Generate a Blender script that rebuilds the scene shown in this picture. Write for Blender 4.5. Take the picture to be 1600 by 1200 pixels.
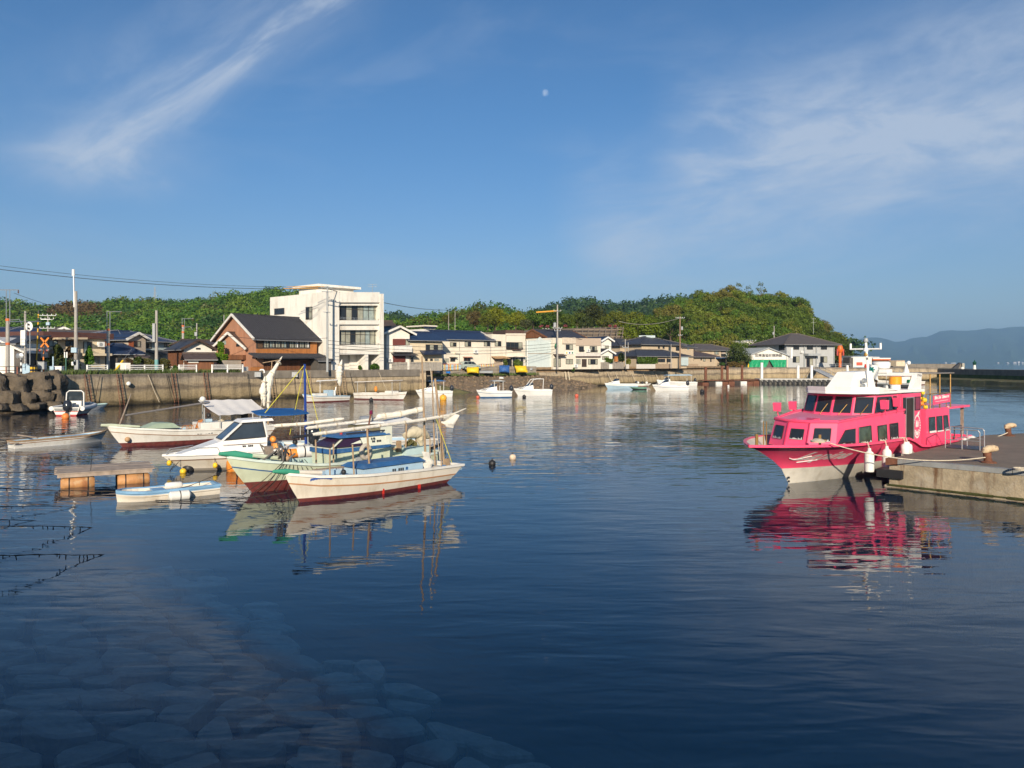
import bpy, bmesh, math, random
import numpy as np
from mathutils import Vector, Matrix, noise
from mathutils.bvhtree import BVHTree
for o in list(bpy.data.objects): bpy.data.objects.remove(o)
S = bpy.context.scene
COL = S.collection
R = random.Random(7)
rad = math.radians
# ------------------------------------------------------------ camera, sky, sun, exposure
EYE, FPX, HZ = 4.5, 1200.0, 567.0          # eye height (m), focal length and horizon row of the 1600 px wide photograph
cam = bpy.data.cameras.new('camera'); camo = bpy.data.objects.new('camera', cam); COL.objects.link(camo)
camo.location = (0, 0, EYE); camo.rotation_euler = (rad(90), 0, 0)
cam.sensor_width = 36; cam.lens = 36 * FPX / 1600; cam.shift_y = -33 / 1600
cam.clip_start = .1; cam.clip_end = 60000
S.camera = camo
SUN_EL, SUN_AZ = rad(21), math.atan2(.02, -1.0)      # direction TOWARDS the sun: behind the camera
sun = bpy.data.lights.new('sun', 'SUN'); suno = bpy.data.objects.new('sun', sun); COL.objects.link(suno)
sun.energy = 5.0; sun.angle = rad(.53); sun.color = (1, .86, .67)
sdir = Vector((math.sin(SUN_AZ) * math.cos(SUN_EL), math.cos(SUN_AZ) * math.cos(SUN_EL), math.sin(SUN_EL)))
suno.rotation_euler = (-sdir).to_track_quat('-Z', 'Y').to_euler()
S.view_settings.view_transform = 'Standard'; S.view_settings.look = 'None'
S.view_settings.exposure = .30; S.view_settings.gamma = 1
S.cycles.max_bounces = 6; S.cycles.glossy_bounces = 3; S.cycles.transmission_bounces = 2; S.cycles.use_adaptive_sampling = True; S.cycles.adaptive_threshold = .02; S.cycles.transparent_max_bounces = 12; S.cycles.diffuse_bounces = 2
S.cycles.caustics_reflective = False; S.cycles.caustics_refractive = False
S.cycles.use_denoising = True
S.cycles.sample_clamp_indirect = 6

def nd(nt, typ, **kw):
    n = nt.nodes.new('ShaderNode' + typ)
    for k, v in kw.items():
        if k == 'ins':
            for i, x in v.items():
                if isinstance(x, bpy.types.NodeSocket): nt.links.new(x, n.inputs[i])
                else: n.inputs[i].default_value = x
        else: setattr(n, k, v)
    return n
def mth(nt, op, a, b=None, c=None, clamp=False):
    d = {0: a}
    if b is not None: d[1] = b
    if c is not None: d[2] = c
    n = nd(nt, 'Math', operation=op, ins=d); n.use_clamp = clamp
    return n.outputs[0]
def ramp(nt, fac, stops, interp='LINEAR'):
    n = nd(nt, 'ValToRGB', ins={0: fac}); cr = n.color_ramp; cr.interpolation = interp
    while len(cr.elements) < len(stops): cr.elements.new(.5)
    for e, (p, c) in zip(cr.elements, stops):
        e.position = p; e.color = (*c, 1) if len(c) == 3 else c
    return n.outputs[0]
def mix(nt, f, a, b, mode='MIX'):
    n = nt.nodes.new('ShaderNodeMix'); n.data_type = 'RGBA'; n.blend_type = mode
    for i, x in ((0, f), (6, a), (7, b)):
        if isinstance(x, bpy.types.NodeSocket): nt.links.new(x, n.inputs[i])
        else: n.inputs[i].default_value = x if i == 0 or len(x) == 4 else (*x, 1)
    return n.outputs[2]

W = bpy.data.worlds.new('World'); S.world = W; W.use_nodes = True
nt = W.node_tree; nt.nodes.clear()
sky = nd(nt, 'TexSky', sky_type='NISHITA'); sky.sun_disc = False
sky.sun_elevation = SUN_EL; sky.sun_rotation = SUN_AZ
sky.altitude = 0; sky.air_density = 1.0; sky.dust_density = .7; sky.ozone_density = 2.2
tc = nd(nt, 'TexCoord'); sp = nd(nt, 'SeparateXYZ', ins={0: tc.outputs['Generated']})
az = mth(nt, 'ARCTAN2', sp.outputs[0], sp.outputs[1]); el = mth(nt, 'ARCSINE', sp.outputs[2])
def wisp(a0, e0, ang, sig, l0, l1, scale, seed):
    """a band of cirrus through direction (a0, e0), along the angle ang, sig wide, from l0 to l1"""
    c, s = math.cos(ang), math.sin(ang)
    da = mth(nt, 'SUBTRACT', az, a0); de = mth(nt, 'SUBTRACT', el, e0)
    al = mth(nt, 'ADD', mth(nt, 'MULTIPLY', da, c), mth(nt, 'MULTIPLY', de, s))
    ac = mth(nt, 'ADD', mth(nt, 'MULTIPLY', da, -s), mth(nt, 'MULTIPLY', de, c))
    cv = nd(nt, 'CombineXYZ', ins={0: mth(nt, 'MULTIPLY', al, scale[0]), 1: mth(nt, 'MULTIPLY', ac, scale[1]), 2: seed}).outputs[0]
    big = nd(nt, 'TexNoise', ins={'Vector': cv, 'Scale': .35, 'Detail': 3.0}).outputs[0]
    fine = nd(nt, 'TexNoise', ins={'Vector': cv, 'Scale': 1.0, 'Detail': 7.0, 'Roughness': .62, 'Distortion': .5}).outputs[0]
    acd = mth(nt, 'ADD', ac, mth(nt, 'MULTIPLY', mth(nt, 'SUBTRACT', big, .5), sig * 1.6))
    g = mth(nt, 'EXPONENT', mth(nt, 'MULTIPLY', mth(nt, 'POWER', mth(nt, 'ABSOLUTE', mth(nt, 'DIVIDE', acd, sig)), 2.0), -1.0))
    w0 = nd(nt, 'MapRange', interpolation_type='SMOOTHSTEP', ins={0: al, 1: l0, 2: l0 + .10, 3: 0.0, 4: 1.0}).outputs[0]
    w1 = nd(nt, 'MapRange', interpolation_type='SMOOTHSTEP', ins={0: al, 1: l1 - .12, 2: l1, 3: 1.0, 4: 0.0}).outputs[0]
    f = nd(nt, 'MapRange', interpolation_type='SMOOTHSTEP', ins={0: fine, 1: .36, 2: .70, 3: .26, 4: 1.0}).outputs[0]
    return mth(nt, 'MULTIPLY', mth(nt, 'MULTIPLY', g, f), mth(nt, 'MULTIPLY', w0, w1))
w1 = wisp(-.268, .407, math.atan2(.18, .24), .027, -.36, .16, (6, 26), 1.3)
w1b = wisp(-.47, .225, .05, .030, -.16, .14, (9, 18), 4.7)
w1c = wisp(-.42, .36, math.atan2(.18, .24), .05, -.24, .20, (5, 14), 8.1)
w2 = wisp(.36, .262, -.05, .075, -.20, .34, (7, 20), 2.9)
w2b = wisp(.40, .21, .16, .085, -.36, .32, (5, 18), 6.2)
w2c = wisp(.50, .33, .25, .07, -.25, .34, (5, 13), 9.4)
pv = nd(nt, 'CombineXYZ', ins={0: mth(nt, 'MULTIPLY', az, 3.0), 1: mth(nt, 'MULTIPLY', el, 9.0), 2: 3.0}).outputs[0]
veil = nd(nt, 'TexNoise', ins={'Vector': pv, 'Scale': 1.3, 'Detail': 6.0, 'Roughness': .55, 'Distortion': .6}).outputs[0]
veil = nd(nt, 'MapRange', interpolation_type='SMOOTHSTEP', ins={0: veil, 1: .48, 2: .80, 3: 0.0, 4: .12}).outputs[0]
cl = veil
for x, k in ((w1, .66), (w1b, .46), (w1c, .22), (w2, .62), (w2b, .52), (w2c, .40)):
    cl = mth(nt, 'ADD', cl, mth(nt, 'MULTIPLY', x, k))
cl = mth(nt, 'MINIMUM', cl, .70)
lo = nd(nt, 'MapRange', interpolation_type='SMOOTHSTEP', ins={0: el, 1: -.02, 2: .34, 3: 0.0, 4: 1.0}).outputs[0]
tint = mix(nt, 1.0, sky.outputs[0], mix(nt, lo, (.76, .84, 1.03), (.50, .84, 1.14)), 'MULTIPLY')
skc = mix(nt, cl, tint, (6.4, 7.1, 8.2, 1))
bg = nd(nt, 'Background', ins={0: skc, 1: .076})
nt.links.new(bg.outputs[0], nd(nt, 'OutputWorld').inputs[0])

# ------------------------------------------------------------ helpers: places
def P(px, py, Y):                                   # the point at distance Y that the photograph shows at (px, py)
    return Vector(((px - 800) / FPX * Y, Y, EYE - (py - HZ) / FPX * Y))
def G(px, py, z=0.0):                               # the point at height z
    Y = FPX * (EYE - z) / (py - HZ)
    return Vector(((px - 800) / FPX * Y, Y, z))
class Fac:
    """a vertical wall plane through two plan points; at(px, py) is the point on it"""
    def __init__(s, a, b):
        s.a = Vector((a[0], a[1])); s.b = Vector((b[0], b[1])); s.d = (s.b - s.a); s.L = s.d.length
        s.u = s.d / s.L; s.n = Vector((s.u[1], -s.u[0]))
        if s.n.dot(-s.a) < 0: s.n = -s.n
    def at(s, px, py, out=0.0):
        k = (px - 800) / FPX; t = (k * s.a[1] - s.a[0]) / (s.d[0] - k * s.d[1])
        q = s.a + s.d * t; z = EYE - (py - HZ) / FPX * q[1]; q = q + s.n * out
        return Vector((q[0], q[1], z))
    def uz(s, u, z, out=0.0):
        q = s.a + s.u * u + s.n * out
        return Vector((q[0], q[1], z))
def XY(px, Y): return Vector(((px - 800) / FPX * Y, Y))

# ------------------------------------------------------------ helpers: meshes
INV = {}
class MB:
    def __init__(s, M=None): s.v = []; s.f = []; s.mi = []; s.sm = []; s.M = M
    def add(s, vs, fs, m=0, sm=False):
        b = len(s.v)
        for p in vs:
            p = Vector(p); s.v.append(s.M @ p if s.M else p)
        for f in fs: s.f.append([b + i for i in f]); s.mi.append(m); s.sm.append(sm)
        return s
    def hexa(s, p, m=0):                            # 4 points below, 4 above
        return s.add(p, [(0, 3, 2, 1), (4, 5, 6, 7), (0, 1, 5, 4), (1, 2, 6, 5), (2, 3, 7, 6), (3, 0, 4, 7)], m)
    def box(s, x0, x1, y0, y1, z0, z1, m=0):
        return s.hexa([(x0, y0, z0), (x1, y0, z0), (x1, y1, z0), (x0, y1, z0), (x0, y0, z1), (x1, y0, z1), (x1, y1, z1), (x0, y1, z1)], m)
    def prism(s, poly, vec, m=0):
        n = len(poly); vec = Vector(vec); a = [Vector(p) for p in poly]
        return s.add(a + [p + vec for p in a], [tuple(range(n))[::-1], tuple(range(n, 2 * n))] + [(i, (i + 1) % n, n + (i + 1) % n, n + i) for i in range(n)], m)
    def fbox(s, F, x0, x1, y0, y1, d0, d1, m=0):    # a box on a wall plane, given by its rectangle in the photograph
        q = [F.at(x0, y1), F.at(x1, y1), F.at(x1, y0), F.at(x0, y0)]; n = Vector((F.n[0], F.n[1], 0))
        return s.prism([p + n * d0 for p in q], n * (d1 - d0), m)
    def ubox(s, F, u0, u1, z0, z1, d0, d1, m=0):
        n = Vector((F.n[0], F.n[1], 0))
        return s.prism([F.uz(u0, z0, d0), F.uz(u1, z0, d0), F.uz(u1, z1, d0), F.uz(u0, z1, d0)], n * (d1 - d0), m)
    def quad(s, a, b, c, d, m=0): return s.add([a, b, c, d], [(0, 1, 2, 3)], m)
    def tube(s, pts, r, n=6, m=0, r1=None, sm=True):
        pts = [Vector(p) for p in pts]; k = len(pts); vs = []; fs = []; up = Vector((0, 0, 1)); prev = None
        for i, p in enumerate(pts):
            t = (pts[min(i + 1, k - 1)] - pts[max(i - 1, 0)])
            t = t.normalized() if t.length > 1e-9 else Vector((0, 0, 1))
            a = prev if prev is not None else (up if abs(t.z) < .9 else Vector((1, 0, 0)))
            e = (a - t * a.dot(t)); e = e.normalized() if e.length > 1e-6 else t.orthogonal().normalized()
            prev = e; g = t.cross(e)
            rr = r if r1 is None else r + (r1 - r) * i / (k - 1)
            if isinstance(r, (list, tuple)): rr = r[i]
            for j in range(n):
                w = 2 * math.pi * j / n; vs.append(p + e * (rr * math.cos(w)) + g * (rr * math.sin(w)))
        for i in range(k - 1):
            for j in range(n):
                fs.append((i * n + j, i * n + (j + 1) % n, (i + 1) * n + (j + 1) % n, (i + 1) * n + j))
        b = len(s.v); s.add(vs, fs, m, sm)
        for idx in (tuple(range(n))[::-1], tuple(range((k - 1) * n, k * n))):
            s.f.append([b + i for i in idx]); s.mi.append(m); s.sm.append(False)
        return s
    def bar(s, a, b, w, h=None, m=0):
        a = Vector(a); b = Vector(b); t = (b - a).normalized(); h = h or w
        e = t.cross(Vector((0, 0, 1))); e = e.normalized() if e.length > 1e-4 else Vector((1, 0, 0))
        g = e.cross(t)
        q = [a + e * x * w / 2 + g * y * h / 2 for x, y in ((-1, -1), (1, -1), (1, 1), (-1, 1))]
        return s.prism(q, b - a, m)
    def lathe(s, o, prof, n=12, m=0, axis=None, sm=True):
        o = Vector(o); ax = Vector(axis or (0, 0, 1)).normalized(); e = ax.orthogonal().normalized(); g = ax.cross(e)
        vs = []; k = len(prof)
        for r, z in prof:
            for j in range(n):
                w = 2 * math.pi * j / n; vs.append(o + ax * z + e * (r * math.cos(w)) + g * (r * math.sin(w)))
        fs = [(i * n + j, i * n + (j + 1) % n, (i + 1) * n + (j + 1) % n, (i + 1) * n + j) for i in range(k - 1) for j in range(n)]
        b = len(s.v); s.add(vs, fs, m, sm)
        for idx in (tuple(range(n))[::-1], tuple(range((k - 1) * n, k * n))):
            s.f.append([b + i for i in idx]); s.mi.append(m); s.sm.append(False)
        return s
    def ball(s, o, r, n=10, m=0, sq=1.0):
        return s.lathe(o, [(max(.02 * r, r * math.sin(math.pi * i / 8)), -r * sq * math.cos(math.pi * i / 8)) for i in range(9)], n, m)
    def build(s, name, mats, parent=None, loc=None, recalc=True, sharp=38):
        me = bpy.data.meshes.new(name)
        if parent is not None: inv = INV[parent.name]
        else: inv = Matrix.Translation(-Vector(loc)) if loc is not None else Matrix.Identity(4)
        me.from_pydata([inv @ v for v in s.v], [], s.f)
        for m in (mats if isinstance(mats, (list, tuple)) else [mats]): me.materials.append(m)
        me.polygons.foreach_set('material_index', s.mi); me.polygons.foreach_set('use_smooth', s.sm)
        if recalc:
            bm = bmesh.new(); bm.from_mesh(me); bmesh.ops.recalc_face_normals(bm, faces=bm.faces); bm.to_mesh(me); bm.free()
        if any(s.sm): me.set_sharp_from_angle(angle=rad(sharp))
        me.update()
        o = bpy.data.objects.new(name, me); COL.objects.link(o)
        if parent is not None: o.parent = parent; INV[o.name] = inv
        else:
            if loc is not None: o.location = loc
            INV[o.name] = inv
        return o
def tag(o, label=None, cat=None, group=None, kind=None):
    if label: o['label'] = label
    if cat: o['category'] = cat
    if group: o['group'] = group
    if kind: o['kind'] = kind
    return o
def thing(name, label, cat, loc=(0, 0, 0), rz=0.0, group=None):
    o = bpy.data.objects.new(name, None); COL.objects.link(o); o.empty_display_size = .3
    loc = Vector((loc[0], loc[1], loc[2] if len(loc) > 2 else 0)); o.location = loc; o.rotation_euler = (0, 0, rz)
    INV[o.name] = (Matrix.Translation(loc) @ Matrix.Rotation(rz, 4, 'Z')).inverted()
    return tag(o, label, cat, group)

# ------------------------------------------------------------ helpers: materials
MATS = {}
def mat(name, col, rough=.6, metal=0.0, var=.12, scale=2.0, bump=0.0, bscale=25.0, stain=None, streak=None, spec=.4, zscale=1.0, coat=0.0):
    """plain procedural paint, stone or metal; stain=(colour, amount, scale); streak = the same, drawn out vertically"""
    if name in MATS: return MATS[name]
    m = bpy.data.materials.new(name); m.use_nodes = True; nt = m.node_tree; b = nt.nodes['Principled BSDF']
    pos = nd(nt, 'NewGeometry').outputs['Position']
    c = tuple(col)
    if var:
        mp = nd(nt, 'Mapping', ins={0: pos, 3: (1, 1, zscale)}).outputs[0]
        nz = nd(nt, 'TexNoise', ins={'Vector': mp, 'Scale': scale, 'Detail': 5.0, 'Roughness': .6}).outputs[0]
        nz = nd(nt, 'MapRange', ins={0: nz, 1: .3, 2: .7, 3: 0.0, 4: 1.0}).outputs[0]
        c = mix(nt, nz, tuple(x * (1 - var) for x in col), tuple(min(1, x * (1 + var)) for x in col))
    for st, z in ((stain, 1.0), (streak, .12)):
        if st:
            mp = nd(nt, 'Mapping', ins={0: pos, 1: (3.1, 7.7, 1.9), 3: (1, 1, z)}).outputs[0]
            nz = nd(nt, 'TexNoise', ins={'Vector': mp, 'Scale': st[2], 'Detail': 6.0, 'Roughness': .65}).outputs[0]
            f = nd(nt, 'MapRange', ins={0: nz, 1: .52, 2: .70, 3: 0.0, 4: st[1]}).outputs[0]
            c = mix(nt, f, c if not isinstance(c, tuple) else c, st[0])
    if isinstance(c, tuple): b.inputs['Base Color'].default_value = (*c, 1)
    else: nt.links.new(c, b.inputs['Base Color'])
    b.inputs['Roughness'].default_value = rough; b.inputs['Metallic'].default_value = metal
    b.inputs['Specular IOR Level'].default_value = spec
    if coat: b.inputs['Coat Weight'].default_value = coat; b.inputs['Coat Roughness'].default_value = .12
    if bump:
        nz = nd(nt, 'TexNoise', ins={'Vector': pos, 'Scale': bscale, 'Detail': 4.0}).outputs[0]
        nt.links.new(nd(nt, 'Bump', ins={'Strength': bump, 'Distance': .5 / bscale, 'Height': nz}).outputs[0], b.inputs['Normal'])
    MATS[name] = m
    return m
def glass_mat(name, col, rough=.08):
    """window glass: a dark room or a drawn curtain behind a reflecting pane"""
    return mat(name, col, rough, 0, .25, 1.3, spec=.6)
# ------------------------------------------------------------ materials
RUST = (.16, .06, .025)
WHITE = mat('white_paint', (.74, .72, .67), .45, var=.06, stain=((.42, .36, .27), .35, 1.1), streak=((.36, .30, .22), .30, 2.2))
CLEAN = mat('clean_white', (.80, .79, .76), .35, var=.04)
FOAMW = mat('white_plastic', (.74, .73, .69), .5, var=.08, stain=((.40, .36, .25), .4, 4))
GREYP = mat('grey_paint', (.34, .36, .37), .5, var=.1, streak=(RUST, .2, 2))
STEEL = mat('galvanised_steel', (.42, .44, .45), .4, .6, var=.15)
DARKM = mat('dark_metal', (.045, .045, .05), .45, .3, var=.2)
RUSTM = mat('rusty_steel', (.17, .07, .04), .85, .1, var=.4, scale=5, bump=.4, bscale=30)
BLACKR = mat('black_rubber', (.018, .018, .02), .6, var=.2)
CONC = mat('pole_concrete', (.36, .34, .31), .85, var=.15, streak=((.20, .17, .14), .5, 3), bump=.2)
WOOD = mat('weathered_wood', (.26, .21, .17), .85, var=.3, scale=6, bump=.4, bscale=40)
BAMBOO = mat('pole_wood', (.33, .23, .14), .7, var=.25, scale=9)
ROPE = mat('pale_rope', (.55, .48, .37), .9, var=.25, scale=20, bump=.5, bscale=120)
DKROPE = mat('weedy_rope', (.035, .03, .025), .9, var=.4, scale=20)
YROPE = mat('yellow_rope', (.55, .50, .06), .8, var=.1)
ORANGE = mat('orange_float', (.80, .27, .04), .5, var=.2, scale=4, stain=((.78, .55, .24), .7, 2.5))
YELLOW = mat('yellow_plastic', (.80, .52, .03), .5, var=.1)
BUOYBLK = mat('black_float', (.02, .02, .022), .5, var=.2)
SAIL = mat('sail_cloth', (.74, .70, .61), .9, var=.08, scale=4, stain=((.45, .38, .27), .35, 3), bump=.5, bscale=9)
BLUEP = mat('blue_paint', (.03, .11, .27), .5, var=.2, stain=((.15, .22, .30), .35, 3))
PBLUE = mat('pale_blue_paint', (.38, .52, .63), .55, var=.08, stain=((.3, .3, .27), .25, 3))
TEAL = mat('green_bow_paint', (.06, .33, .21), .5, var=.15)
MINT = mat('mint_paint', (.55, .60, .45), .55, var=.07, streak=((.33, .30, .18), .4, 2.0))
CREAMP = mat('cream_hull_paint', (.74, .68, .58), .5, var=.06, streak=((.43, .34, .22), .45, 1.8))
ANTIF = mat('antifouling_red', (.14, .030, .028), .7, var=.3, scale=5, stain=((.10, .08, .05), .5, 5))
REDR = mat('red_paint', (.5, .03, .02), .5, var=.1)
GLASSD = glass_mat('dark_glass', (.018, .022, .028))
GLASSC = glass_mat('curtained_glass', (.34, .34, .27), .15)
GLASSG = glass_mat('frosted_glass', (.30, .36, .34), .2)
FRAME = mat('bronze_frame', (.05, .04, .035), .5, var=.1)
ALU = mat('aluminium_frame', (.45, .45, .44), .4, .5, var=.05)
def leaf_mat(name, use_attr):
    m = bpy.data.materials.new(name); m.use_nodes = True; nt = m.node_tree; nt.nodes.clear()
    if use_attr: c = nd(nt, 'VertexColor', layer_name='Col').outputs[0]
    else:
        c0 = nd(nt, 'ObjectInfo').outputs['Color']; c1 = nd(nt, 'VertexColor', layer_name='Col').outputs[0]
        c = mix(nt, 1.0, c0, c1, 'MULTIPLY')
    d = nd(nt, 'BsdfDiffuse', ins={0: c}); t = nd(nt, 'BsdfTranslucent', ins={0: mix(nt, 1.0, c, (1.0, 1.0, .5), 'MULTIPLY')})
    g = nd(nt, 'BsdfGlossy', ins={0: (1, 1, 1, 1), 1: .45})
    s = nd(nt, 'MixShader', ins={0: .28, 1: d.outputs[0], 2: t.outputs[0]})
    s2 = nd(nt, 'MixShader', ins={0: .010, 1: s.outputs[0], 2: g.outputs[0]})
    nt.links.new(s2.outputs[0], nd(nt, 'OutputMaterial').inputs[0])
    return m
LEAF = leaf_mat('foliage', False); FLEAF = leaf_mat('forest_foliage', True)
BARK = mat('bark', (.09, .065, .045), .9, var=.3, scale=6, bump=.5)
GRASS = mat('grass', (.07, .11, .025), .9, var=.5, scale=3, stain=((.16, .13, .05), .6, 1.5))
def wall_concrete():
    """harbour wall: grey top, brown middle, weedy band and wet foot, from the tide"""
    m = bpy.data.materials.new('quay_concrete'); m.use_nodes = True; nt = m.node_tree; b = nt.nodes['Principled BSDF']
    pos = nd(nt, 'NewGeometry').outputs['Position']; z = nd(nt, 'SeparateXYZ', ins={0: pos}).outputs[2]
    n1 = nd(nt, 'TexNoise', ins={'Vector': nd(nt, 'Mapping', ins={0: pos, 3: (.35, .35, 1.6)}).outputs[0], 'Scale': 1.0, 'Detail': 7.0, 'Roughness': .65}).outputs[0]
    n2 = nd(nt, 'TexNoise', ins={'Vector': nd(nt, 'Mapping', ins={0: pos, 3: (1, 1, .12)}).outputs[0], 'Scale': 1.3, 'Detail': 6.0, 'Roughness': .7}).outputs[0]
    n3 = nd(nt, 'TexNoise', ins={'Vector': pos, 'Scale': 5.0, 'Detail': 6.0, 'Roughness': .7}).outputs[0]
    zz = mth(nt, 'ADD', z, mth(nt, 'MULTIPLY', mth(nt, 'SUBTRACT', n1, .5), 1.5))
    c = ramp(nt, mth(nt, 'DIVIDE', zz, 3.6), [(0, (.022, .019, .014)), (.08, (.10, .078, .042)), (.18, (.37, .285, .165)), (.40, (.42, .33, .205)), (.50, (.20, .16, .115)), (.60, (.47, .375, .25)), (.78, (.42, .345, .25)), (.86, (.20, .17, .14)), (1, (.32, .275, .22))])
    dk = nd(nt, 'MapRange', ins={0: n2, 1: .45, 2: .72, 3: 1.0, 4: .45}).outputs[0]
    c = mix(nt, 1.0, c, nd(nt, 'CombineColor', ins={0: dk, 1: dk, 2: dk}).outputs[0], 'MULTIPLY')
    v = nd(nt, 'MapRange', ins={0: n3, 1: .3, 2: .7, 3: .72, 4: 1.2}).outputs[0]
    c = mix(nt, 1.0, c, nd(nt, 'CombineColor', ins={0: v, 1: v, 2: v}).outputs[0], 'MULTIPLY')
    nt.links.new(c, b.inputs['Base Color']); b.inputs['Roughness'].default_value = .9; b.inputs['Specular IOR Level'].default_value = .2
    nt.links.new(nd(nt, 'Bump', ins={'Strength': .5, 'Distance': .06, 'Height': n3}).outputs[0], b.inputs['Normal'])
    return m
QUAY = wall_concrete()
ALGAE = mat('weedy_concrete', (.10, .095, .045), .9, var=.4, scale=1.2, stain=((.06, .08, .02), .8, .6), bump=.5, bscale=6)
BWALL = mat('breakwater_concrete', (.20, .175, .145), .9, var=.2, scale=.8, streak=((.08, .07, .055), .6, .8), bump=.3, bscale=4)
ASPH = mat('road_asphalt', (.16, .15, .14), .9, var=.2, scale=.7)
PIERTOP = mat('pier_top', (.19, .155, .12), .9, var=.16, scale=1.5, stain=((.12, .10, .085), .5, .7), bump=.3, bscale=50)
PIERW = mat('pier_wall', (.33, .27, .185), .9, var=.3, scale=2.2, streak=((.13, .065, .03), .95, 3.4), stain=((.42, .39, .33), .5, 1.1), bump=.5, bscale=14)
PIERE = mat('pier_edge', (.25, .255, .25), .85, var=.15, streak=(RUST, .3, 4))
MOSS = mat('moss', (.05, .055, .015), .95, var=.5, scale=9, bump=.8, bscale=20)
STONE = mat('revetment_stone', (.12, .095, .068), .9, var=.3, scale=1.2, stain=((.045, .038, .03), .8, .9), bump=.9, bscale=3)
UWSTONE = mat('sunken_stone', (.46, .40, .31), .95, var=.25, scale=2.2, stain=((.20, .17, .12), .7, 1.6), bump=.4, bscale=8)
BED = mat('sea_bed', (.03, .035, .035), .95, var=.3, scale=.8)
SHINGLE = mat('beach_shingle', (.20, .145, .095), .95, var=.45, scale=3.5, stain=((.10, .075, .055), .7, 1.4), bump=.9, bscale=7)
SOIL = mat('slope_soil', (.15, .115, .085), .95, var=.25, scale=.3, bump=.5, bscale=1.5)
HILLS = mat('wood_floor', (.035, .05, .018), .95, var=.4, scale=.15)
TILE = mat('dark_roof_tile', (.045, .045, .052), .55, var=.25, scale=2.5, bump=.4, bscale=7)
BTILE = mat('blue_roof_tile', (.022, .035, .075), .4, var=.2, scale=2.5, bump=.4, bscale=7)
BRTILE = mat('brown_roof_tile', (.085, .06, .05), .6, var=.25, scale=2.5, bump=.4, bscale=7)
GTILE = mat('grey_roof_tile', (.10, .085, .078), .65, var=.2, scale=2.5, bump=.4, bscale=7)
# ------------------------------------------------------------ water
def water_mat():
    m = bpy.data.materials.new('harbour_water'); m.use_nodes = True; nt = m.node_tree; nt.nodes.clear()
    pos = nd(nt, 'NewGeometry').outputs['Position']
    def nz(sx, sy, rot, scale, det=3.0, dist=0.0):
        mp = nd(nt, 'Mapping', ins={0: pos, 2: (0, 0, rot), 3: (sx, sy, 1)}).outputs[0]
        return nd(nt, 'TexNoise', ins={'Vector': mp, 'Scale': scale, 'Detail': det, 'Roughness': .5, 'Distortion': dist}).outputs[0]
    a = nz(.30, 1.0, rad(-12), 2.3, 2.0, .3)          # short ripples, crests across the view
    b = nz(.35, 1.0, rad(24), 1.1, 2.0, .4)
    c = nz(.6, 1.0, rad(-5), .28, 2.0)
    pt = nz(1, 1, 0.3, .055, 3.0, .8)                 # patches: glassy and ruffled
    pm = nd(nt, 'MapRange', interpolation_type='SMOOTHSTEP', ins={0: pt, 1: .36, 2: .66, 3: .35, 4: 1.5}).outputs[0]
    dv = nd(nt, 'VectorMath', operation='MULTIPLY', ins={0: nd(nt, 'VectorMath', operation='SUBTRACT', ins={0: pos, 1: (-8, 70, 0)}).outputs[0], 1: (1 / 38, 1 / 42, 0)}).outputs[0]
    ds = mth(nt, 'ADD', nd(nt, 'VectorMath', operation='LENGTH', ins={0: dv}).outputs['Value'], mth(nt, 'MULTIPLY', mth(nt, 'SUBTRACT', pt, .5), 1.2))
    gust = nd(nt, 'MapRange', interpolation_type='SMOOTHSTEP', ins={0: ds, 1: .55, 2: 1.15, 3: 1.0, 4: 0.0}).outputs[0]     # a breeze ruffles the middle of the basin
    pm = mth(nt, 'MULTIPLY', pm, mth(nt, 'ADD', 1.0, mth(nt, 'MULTIPLY', gust, 2.2)))
    h = mth(nt, 'ADD', mth(nt, 'MULTIPLY', mth(nt, 'ADD', mth(nt, 'MULTIPLY', a, .8), b), pm), mth(nt, 'MULTIPLY', c, 1.5))
    bp = nd(nt, 'Bump', ins={'Strength': 1.0, 'Distance': .016, 'Height': h}).outputs[0]
    fr = nd(nt, 'Fresnel', ins={0: 1.33, 'Normal': bp}).outputs[0]
    tr = nd(nt, 'BsdfTransparent', ins={0: (.90, .96, .97, 1)})
    df = nd(nt, 'BsdfDiffuse', ins={0: (.006, .095, .25, 1)})
    gl = nd(nt, 'BsdfGlossy', ins={0: (1, 1, 1, 1), 1: .02, 'Normal': bp})
    body = nd(nt, 'MixShader', ins={0: .12, 1: tr.outputs[0], 2: df.outputs[0]})
    s = nd(nt, 'MixShader', ins={0: fr, 1: body.outputs[0], 2: gl.outputs[0]})
    out = nd(nt, 'OutputMaterial'); nt.links.new(s.outputs[0], out.inputs[0])
    va = nd(nt, 'VolumeAbsorption', ins={0: (.30, .62, .76, 1), 1: .05}); nt.links.new(va.outputs[0], out.inputs[1])
    return m
WATER = water_mat()
mb = MB(); mb.box(-9000, 16000, -400, 24000, -8.5, 0)
tag(mb.build('water', WATER), kind='structure')
mb = MB(); mb.box(-9000, 16000, -390, 23990, -8.2, -5.5)
tag(mb.build('sea_bed', BED), kind='structure')
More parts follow.
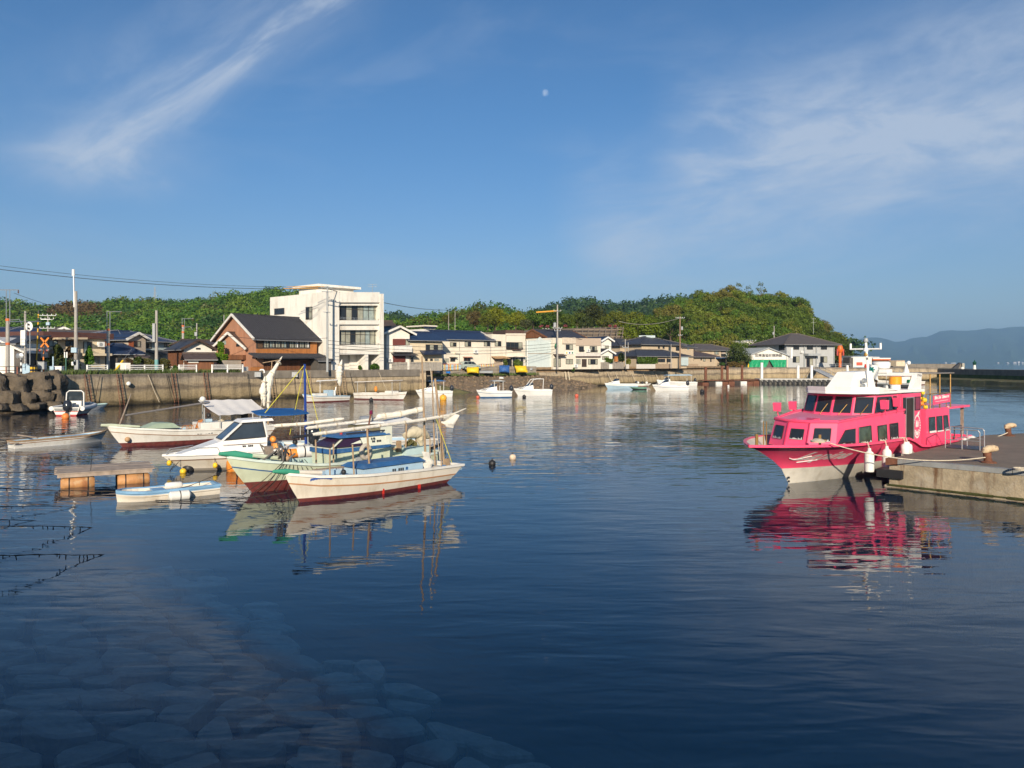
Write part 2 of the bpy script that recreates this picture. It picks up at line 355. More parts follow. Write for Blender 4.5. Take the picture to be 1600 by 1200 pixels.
# the sloping stone bed under the water in front of the camera, laid in big stones
E_, G_ = Vector((.75, .66)), Vector((.66, -.75))
def bedz(e): return -.42 - .17 * e
def EG(e, g, z): q = E_ * e + G_ * g; return Vector((q[0], q[1], z))
mb = MB()
mb.add([EG(.3, -40, bedz(.3) - .22), EG(.3, 12, bedz(.3) - .22), EG(8.6, 12, bedz(8.6) - .22), EG(8.6, -40, bedz(8.6) - .22), EG(16, 12, -5.6), EG(16, -40, -5.6)], [(0, 1, 2, 3), (3, 2, 4, 5)])
bed = tag(mb.build('stone_slope', BED), kind='structure')
seeds = {}
for i in range(-1, 10):
    for j in range(-1, 26):
        seeds[i, j] = (.75 + i * .92 + R.uniform(-.34, .34), -24 + j * .80 + (i % 2) * .4 + R.uniform(-.36, .36))
def clip(poly, mx, my, nx, ny):
    out = []
    for k in range(len(poly)):
        p, q = poly[k], poly[(k + 1) % len(poly)]
        a = (p[0] - mx) * nx + (p[1] - my) * ny; b = (q[0] - mx) * nx + (q[1] - my) * ny
        if a <= 0: out.append(p)
        if a * b < 0: t = a / (a - b); out.append((p[0] + (q[0] - p[0]) * t, p[1] + (q[1] - p[1]) * t))
    return out
for (i, j), (e, g) in seeds.items():
    if not (0 <= i < 9 and 0 <= j < 25): continue
    if i == 8 and R.random() < .3: continue
    poly = [(e - 1, g - 1), (e + 1, g - 1), (e + 1, g + 1), (e - 1, g + 1)]
    for di in (-2, -1, 0, 1, 2):
        for dj in (-2, -1, 0, 1, 2):
            q = seeds.get((i + di, j + dj))
            if q and (di or dj):
                dx, dy = q[0] - e, q[1] - g; l = math.hypot(dx, dy); gap = .075
                poly = clip(poly, (e + q[0]) / 2 - dx / l * gap, (g + q[1]) / 2 - dy / l * gap, dx / l, dy / l)
    if len(poly) < 3: continue
    cx = sum(p[0] for p in poly) / len(poly); cy = sum(p[1] for p in poly) / len(poly)
    # round the corners, then three rings
    rp = []
    for k in range(len(poly)):
        a, b = poly[k], poly[(k + 1) % len(poly)]
        rp += [(a[0] * .82 + b[0] * .18, a[1] * .82 + b[1] * .18), (a[0] * .18 + b[0] * .82, a[1] * .18 + b[1] * .82)]
    dz = R.uniform(-.09, .07); tx, ty = R.uniform(-.14, .14), R.uniform(-.14, .14); n = len(rp)
    vs = []
    for sc, dd in ((.97, -.34), (1, -.05), (.93, 0)):
        for p in rp:
            x, y = cx + (p[0] - cx) * sc, cy + (p[1] - cy) * sc
            vs.append(EG(x, y, bedz(x) + dd + dz + tx * (x - cx) + ty * (y - cy)))
    fs = [tuple(range(2 * n, 3 * n))] + [(r * n + k, r * n + (k + 1) % n, (r + 1) * n + (k + 1) % n, (r + 1) * n + k) for r in (0, 1) for k in range(n)]
    mb = MB(); mb.add(vs, fs, 0, True); mb.build('stone', UWSTONE, bed, sharp=25)
# the quay the camera stands on
mb = MB(); mb.prism([EG(-14, -60, -6), EG(.4, -60, -6), EG(.4, 4.5, -6), EG(-14, 4.5, -6)], (0, 0, 8.85))
tag(mb.build('near_quay', QUAY), kind='structure')

# ------------------------------------------------------------ land and quay walls
LZ = 3.3
QL = [XY(-80, 66), XY(40, 71.5), XY(95, 75), XY(300, 88.5), XY(430, 98), XY(520, 103.5), XY(655, 114.5)]
QM = [XY(655, 122.5), XY(835, 138)]
QR = [XY(835, 138), XY(940, 153), XY(1060, 173), XY(1135, 193), XY(1290, 197), XY(1345, 197)]
land = QL + QM + QR[1:] + [Vector((109, 193)), Vector((113, 193)), Vector((113, 232)), Vector((133, 290)), Vector((160, 420)), Vector((160, 2600)), Vector((-2600, 2600)), Vector((-2600, 40)), Vector((-70, 40))]
mb = MB(); mb.add([(q[0], q[1], LZ) for q in land], [tuple(range(len(land)))])
tag(mb.build('ground', ASPH, recalc=False), kind='structure')
def wall_run(name, label, pts, z0, z1, thick, m, step=8.0, lean=0.0, cat='wall'):
    t = thing(name, label, cat, (pts[0][0], pts[0][1], z0))
    for a, b in zip(pts, pts[1:]):
        F = Fac(a, b); n = max(1, round(F.L / step))
        for k in range(n):
            u0, u1 = F.L * k / n + .012, F.L * (k + 1) / n - .012
            o = R.uniform(0, .03); mb = MB()
            nn = Vector((F.n[0], F.n[1], 0)); ln = nn * lean
            A = [F.uz(u0, z0, o) + ln, F.uz(u1, z0, o) + ln, F.uz(u1, z0, -thick), F.uz(u0, z0, -thick), F.uz(u0, z1, o), F.uz(u1, z1, o), F.uz(u1, z1, -thick), F.uz(u0, z1, -thick)]
            mb.hexa(A); mb.build('wall_panel', m, t)
    return t
wall_run('quay_wall', 'long stained concrete quay wall below the brown house and white guard rails', QL[2:] + [XY(655, 122.6)], -5, LZ + .03, 1.0, QUAY, 9.5)
wall_run('quay_wall', 'concrete quay wall with weedy foot on the far side below the grey-roofed houses', QR[:4], -4, LZ - .55, 1.2, QUAY, 10, lean=1.6)
wall_run('quay_wall', 'far concrete quay wall behind the floating pontoon and steel piles', QR[3:] + [Vector((107.2, 193.2))], -4, LZ + .03, 1.0, QUAY, 12, lean=.6)
wall_run('parapet_wall', 'low weathered stone parapet along the far road edge', [q + Vector((-.3, .5)) for q in QR[:4]], LZ - .6, LZ + .42, .4,
         mat('parapet_stone', (.27, .19, .115), .9, var=.4, scale=1.0, stain=((.32, .20, .10), .7, .5), bump=.6, bscale=4), 3.0)
# coping and raised kerb in front of the brown house and the white block
mb = MB()
t = thing('quay_kerb', 'raised grey concrete kerb on the quay edge in front of the white block', 'kerb', (*QL[3], LZ))
for a, b in ((XY(385, 94.6), XY(430, 98)), (XY(430, 98), XY(520, 103.5)), (XY(520, 103.5), XY(655, 114.5))):
    F = Fac(a, b); n = max(1, round(F.L / 6))
    for k in range(n):
        m1 = MB(); m1.ubox(F, F.L * k / n + .01, F.L * (k + 1) / n - .01, LZ - .75, LZ + .22, -.6, .16); m1.build('kerb_block', BWALL, t)
# breakwater on the right
BX = 107.0
t = thing('breakwater', 'long low dark concrete breakwater closing the harbour on the right', 'breakwater', (BX, 193, 0))
for k in range(9):
    y1 = 193 - k * 10; m1 = MB()
    m1.prism([(BX - .5, y1, -5), (BX - .15, y1, 1.55), (BX, y1, 1.6), (BX, y1, 3.0), (BX + 5, y1, 3.0), (BX + 5, y1, -5)], (0, -9.97, 0)); m1.build('wall_panel', BWALL, t)
m1 = MB()
for k in range(18):
    y1 = 195 - k * 5
    m1.prism([(BX - 3.2 + R.uniform(-.3, .3), y1, -2), (BX - 2.2, y1, .35 + R.uniform(0, .2)), (BX - .4, y1, .9), (BX - .4, y1, -2)], (0, -4.95, 0))
m1.build('weedy_apron', ALGAE, t)
m1 = MB(); m1.box(BX - .19, BX - .05, 104, 193.2, .85, 1.75); m1.build('algae_band', mat('algae_green', (.06, .085, .02), .95, var=.4, scale=.8), t)
t = thing('breakwater', 'higher far breakwater wall with a stepped end behind the ferry', 'breakwater', (*XY(1505, 262), 0))
F = Fac(XY(1395, 262), XY(1506, 262))
for k in range(3):
    m1 = MB(); m1.ubox(F, F.L * k / 3 + .02, F.L * (k + 1) / 3 - .02, -4, 4.15, -3, 0); m1.build('wall_panel', BWALL, t)
m1 = MB(); m1.ubox(F, F.L - .9, F.L - .1, 2.5, 4.4, .03, .6); m1.build('end_block', mat('pale_concrete', (.38, .36, .31), .9), t)
m1 = MB(); q = F.uz(F.L - 5, 2.2, .3); m1.prism([q, q + Vector((2.2, 0, 0)), q + Vector((3.4, 0, 2.4)), q + Vector((2.9, 0, 2.4))], (0, -1.0, 0)); m1.build('steps', DARKM, t)

# left stone revetment, each boulder its own
t = thing('stone_revetment', 'rough revetment of big brown boulders in the left corner of the harbour', 'revetment', (*XY(50, 72), 0))
mb = MB(); F = Fac(XY(-60, 68), XY(97, 75.4)); mb.ubox(F, 0, F.L, -4, LZ - .06, -3, -1.4); mb.build('backing', STONE, t)
def boulder(c, sx, sy, sz, seed, n=13, k=9):
    vs = []; fs = []; rr = random.Random(seed); off = Vector((rr.uniform(0, 50), 0, 0))
    for i in range(k):
        th = math.pi * (i + .35) / (k - .3)
        for j in range(n):
            ph = 2 * math.pi * j / n
            d = Vector((math.sin(th) * math.cos(ph), math.sin(th) * math.sin(ph), math.cos(th)))
            p = Vector([math.copysign(abs(x) ** .6, x) for x in d])
            s = 1 + .40 * noise.noise(d * 1.4 + off) + .16 * noise.noise(d * 4 + off)
            vs.append(Vector((c[0] + p.x * sx * s, c[1] + p.y * sy * s, c[2] + p.z * sz * s)))
    for i in range(k - 1):
        for j in range(n): fs.append((i * n + j, i * n + (j + 1) % n, (i + 1) * n + (j + 1) % n, (i + 1) * n + j))
    fs += [tuple(range(n)), tuple(range((k - 1) * n, k * n))]
    return vs, fs
for i, (px, py, w, h) in enumerate([(54, 599, 48, 28), (84, 598, 28, 30), (22, 602, 36, 30), (-8, 601, 30, 30), (64, 620, 34, 20), (88, 620, 24, 20), (36, 623, 32, 22), (6, 623, 34, 22), (78, 633, 30, 12), (50, 635, 32, 12), (22, 637, 32, 12), (-8, 636, 34, 14)]):
    k = (px - 800) / FPX; s = (k * F.a[1] - F.a[0]) / (F.d[0] - k * F.d[1]); Y = (F.a + F.d * s)[1] - .5 - (py - 595) * .045
    c = P(px, py, Y); u = Y / FPX / 2
    mb = MB(); vs, fs = boulder(c, w * u * 1.14, .85, h * u * 1.14, i * 7 + 1); mb.add(vs, fs, 0, True); mb.build('boulder', STONE, t, sharp=40)
mb = MB(); q0, q1 = P(-70, 588, 69), P(38, 587, 72)
mb.prism([q0, q1, q1 + Vector((-2, 5, 0)), q0 + Vector((-2, 5, 0))], (0, 0, -.7))
tag(mb.build('culvert_slab', BWALL, loc=q0), 'dark concrete culvert slab over the boulders at the left edge', 'culvert')

# ------------------------------------------------------------ beach with block wall
cols = [(640, 111.5, 115, -.6), (668, 114.5, 123.4, 1.2), (700, 116.5, 126, 2.35), (750, 118, 130.5, 2.4), (800, 119, 134.8, 2.4), (840, 120, 138.2, 2.3), (872, 121, 142, 2.0), (900, 123, 145.5, 1.2), (925, 130, 149, .4), (950, 140, 152, -.6)]
vs = []; fs = []; NR = 22; sub = 5
full = []
for c0, c1 in zip(cols, cols[1:]):
    for k in range(sub): full.append([c0[i] + (c1[i] - c0[i]) * k / sub for i in range(4)])
full.append(cols[-1])
for ci, (px, y0, y1, zt) in enumerate(full):
    for r in range(NR):
        f = r / (NR - 1); Y = y0 - 4 + (y1 - y0 + 4.3) * f; q = XY(px, Y)
        z = -1.1 + (zt + 1.1) * (f ** 1.05) + .22 * noise.noise(Vector((q[0] * .6, q[1] * .6, 0))) * (1 if 0 < r < NR - 1 else 0)
        vs.append((q[0], q[1], z))
for c in range(len(full) - 1):
    for r in range(NR - 1): fs.append((c * NR + r, c * NR + r + 1, (c + 1) * NR + r + 1, (c + 1) * NR + r))
mb = MB(); mb.add(vs, fs, 0, True); beach = tag(mb.build('beach', SHINGLE), kind='structure')
mb = MB()
for k in range(900):
    c = R.choice(full[8:-6]); f = R.uniform(.2, .97) ** .8; Y = c[1] - 4 + (c[2] - c[1] + 4.3) * f; q = XY(c[0] + R.uniform(-3, 3), Y)
    z = -1.1 + (c[3] + 1.1) * f ** 1.05; s = R.uniform(.10, .34)
    vs_, fs_ = boulder((q[0], q[1], z), s, s, s * .6, k, 6, 4); mb.add(vs_, fs_, R.choice((0, 0, 1)), False)
tag(mb.build('beach_stones', [SHINGLE, STONE], recalc=False), 'loose brown stones strewn over the small beach', 'stones', kind='stuff')
t = thing('block_wall', 'low wall of concrete blocks behind the small beach', 'wall', (*XY(672, 124), 2.3))
F = Fac(XY(655, 122.5) + Vector((0, .25)), XY(838, 138.2) + Vector((0, .25)))
BLK = mat('concrete_block', (.27, .235, .19), .9, var=.25, scale=.8, bump=.3, bscale=6)
n = 26
for k in range(n):
    for r in range(2):
        o = R.uniform(0, .03); m1 = MB(); m1.ubox(F, F.L * k / n + .015, F.L * (k + 1) / n - .015, 1.5 + r * 1.25 + .012, 2.75 + r * 1.13, -.3, o); m1.build('block', BLK, t)
mb = MB()
for a, b in ((P(672, 599, 117), P(772, 622, 115.5)),):
    mb.bar(a + Vector((0, 0, -.6)), b + Vector((0, 0, -.6)), 1.6, 1.3)
tag(mb.build('boat_ramp_kerb', ALGAE, loc=P(672, 599, 117)), 'weedy stone kerb of the boat ramp running down into the water', 'kerb')

# ------------------------------------------------------------ hills and woods
GREENS = [(.078, .165, .024), (.100, .190, .026), (.060, .135, .024), (.120, .210, .026), (.150, .225, .030), (.115, .140, .036), (.052, .115, .026)]
def crowns(name, base, rad_, colr, nq, qs, seed, label, mats):
    rg = np.random.default_rng(seed); n = len(base); base = np.asarray(base); rr = np.asarray(rad_)[:, None, None]; cc = np.asarray(colr)
    d = rg.normal(size=(n, nq, 3)); d[..., 2] = np.abs(d[..., 2]) * 1.0 - .25; d /= np.linalg.norm(d, axis=2, keepdims=True)
    k = rg.normal(size=(n, 1, 3)) * 3.2; ph = rg.uniform(0, 6.28, (n, 1))
    lump = 1 + .20 * np.sin((d * k).sum(2) * 1.3 + ph) + rg.uniform(-.22, .06, (n, nq))
    c = base[:, None, :] + d * rr * lump[..., None] * np.array([1, 1, .95])
    nrm = d + rg.normal(size=d.shape) * .28; nrm /= np.linalg.norm(nrm, axis=2, keepdims=True)
    t = np.cross(nrm, rg.normal(size=d.shape)); t /= np.linalg.norm(t, axis=2, keepdims=True); b = np.cross(nrm, t)
    s = (qs * rr * rg.uniform(.6, 1.3, (n, nq, 1)))
    v = np.stack([c + t * s, c + b * s * .8, c - t * s, c - b * s * .8], axis=2).reshape(-1, 3)
    me = bpy.data.meshes.new(name); nv = len(v)
    me.vertices.add(nv); me.vertices.foreach_set('co', v.ravel())
    me.loops.add(nv); me.loops.foreach_set('vertex_index', np.arange(nv, dtype=np.int32))
    me.polygons.add(nv // 4); me.polygons.foreach_set('loop_start', np.arange(0, nv, 4, dtype=np.int32))
    try: me.polygons.foreach_set('loop_total', np.full(nv // 4, 4, dtype=np.int32))
    except Exception: pass
    col = np.ones((n, nq, 4, 4)); col[..., :3] = cc[:, None, None, :] * rg.uniform(.84, 1.16, (n, nq, 1, 1))
    ca = me.color_attributes.new('Col', 'FLOAT_COLOR', 'POINT'); ca.data.foreach_set('color', col.ravel())
    me.materials.append(mats); me.update(); me.validate()
    o = bpy.data.objects.new(name, me); COL.objects.link(o)
    return tag(o, label, 'wood', kind='stuff')
def interp(t, x):
    if x <= t[0][0]: return t[0][1]
    for (a, b), (c, d) in zip(t, t[1:]):
        if x <= c: return b + (d - b) * (x - a) / (c - a)
    return t[-1][1]
def hill(name, label, sil, Yf, Yb, zf, sp, r0, nq, seed, pal, brown=None):
    """a wooded hill whose crest, at distance Yb, has the given outline; trees stand all over the near slope"""
    rr = random.Random(seed); x0, x1 = sil[0][0], sil[-1][0]
    def H(X, Y):
        px = 800 + X / Yb * FPX; top = EYE + (HZ - interp(sil, px)) / FPX * Yb - r0 * 1.75
        f = max(0, min(1, (Y - Yf) / (Yb - Yf))); f = f ** 1.15 if Y <= Yb else max(0, 1 - (Y - Yb) / (Yb - Yf) * .8)
        z = zf + max(0, top - zf) * f
        return z + (noise.noise(Vector((X / 40, Y / 40, seed))) * 2.5 * f * (1 - f) * 2 if f < 1 else 0)
    X0, X1 = (x0 - 800) / FPX * Yb, (x1 - 800) / FPX * Yb; nx, ny = 50, 16; vs = []; fs = []
    for i in range(nx + 1):
        for j in range(ny + 1):
            X = X0 + (X1 - X0) * i / nx; Y = Yf + (Yb * 1.15 - Yf) * j / ny; vs.append((X, Y, H(X, Y) - .4))
    for i in range(nx):
        for j in range(ny): fs.append((i * (ny + 1) + j, i * (ny + 1) + j + 1, (i + 1) * (ny + 1) + j + 1, (i + 1) * (ny + 1) + j))
    mb = MB(); mb.add(vs, fs, 0, True); tag(mb.build('hill', HILLS, recalc=False), kind='structure')
    base = []; ra = []; co = []
    Y = Yf
    while Y < Yb * 1.04:
        X = X0
        while X < X1:
            x = X + rr.uniform(-.45, .45) * sp; y = Y + rr.uniform(-.45, .45) * sp
            r = r0 * rr.uniform(.72, 1.28); z = H(x, y)
            base.append((x, y, z + r * .7)); ra.append(r)
            g = noise.noise(Vector((x / 35, y / 35, seed + 3.3)))
            c = pal[int(min(len(pal) - 1, max(0, (g * .75 + .5 + rr.uniform(-.28, .28)) * len(pal))))]
            if brown and brown[0] < 800 + x / y * FPX < brown[1] and brown[2] < HZ - (z - EYE) / y * FPX < brown[3]: c = (.14, .095, .04); 
            k = rr.uniform(.85, 1.15); co.append((c[0] * k, c[1] * k, c[2] * k))
            X += sp
        Y += sp
    crowns(name, base, ra, co, nq, .125 if nq > 100 else .16, seed, label, FLEAF)
hill('wooded_hill', 'green wooded hillside behind the houses on the left', [(-60, 466), (0, 467), (20, 465), (45, 473), (70, 476), (95, 474), (130, 470), (170, 466), (215, 464), (250, 464), (290, 467), (312, 469), (330, 464), (350, 456), (366, 455), (385, 458), (410, 449), (425, 447), (470, 453), (510, 466), (560, 484), (620, 500), (690, 515)], 250, 430, 6, 5.0, 3.7, 150, 11, GREENS, (78, 158, 490, 512))
hill('wooded_hill', 'rounded wooded hill with mixed greens behind the blue-roofed cream house', [(560, 512), (590, 508), (620, 501), (650, 494), (690, 487), (705, 482), (740, 474), (768, 472), (790, 477), (810, 484), (840, 491), (880, 500), (960, 512)], 235, 340, 8, 4.8, 3.4, 150, 23, GREENS[:4] + [(.10, .12, .02), (.075, .075, .02)])
hill('wooded_hill', 'distant dark green wooded hills on the skyline in the middle', [(560, 497), (600, 487), (618, 484), (640, 490), (680, 497), (760, 500), (830, 486), (850, 478), (880, 468), (903, 461), (925, 465), (950, 471), (980, 470), (1010, 465), (1040, 461), (1070, 459), (1100, 462), (1150, 475), (1200, 500)], 520, 720, 10, 8.5, 6.2, 100, 37, [(.040, .080, .026), (.050, .096, .026), (.046, .088, .026), (.062, .108, .026)])
hill('wooded_hill', 'faint far hills peeping over the left ridge', [(20, 490), (50, 480), (75, 477), (95, 477), (130, 486), (170, 500)], 800, 1000, 10, 11, 8, 60, 41, [(.030, .060, .016)])
# headland on the right: trees one can pick out
NEARSIL = [(960, 512), (985, 503), (1020, 495), (1050, 472), (1080, 463), (1110, 453), (1128, 450), (1150, 453), (1190, 459), (1222, 460), (1248, 472), (1268, 494), (1290, 512), (1312, 531), (1330, 548), (1345, 560)]
def nearH(X, Y):
    Yb = 292; px = 800 + X / Y * FPX; top = EYE + (HZ - interp(NEARSIL, px)) / FPX * Yb - 5.6
    f = max(0, min(1, (Y - 226) / (Yb - 226))); f = f ** .75 if Y <= Yb else max(0, 1 - (Y - Yb) / 70)
    return LZ + max(0, top - LZ) * f
vs = []; fs = []
for i in range(41):
    for j in range(17):
        X = 36 + 102 * i / 40; Y = 222 + 120 * j / 16; vs.append((X, Y, nearH(X, Y) - .5))
for i in range(40):
    for j in range(16): fs.append((i * 17 + j, i * 17 + j + 1, (i + 1) * 17 + j + 1, (i + 1) * 17 + j))
mb = MB(); mb.add(vs, fs, 0, True); tag(mb.build('headland', HILLS, recalc=False), kind='structure')
def tree_mesh(name, r, h, trunk, nclump, per, qs, seed, shape=1.0):
    """crown of leaf clumps round a tapered trunk with limbs; slot 0 leaves, slot 1 bark"""
    rg = np.random.default_rng(seed); mb = MB(); top = Vector((0, 0, trunk + h * .55))
    mb.tube([(0, 0, -.3), (.04 * r, 0, trunk * .5), (0, .05 * r, trunk), top], [.09 * r, .07 * r, .055 * r, .015 * r], 7, 1)
    cl = []
    for i in range(nclump):
        d = rg.normal(size=3); d[2] = d[2] * .9 + .12; d /= np.linalg.norm(d); q = rg.uniform(.45, .92) ** .6
        wz = (d[2] * q * .5 + .5)
        c = np.array([d[0] * r * q, d[1] * r * q, trunk + h * (.5 + d[2] * q * .5)])
        if shape < 1: c[:2] *= (1 - (1 - shape) * wz)
        cl.append((c, r * rg.uniform(.26, .44)))
        if i < 9: mb.tube([(0, 0, trunk * .8), tuple(Vector((0, 0, trunk)) * .5 + Vector(c) * .5), tuple(c)], [.03 * r, .02 * r, .006 * r], 4, 1)
    V = np.array([tuple(v) for v in mb.v]); F0 = mb.f; nv = len(V)
    d = rg.normal(size=(nclump, per, 3)); d /= np.linalg.norm(d, axis=2, keepdims=True)
    cc = np.array([c for c, _ in cl])[:, None, :]; cr = np.array([k for _, k in cl])[:, None, None]
    c = cc + d * cr * rg.uniform(.55, 1.08, (nclump, per, 1)) * np.array([1, 1, .8])
    nrm = d + rg.normal(size=d.shape) * .32 + np.array([0, 0, .2]); nrm /= np.linalg.norm(nrm, axis=2, keepdims=True)
    t = np.cross(nrm, rg.normal(size=d.shape)); t /= np.linalg.norm(t, axis=2, keepdims=True); b = np.cross(nrm, t)
    s = qs * rg.uniform(.6, 1.35, (nclump, per, 1))
    q = np.stack([c + t * s, c + b * s * .75, c - t * s, c - b * s * .75], axis=2).reshape(-1, 3)
    vv = np.vstack([V, q]); ff = F0 + [[nv + 4 * i, nv + 4 * i + 1, nv + 4 * i + 2, nv + 4 * i + 3] for i in range(len(q) // 4)]
    me = bpy.data.meshes.new(name); me.from_pydata(vv.tolist(), [], ff)
    col = np.ones((len(vv), 4)); sh = (rg.uniform(.8, 1.2, (nclump, 1, 1)) * rg.uniform(.86, 1.14, (nclump, per, 1)) * np.ones((1, 1, 4))).reshape(-1)
    col[nv:, :3] = sh[:, None]
    me.color_attributes.new('Col', 'FLOAT_COLOR', 'POINT').data.foreach_set('color', col.ravel())
    me.materials.append(LEAF); me.materials.append(BARK)
    mi = np.zeros(len(ff), dtype=np.int32); mi[:len(F0)] = 1; me.polygons.foreach_set('material_index', mi); me.update()
    return me
NT = [tree_mesh('broadleaf_tree', 3.6, 6.2, 1.0, 46, 58, .23, 100 + i) for i in range(5)]
def plant_tree(me, p, sc, col, label, group, name='broadleaf_tree', cat='tree', sz=1.0):
    o = bpy.data.objects.new(name, me); COL.objects.link(o); o.location = p; o.rotation_euler = (0, 0, R.uniform(0, 6.28))
    o.scale = (sc * R.uniform(.9, 1.1), sc * R.uniform(.9, 1.1), sc * sz * R.uniform(.9, 1.1)); o.color = (*col, 1)
    return tag(o, label, cat, group)
hp = [(.112, .165, .024), (.150, .195, .026), (.090, .148, .024), (.178, .195, .030), (.105, .188, .026), (.165, .212, .026), (.185, .172, .038)]
Y = 228
while Y < 302:
    X = 42
    while X < 136:
        x, y = X + R.uniform(-2, 2), Y + R.uniform(-2, 2); px = 800 + x / y * FPX; X += 5.0
        if px < 985 or px > 1318 or nearH(x, y) < LZ + .2: continue
        g = noise.noise(Vector((x / 14, y / 14, 5.5))) * .8 + .5 + R.uniform(-.25, .25)
        c = hp[int(min(6, max(0, g * 7)))]
        if px > 1262 and R.random() < .5: c = (.07, .10, .02)
        plant_tree(R.choice(NT), (x, y, nearH(x, y) - .6), R.uniform(.75, 1.1), c, 'broad-crowned tree in the thick wood covering the headland', 'trees covering the headland')
    Y += 5.2
# terrace with the slope behind the middle houses
mb = MB(); sl = [(600, 199, 3.3), (655, 196, 4), (700, 194, 4), (800, 193, 4), (900, 194, 4), (1000, 200, 4)]
tops = [(600, 214, 3.6), (655, 212, 11.5), (700, 210, 13.2), (800, 209, 12.6), (830, 209, 13.6), (900, 210, 14.0), (975, 214, 14.5), (1000, 216, 12.0)]
vs = []; fs = []
for i in range(41):
    px = 600 + 10 * i; yb = interp([(a, b) for a, b, _ in sl], px); yt = interp([(a, b) for a, b, _ in tops], px); zt = interp([(a, c) for a, _, c in tops], px)
    for f in (0, .33, .66, 1):
        q = XY(px, yb + (yt - yb) * f); vs.append((q[0], q[1], LZ + (zt - LZ) * f + (.5 * noise.noise(Vector((px / 15, f * 3, 0))) if 0 < f < 1 else 0)))
    q = XY(px, yt + 60); vs.append((q[0], q[1], zt))
for i in range(40):
    for j in range(4): fs.append((i * 5 + j, i * 5 + j + 1, (i + 1) * 5 + j + 1, (i + 1) * 5 + j))
mb.add(vs, fs, 0, True); tag(mb.build('terrace_slope', SOIL, recalc=False), kind='structure')
GRID = mat('grid_concrete', (.24, .19, .14), .9, var=.2)
t = thing('retaining_grid', 'concrete grid frame holding the brown slope below the terrace trees', 'retaining wall', P(905, 522, 203))
for k in range(9):
    a = P(900 + k * 9, 528, 201); b = P(902 + k * 9, 511, 209); m1 = MB(); m1.bar(a, b, .16, .2); m1.build('upright_beam', GRID, t)
for k, (py, Y) in enumerate(((526, 202), (520.5, 204.8), (515, 207.5))):
    m1 = MB(); m1.bar(P(898, py, Y), P(974, py, Y + 2.4), .16, .2); m1.build('cross_beam', GRID, t)
TT = [tree_mesh('terrace_tree', 4.2, 6.5, 1.4, 46, 66, .24, 300 + i) for i in range(4)]
YG, BG, DG, OG = (.20, .22, .018), (.085, .15, .02), (.040, .065, .016), (.13, .10, .035)
for px, py, Y, sc, c, lab in [
    (700, 505, 222, .62, (.12, .13, .02), 'small olive tree at the left end of the terrace'), (742, 511, 226, .95, OG, 'orange-brown tree on the terrace above the blue-roofed house'),
    (762, 513, 220, .95, (.13, .15, .018), 'olive-yellow tree just left of the brightest round tree on the terrace'), (774, 513, 224, 1.25, YG, 'bright yellow-green round tree in the middle of the terrace'),
    (806, 513, 224, 1.05, YG, 'second bright yellow-green tree, on the right of the brightest one'), (822, 514, 219, .7, (.09, .10, .04), 'dull grey-green bush-like tree beside the second yellow tree'),
    (834, 515, 226, 1.3, BG, 'tall fresh green tree left of the orange-sleeved pole'), (852, 515, 222, 1.15, BG, 'fresh green tree behind the orange-sleeved pole'),
    (868, 515, 226, 1.25, (.07, .12, .02), 'mid green tree right of the orange-sleeved pole'), (884, 515, 221, 1.05, (.10, .14, .02), 'green terrace tree with light top beside the dark one'),
    (902, 513, 226, 1.0, (.09, .12, .018), 'lower green tree in front of the dark terrace crown'), (925, 516, 228, 1.75, (.052, .060, .016), 'biggest dark crown on the terrace, rising above its neighbours'),
    (944, 515, 222, .95, (.12, .14, .02), 'yellowish tree below the biggest dark crown'), (962, 516, 224, 1.2, (.14, .16, .02), 'yellow-green tree at the right end of the terrace'),
    (915, 515, 218, .8, (.06, .08, .02), 'small dark tree in front of the biggest dark crown')]:
    plant_tree(R.choice(TT), P(px, py, Y) - Vector((0, 0, .4)), sc * .62, c, lab, 'terrace trees', 'terrace_tree')
for px, py, Y, sc, c, lab in [
    (978, 545, 212, 1.35, (.15, .19, .016), 'bright lime-green tree left of the big lit crown above the hip-roofed house'), (1002, 538, 214, 1.75, (.13, .18, .016), 'largest bright green tree rising behind the hip-roofed house'),
    (1022, 532, 219, 1.5, (.10, .15, .016), 'bright green tree right of the largest one'), (992, 522, 222, 1.3, (.15, .17, .02), 'light green tree on the slope at the foot of the headland'),
    (1048, 530, 222, 1.4, (.06, .10, .016), 'dark green tree behind the tall wooden pole')]:
    plant_tree(R.choice(TT), P(px, py, Y) - Vector((0, 0, .6)), sc * .66, c, lab, 'bright trees at the foot of the headland', 'slope_tree')
SPARSE = tree_mesh('sparse_tree', 2.4, 5, 2.5, 9, 16, .26, 77)
for px, lab in ((1152, 'leftmost thin-leaved tree standing out on the headland top'), (1168, 'middle thin-leaved tree standing out on the headland top'), (1190, 'rightmost thin-leaved tree standing out on the headland top')):
    plant_tree(SPARSE, P(px, 474, 292), 1.0, (.13, .16, .06), lab, 'thin trees on the headland top', 'sparse_tree')
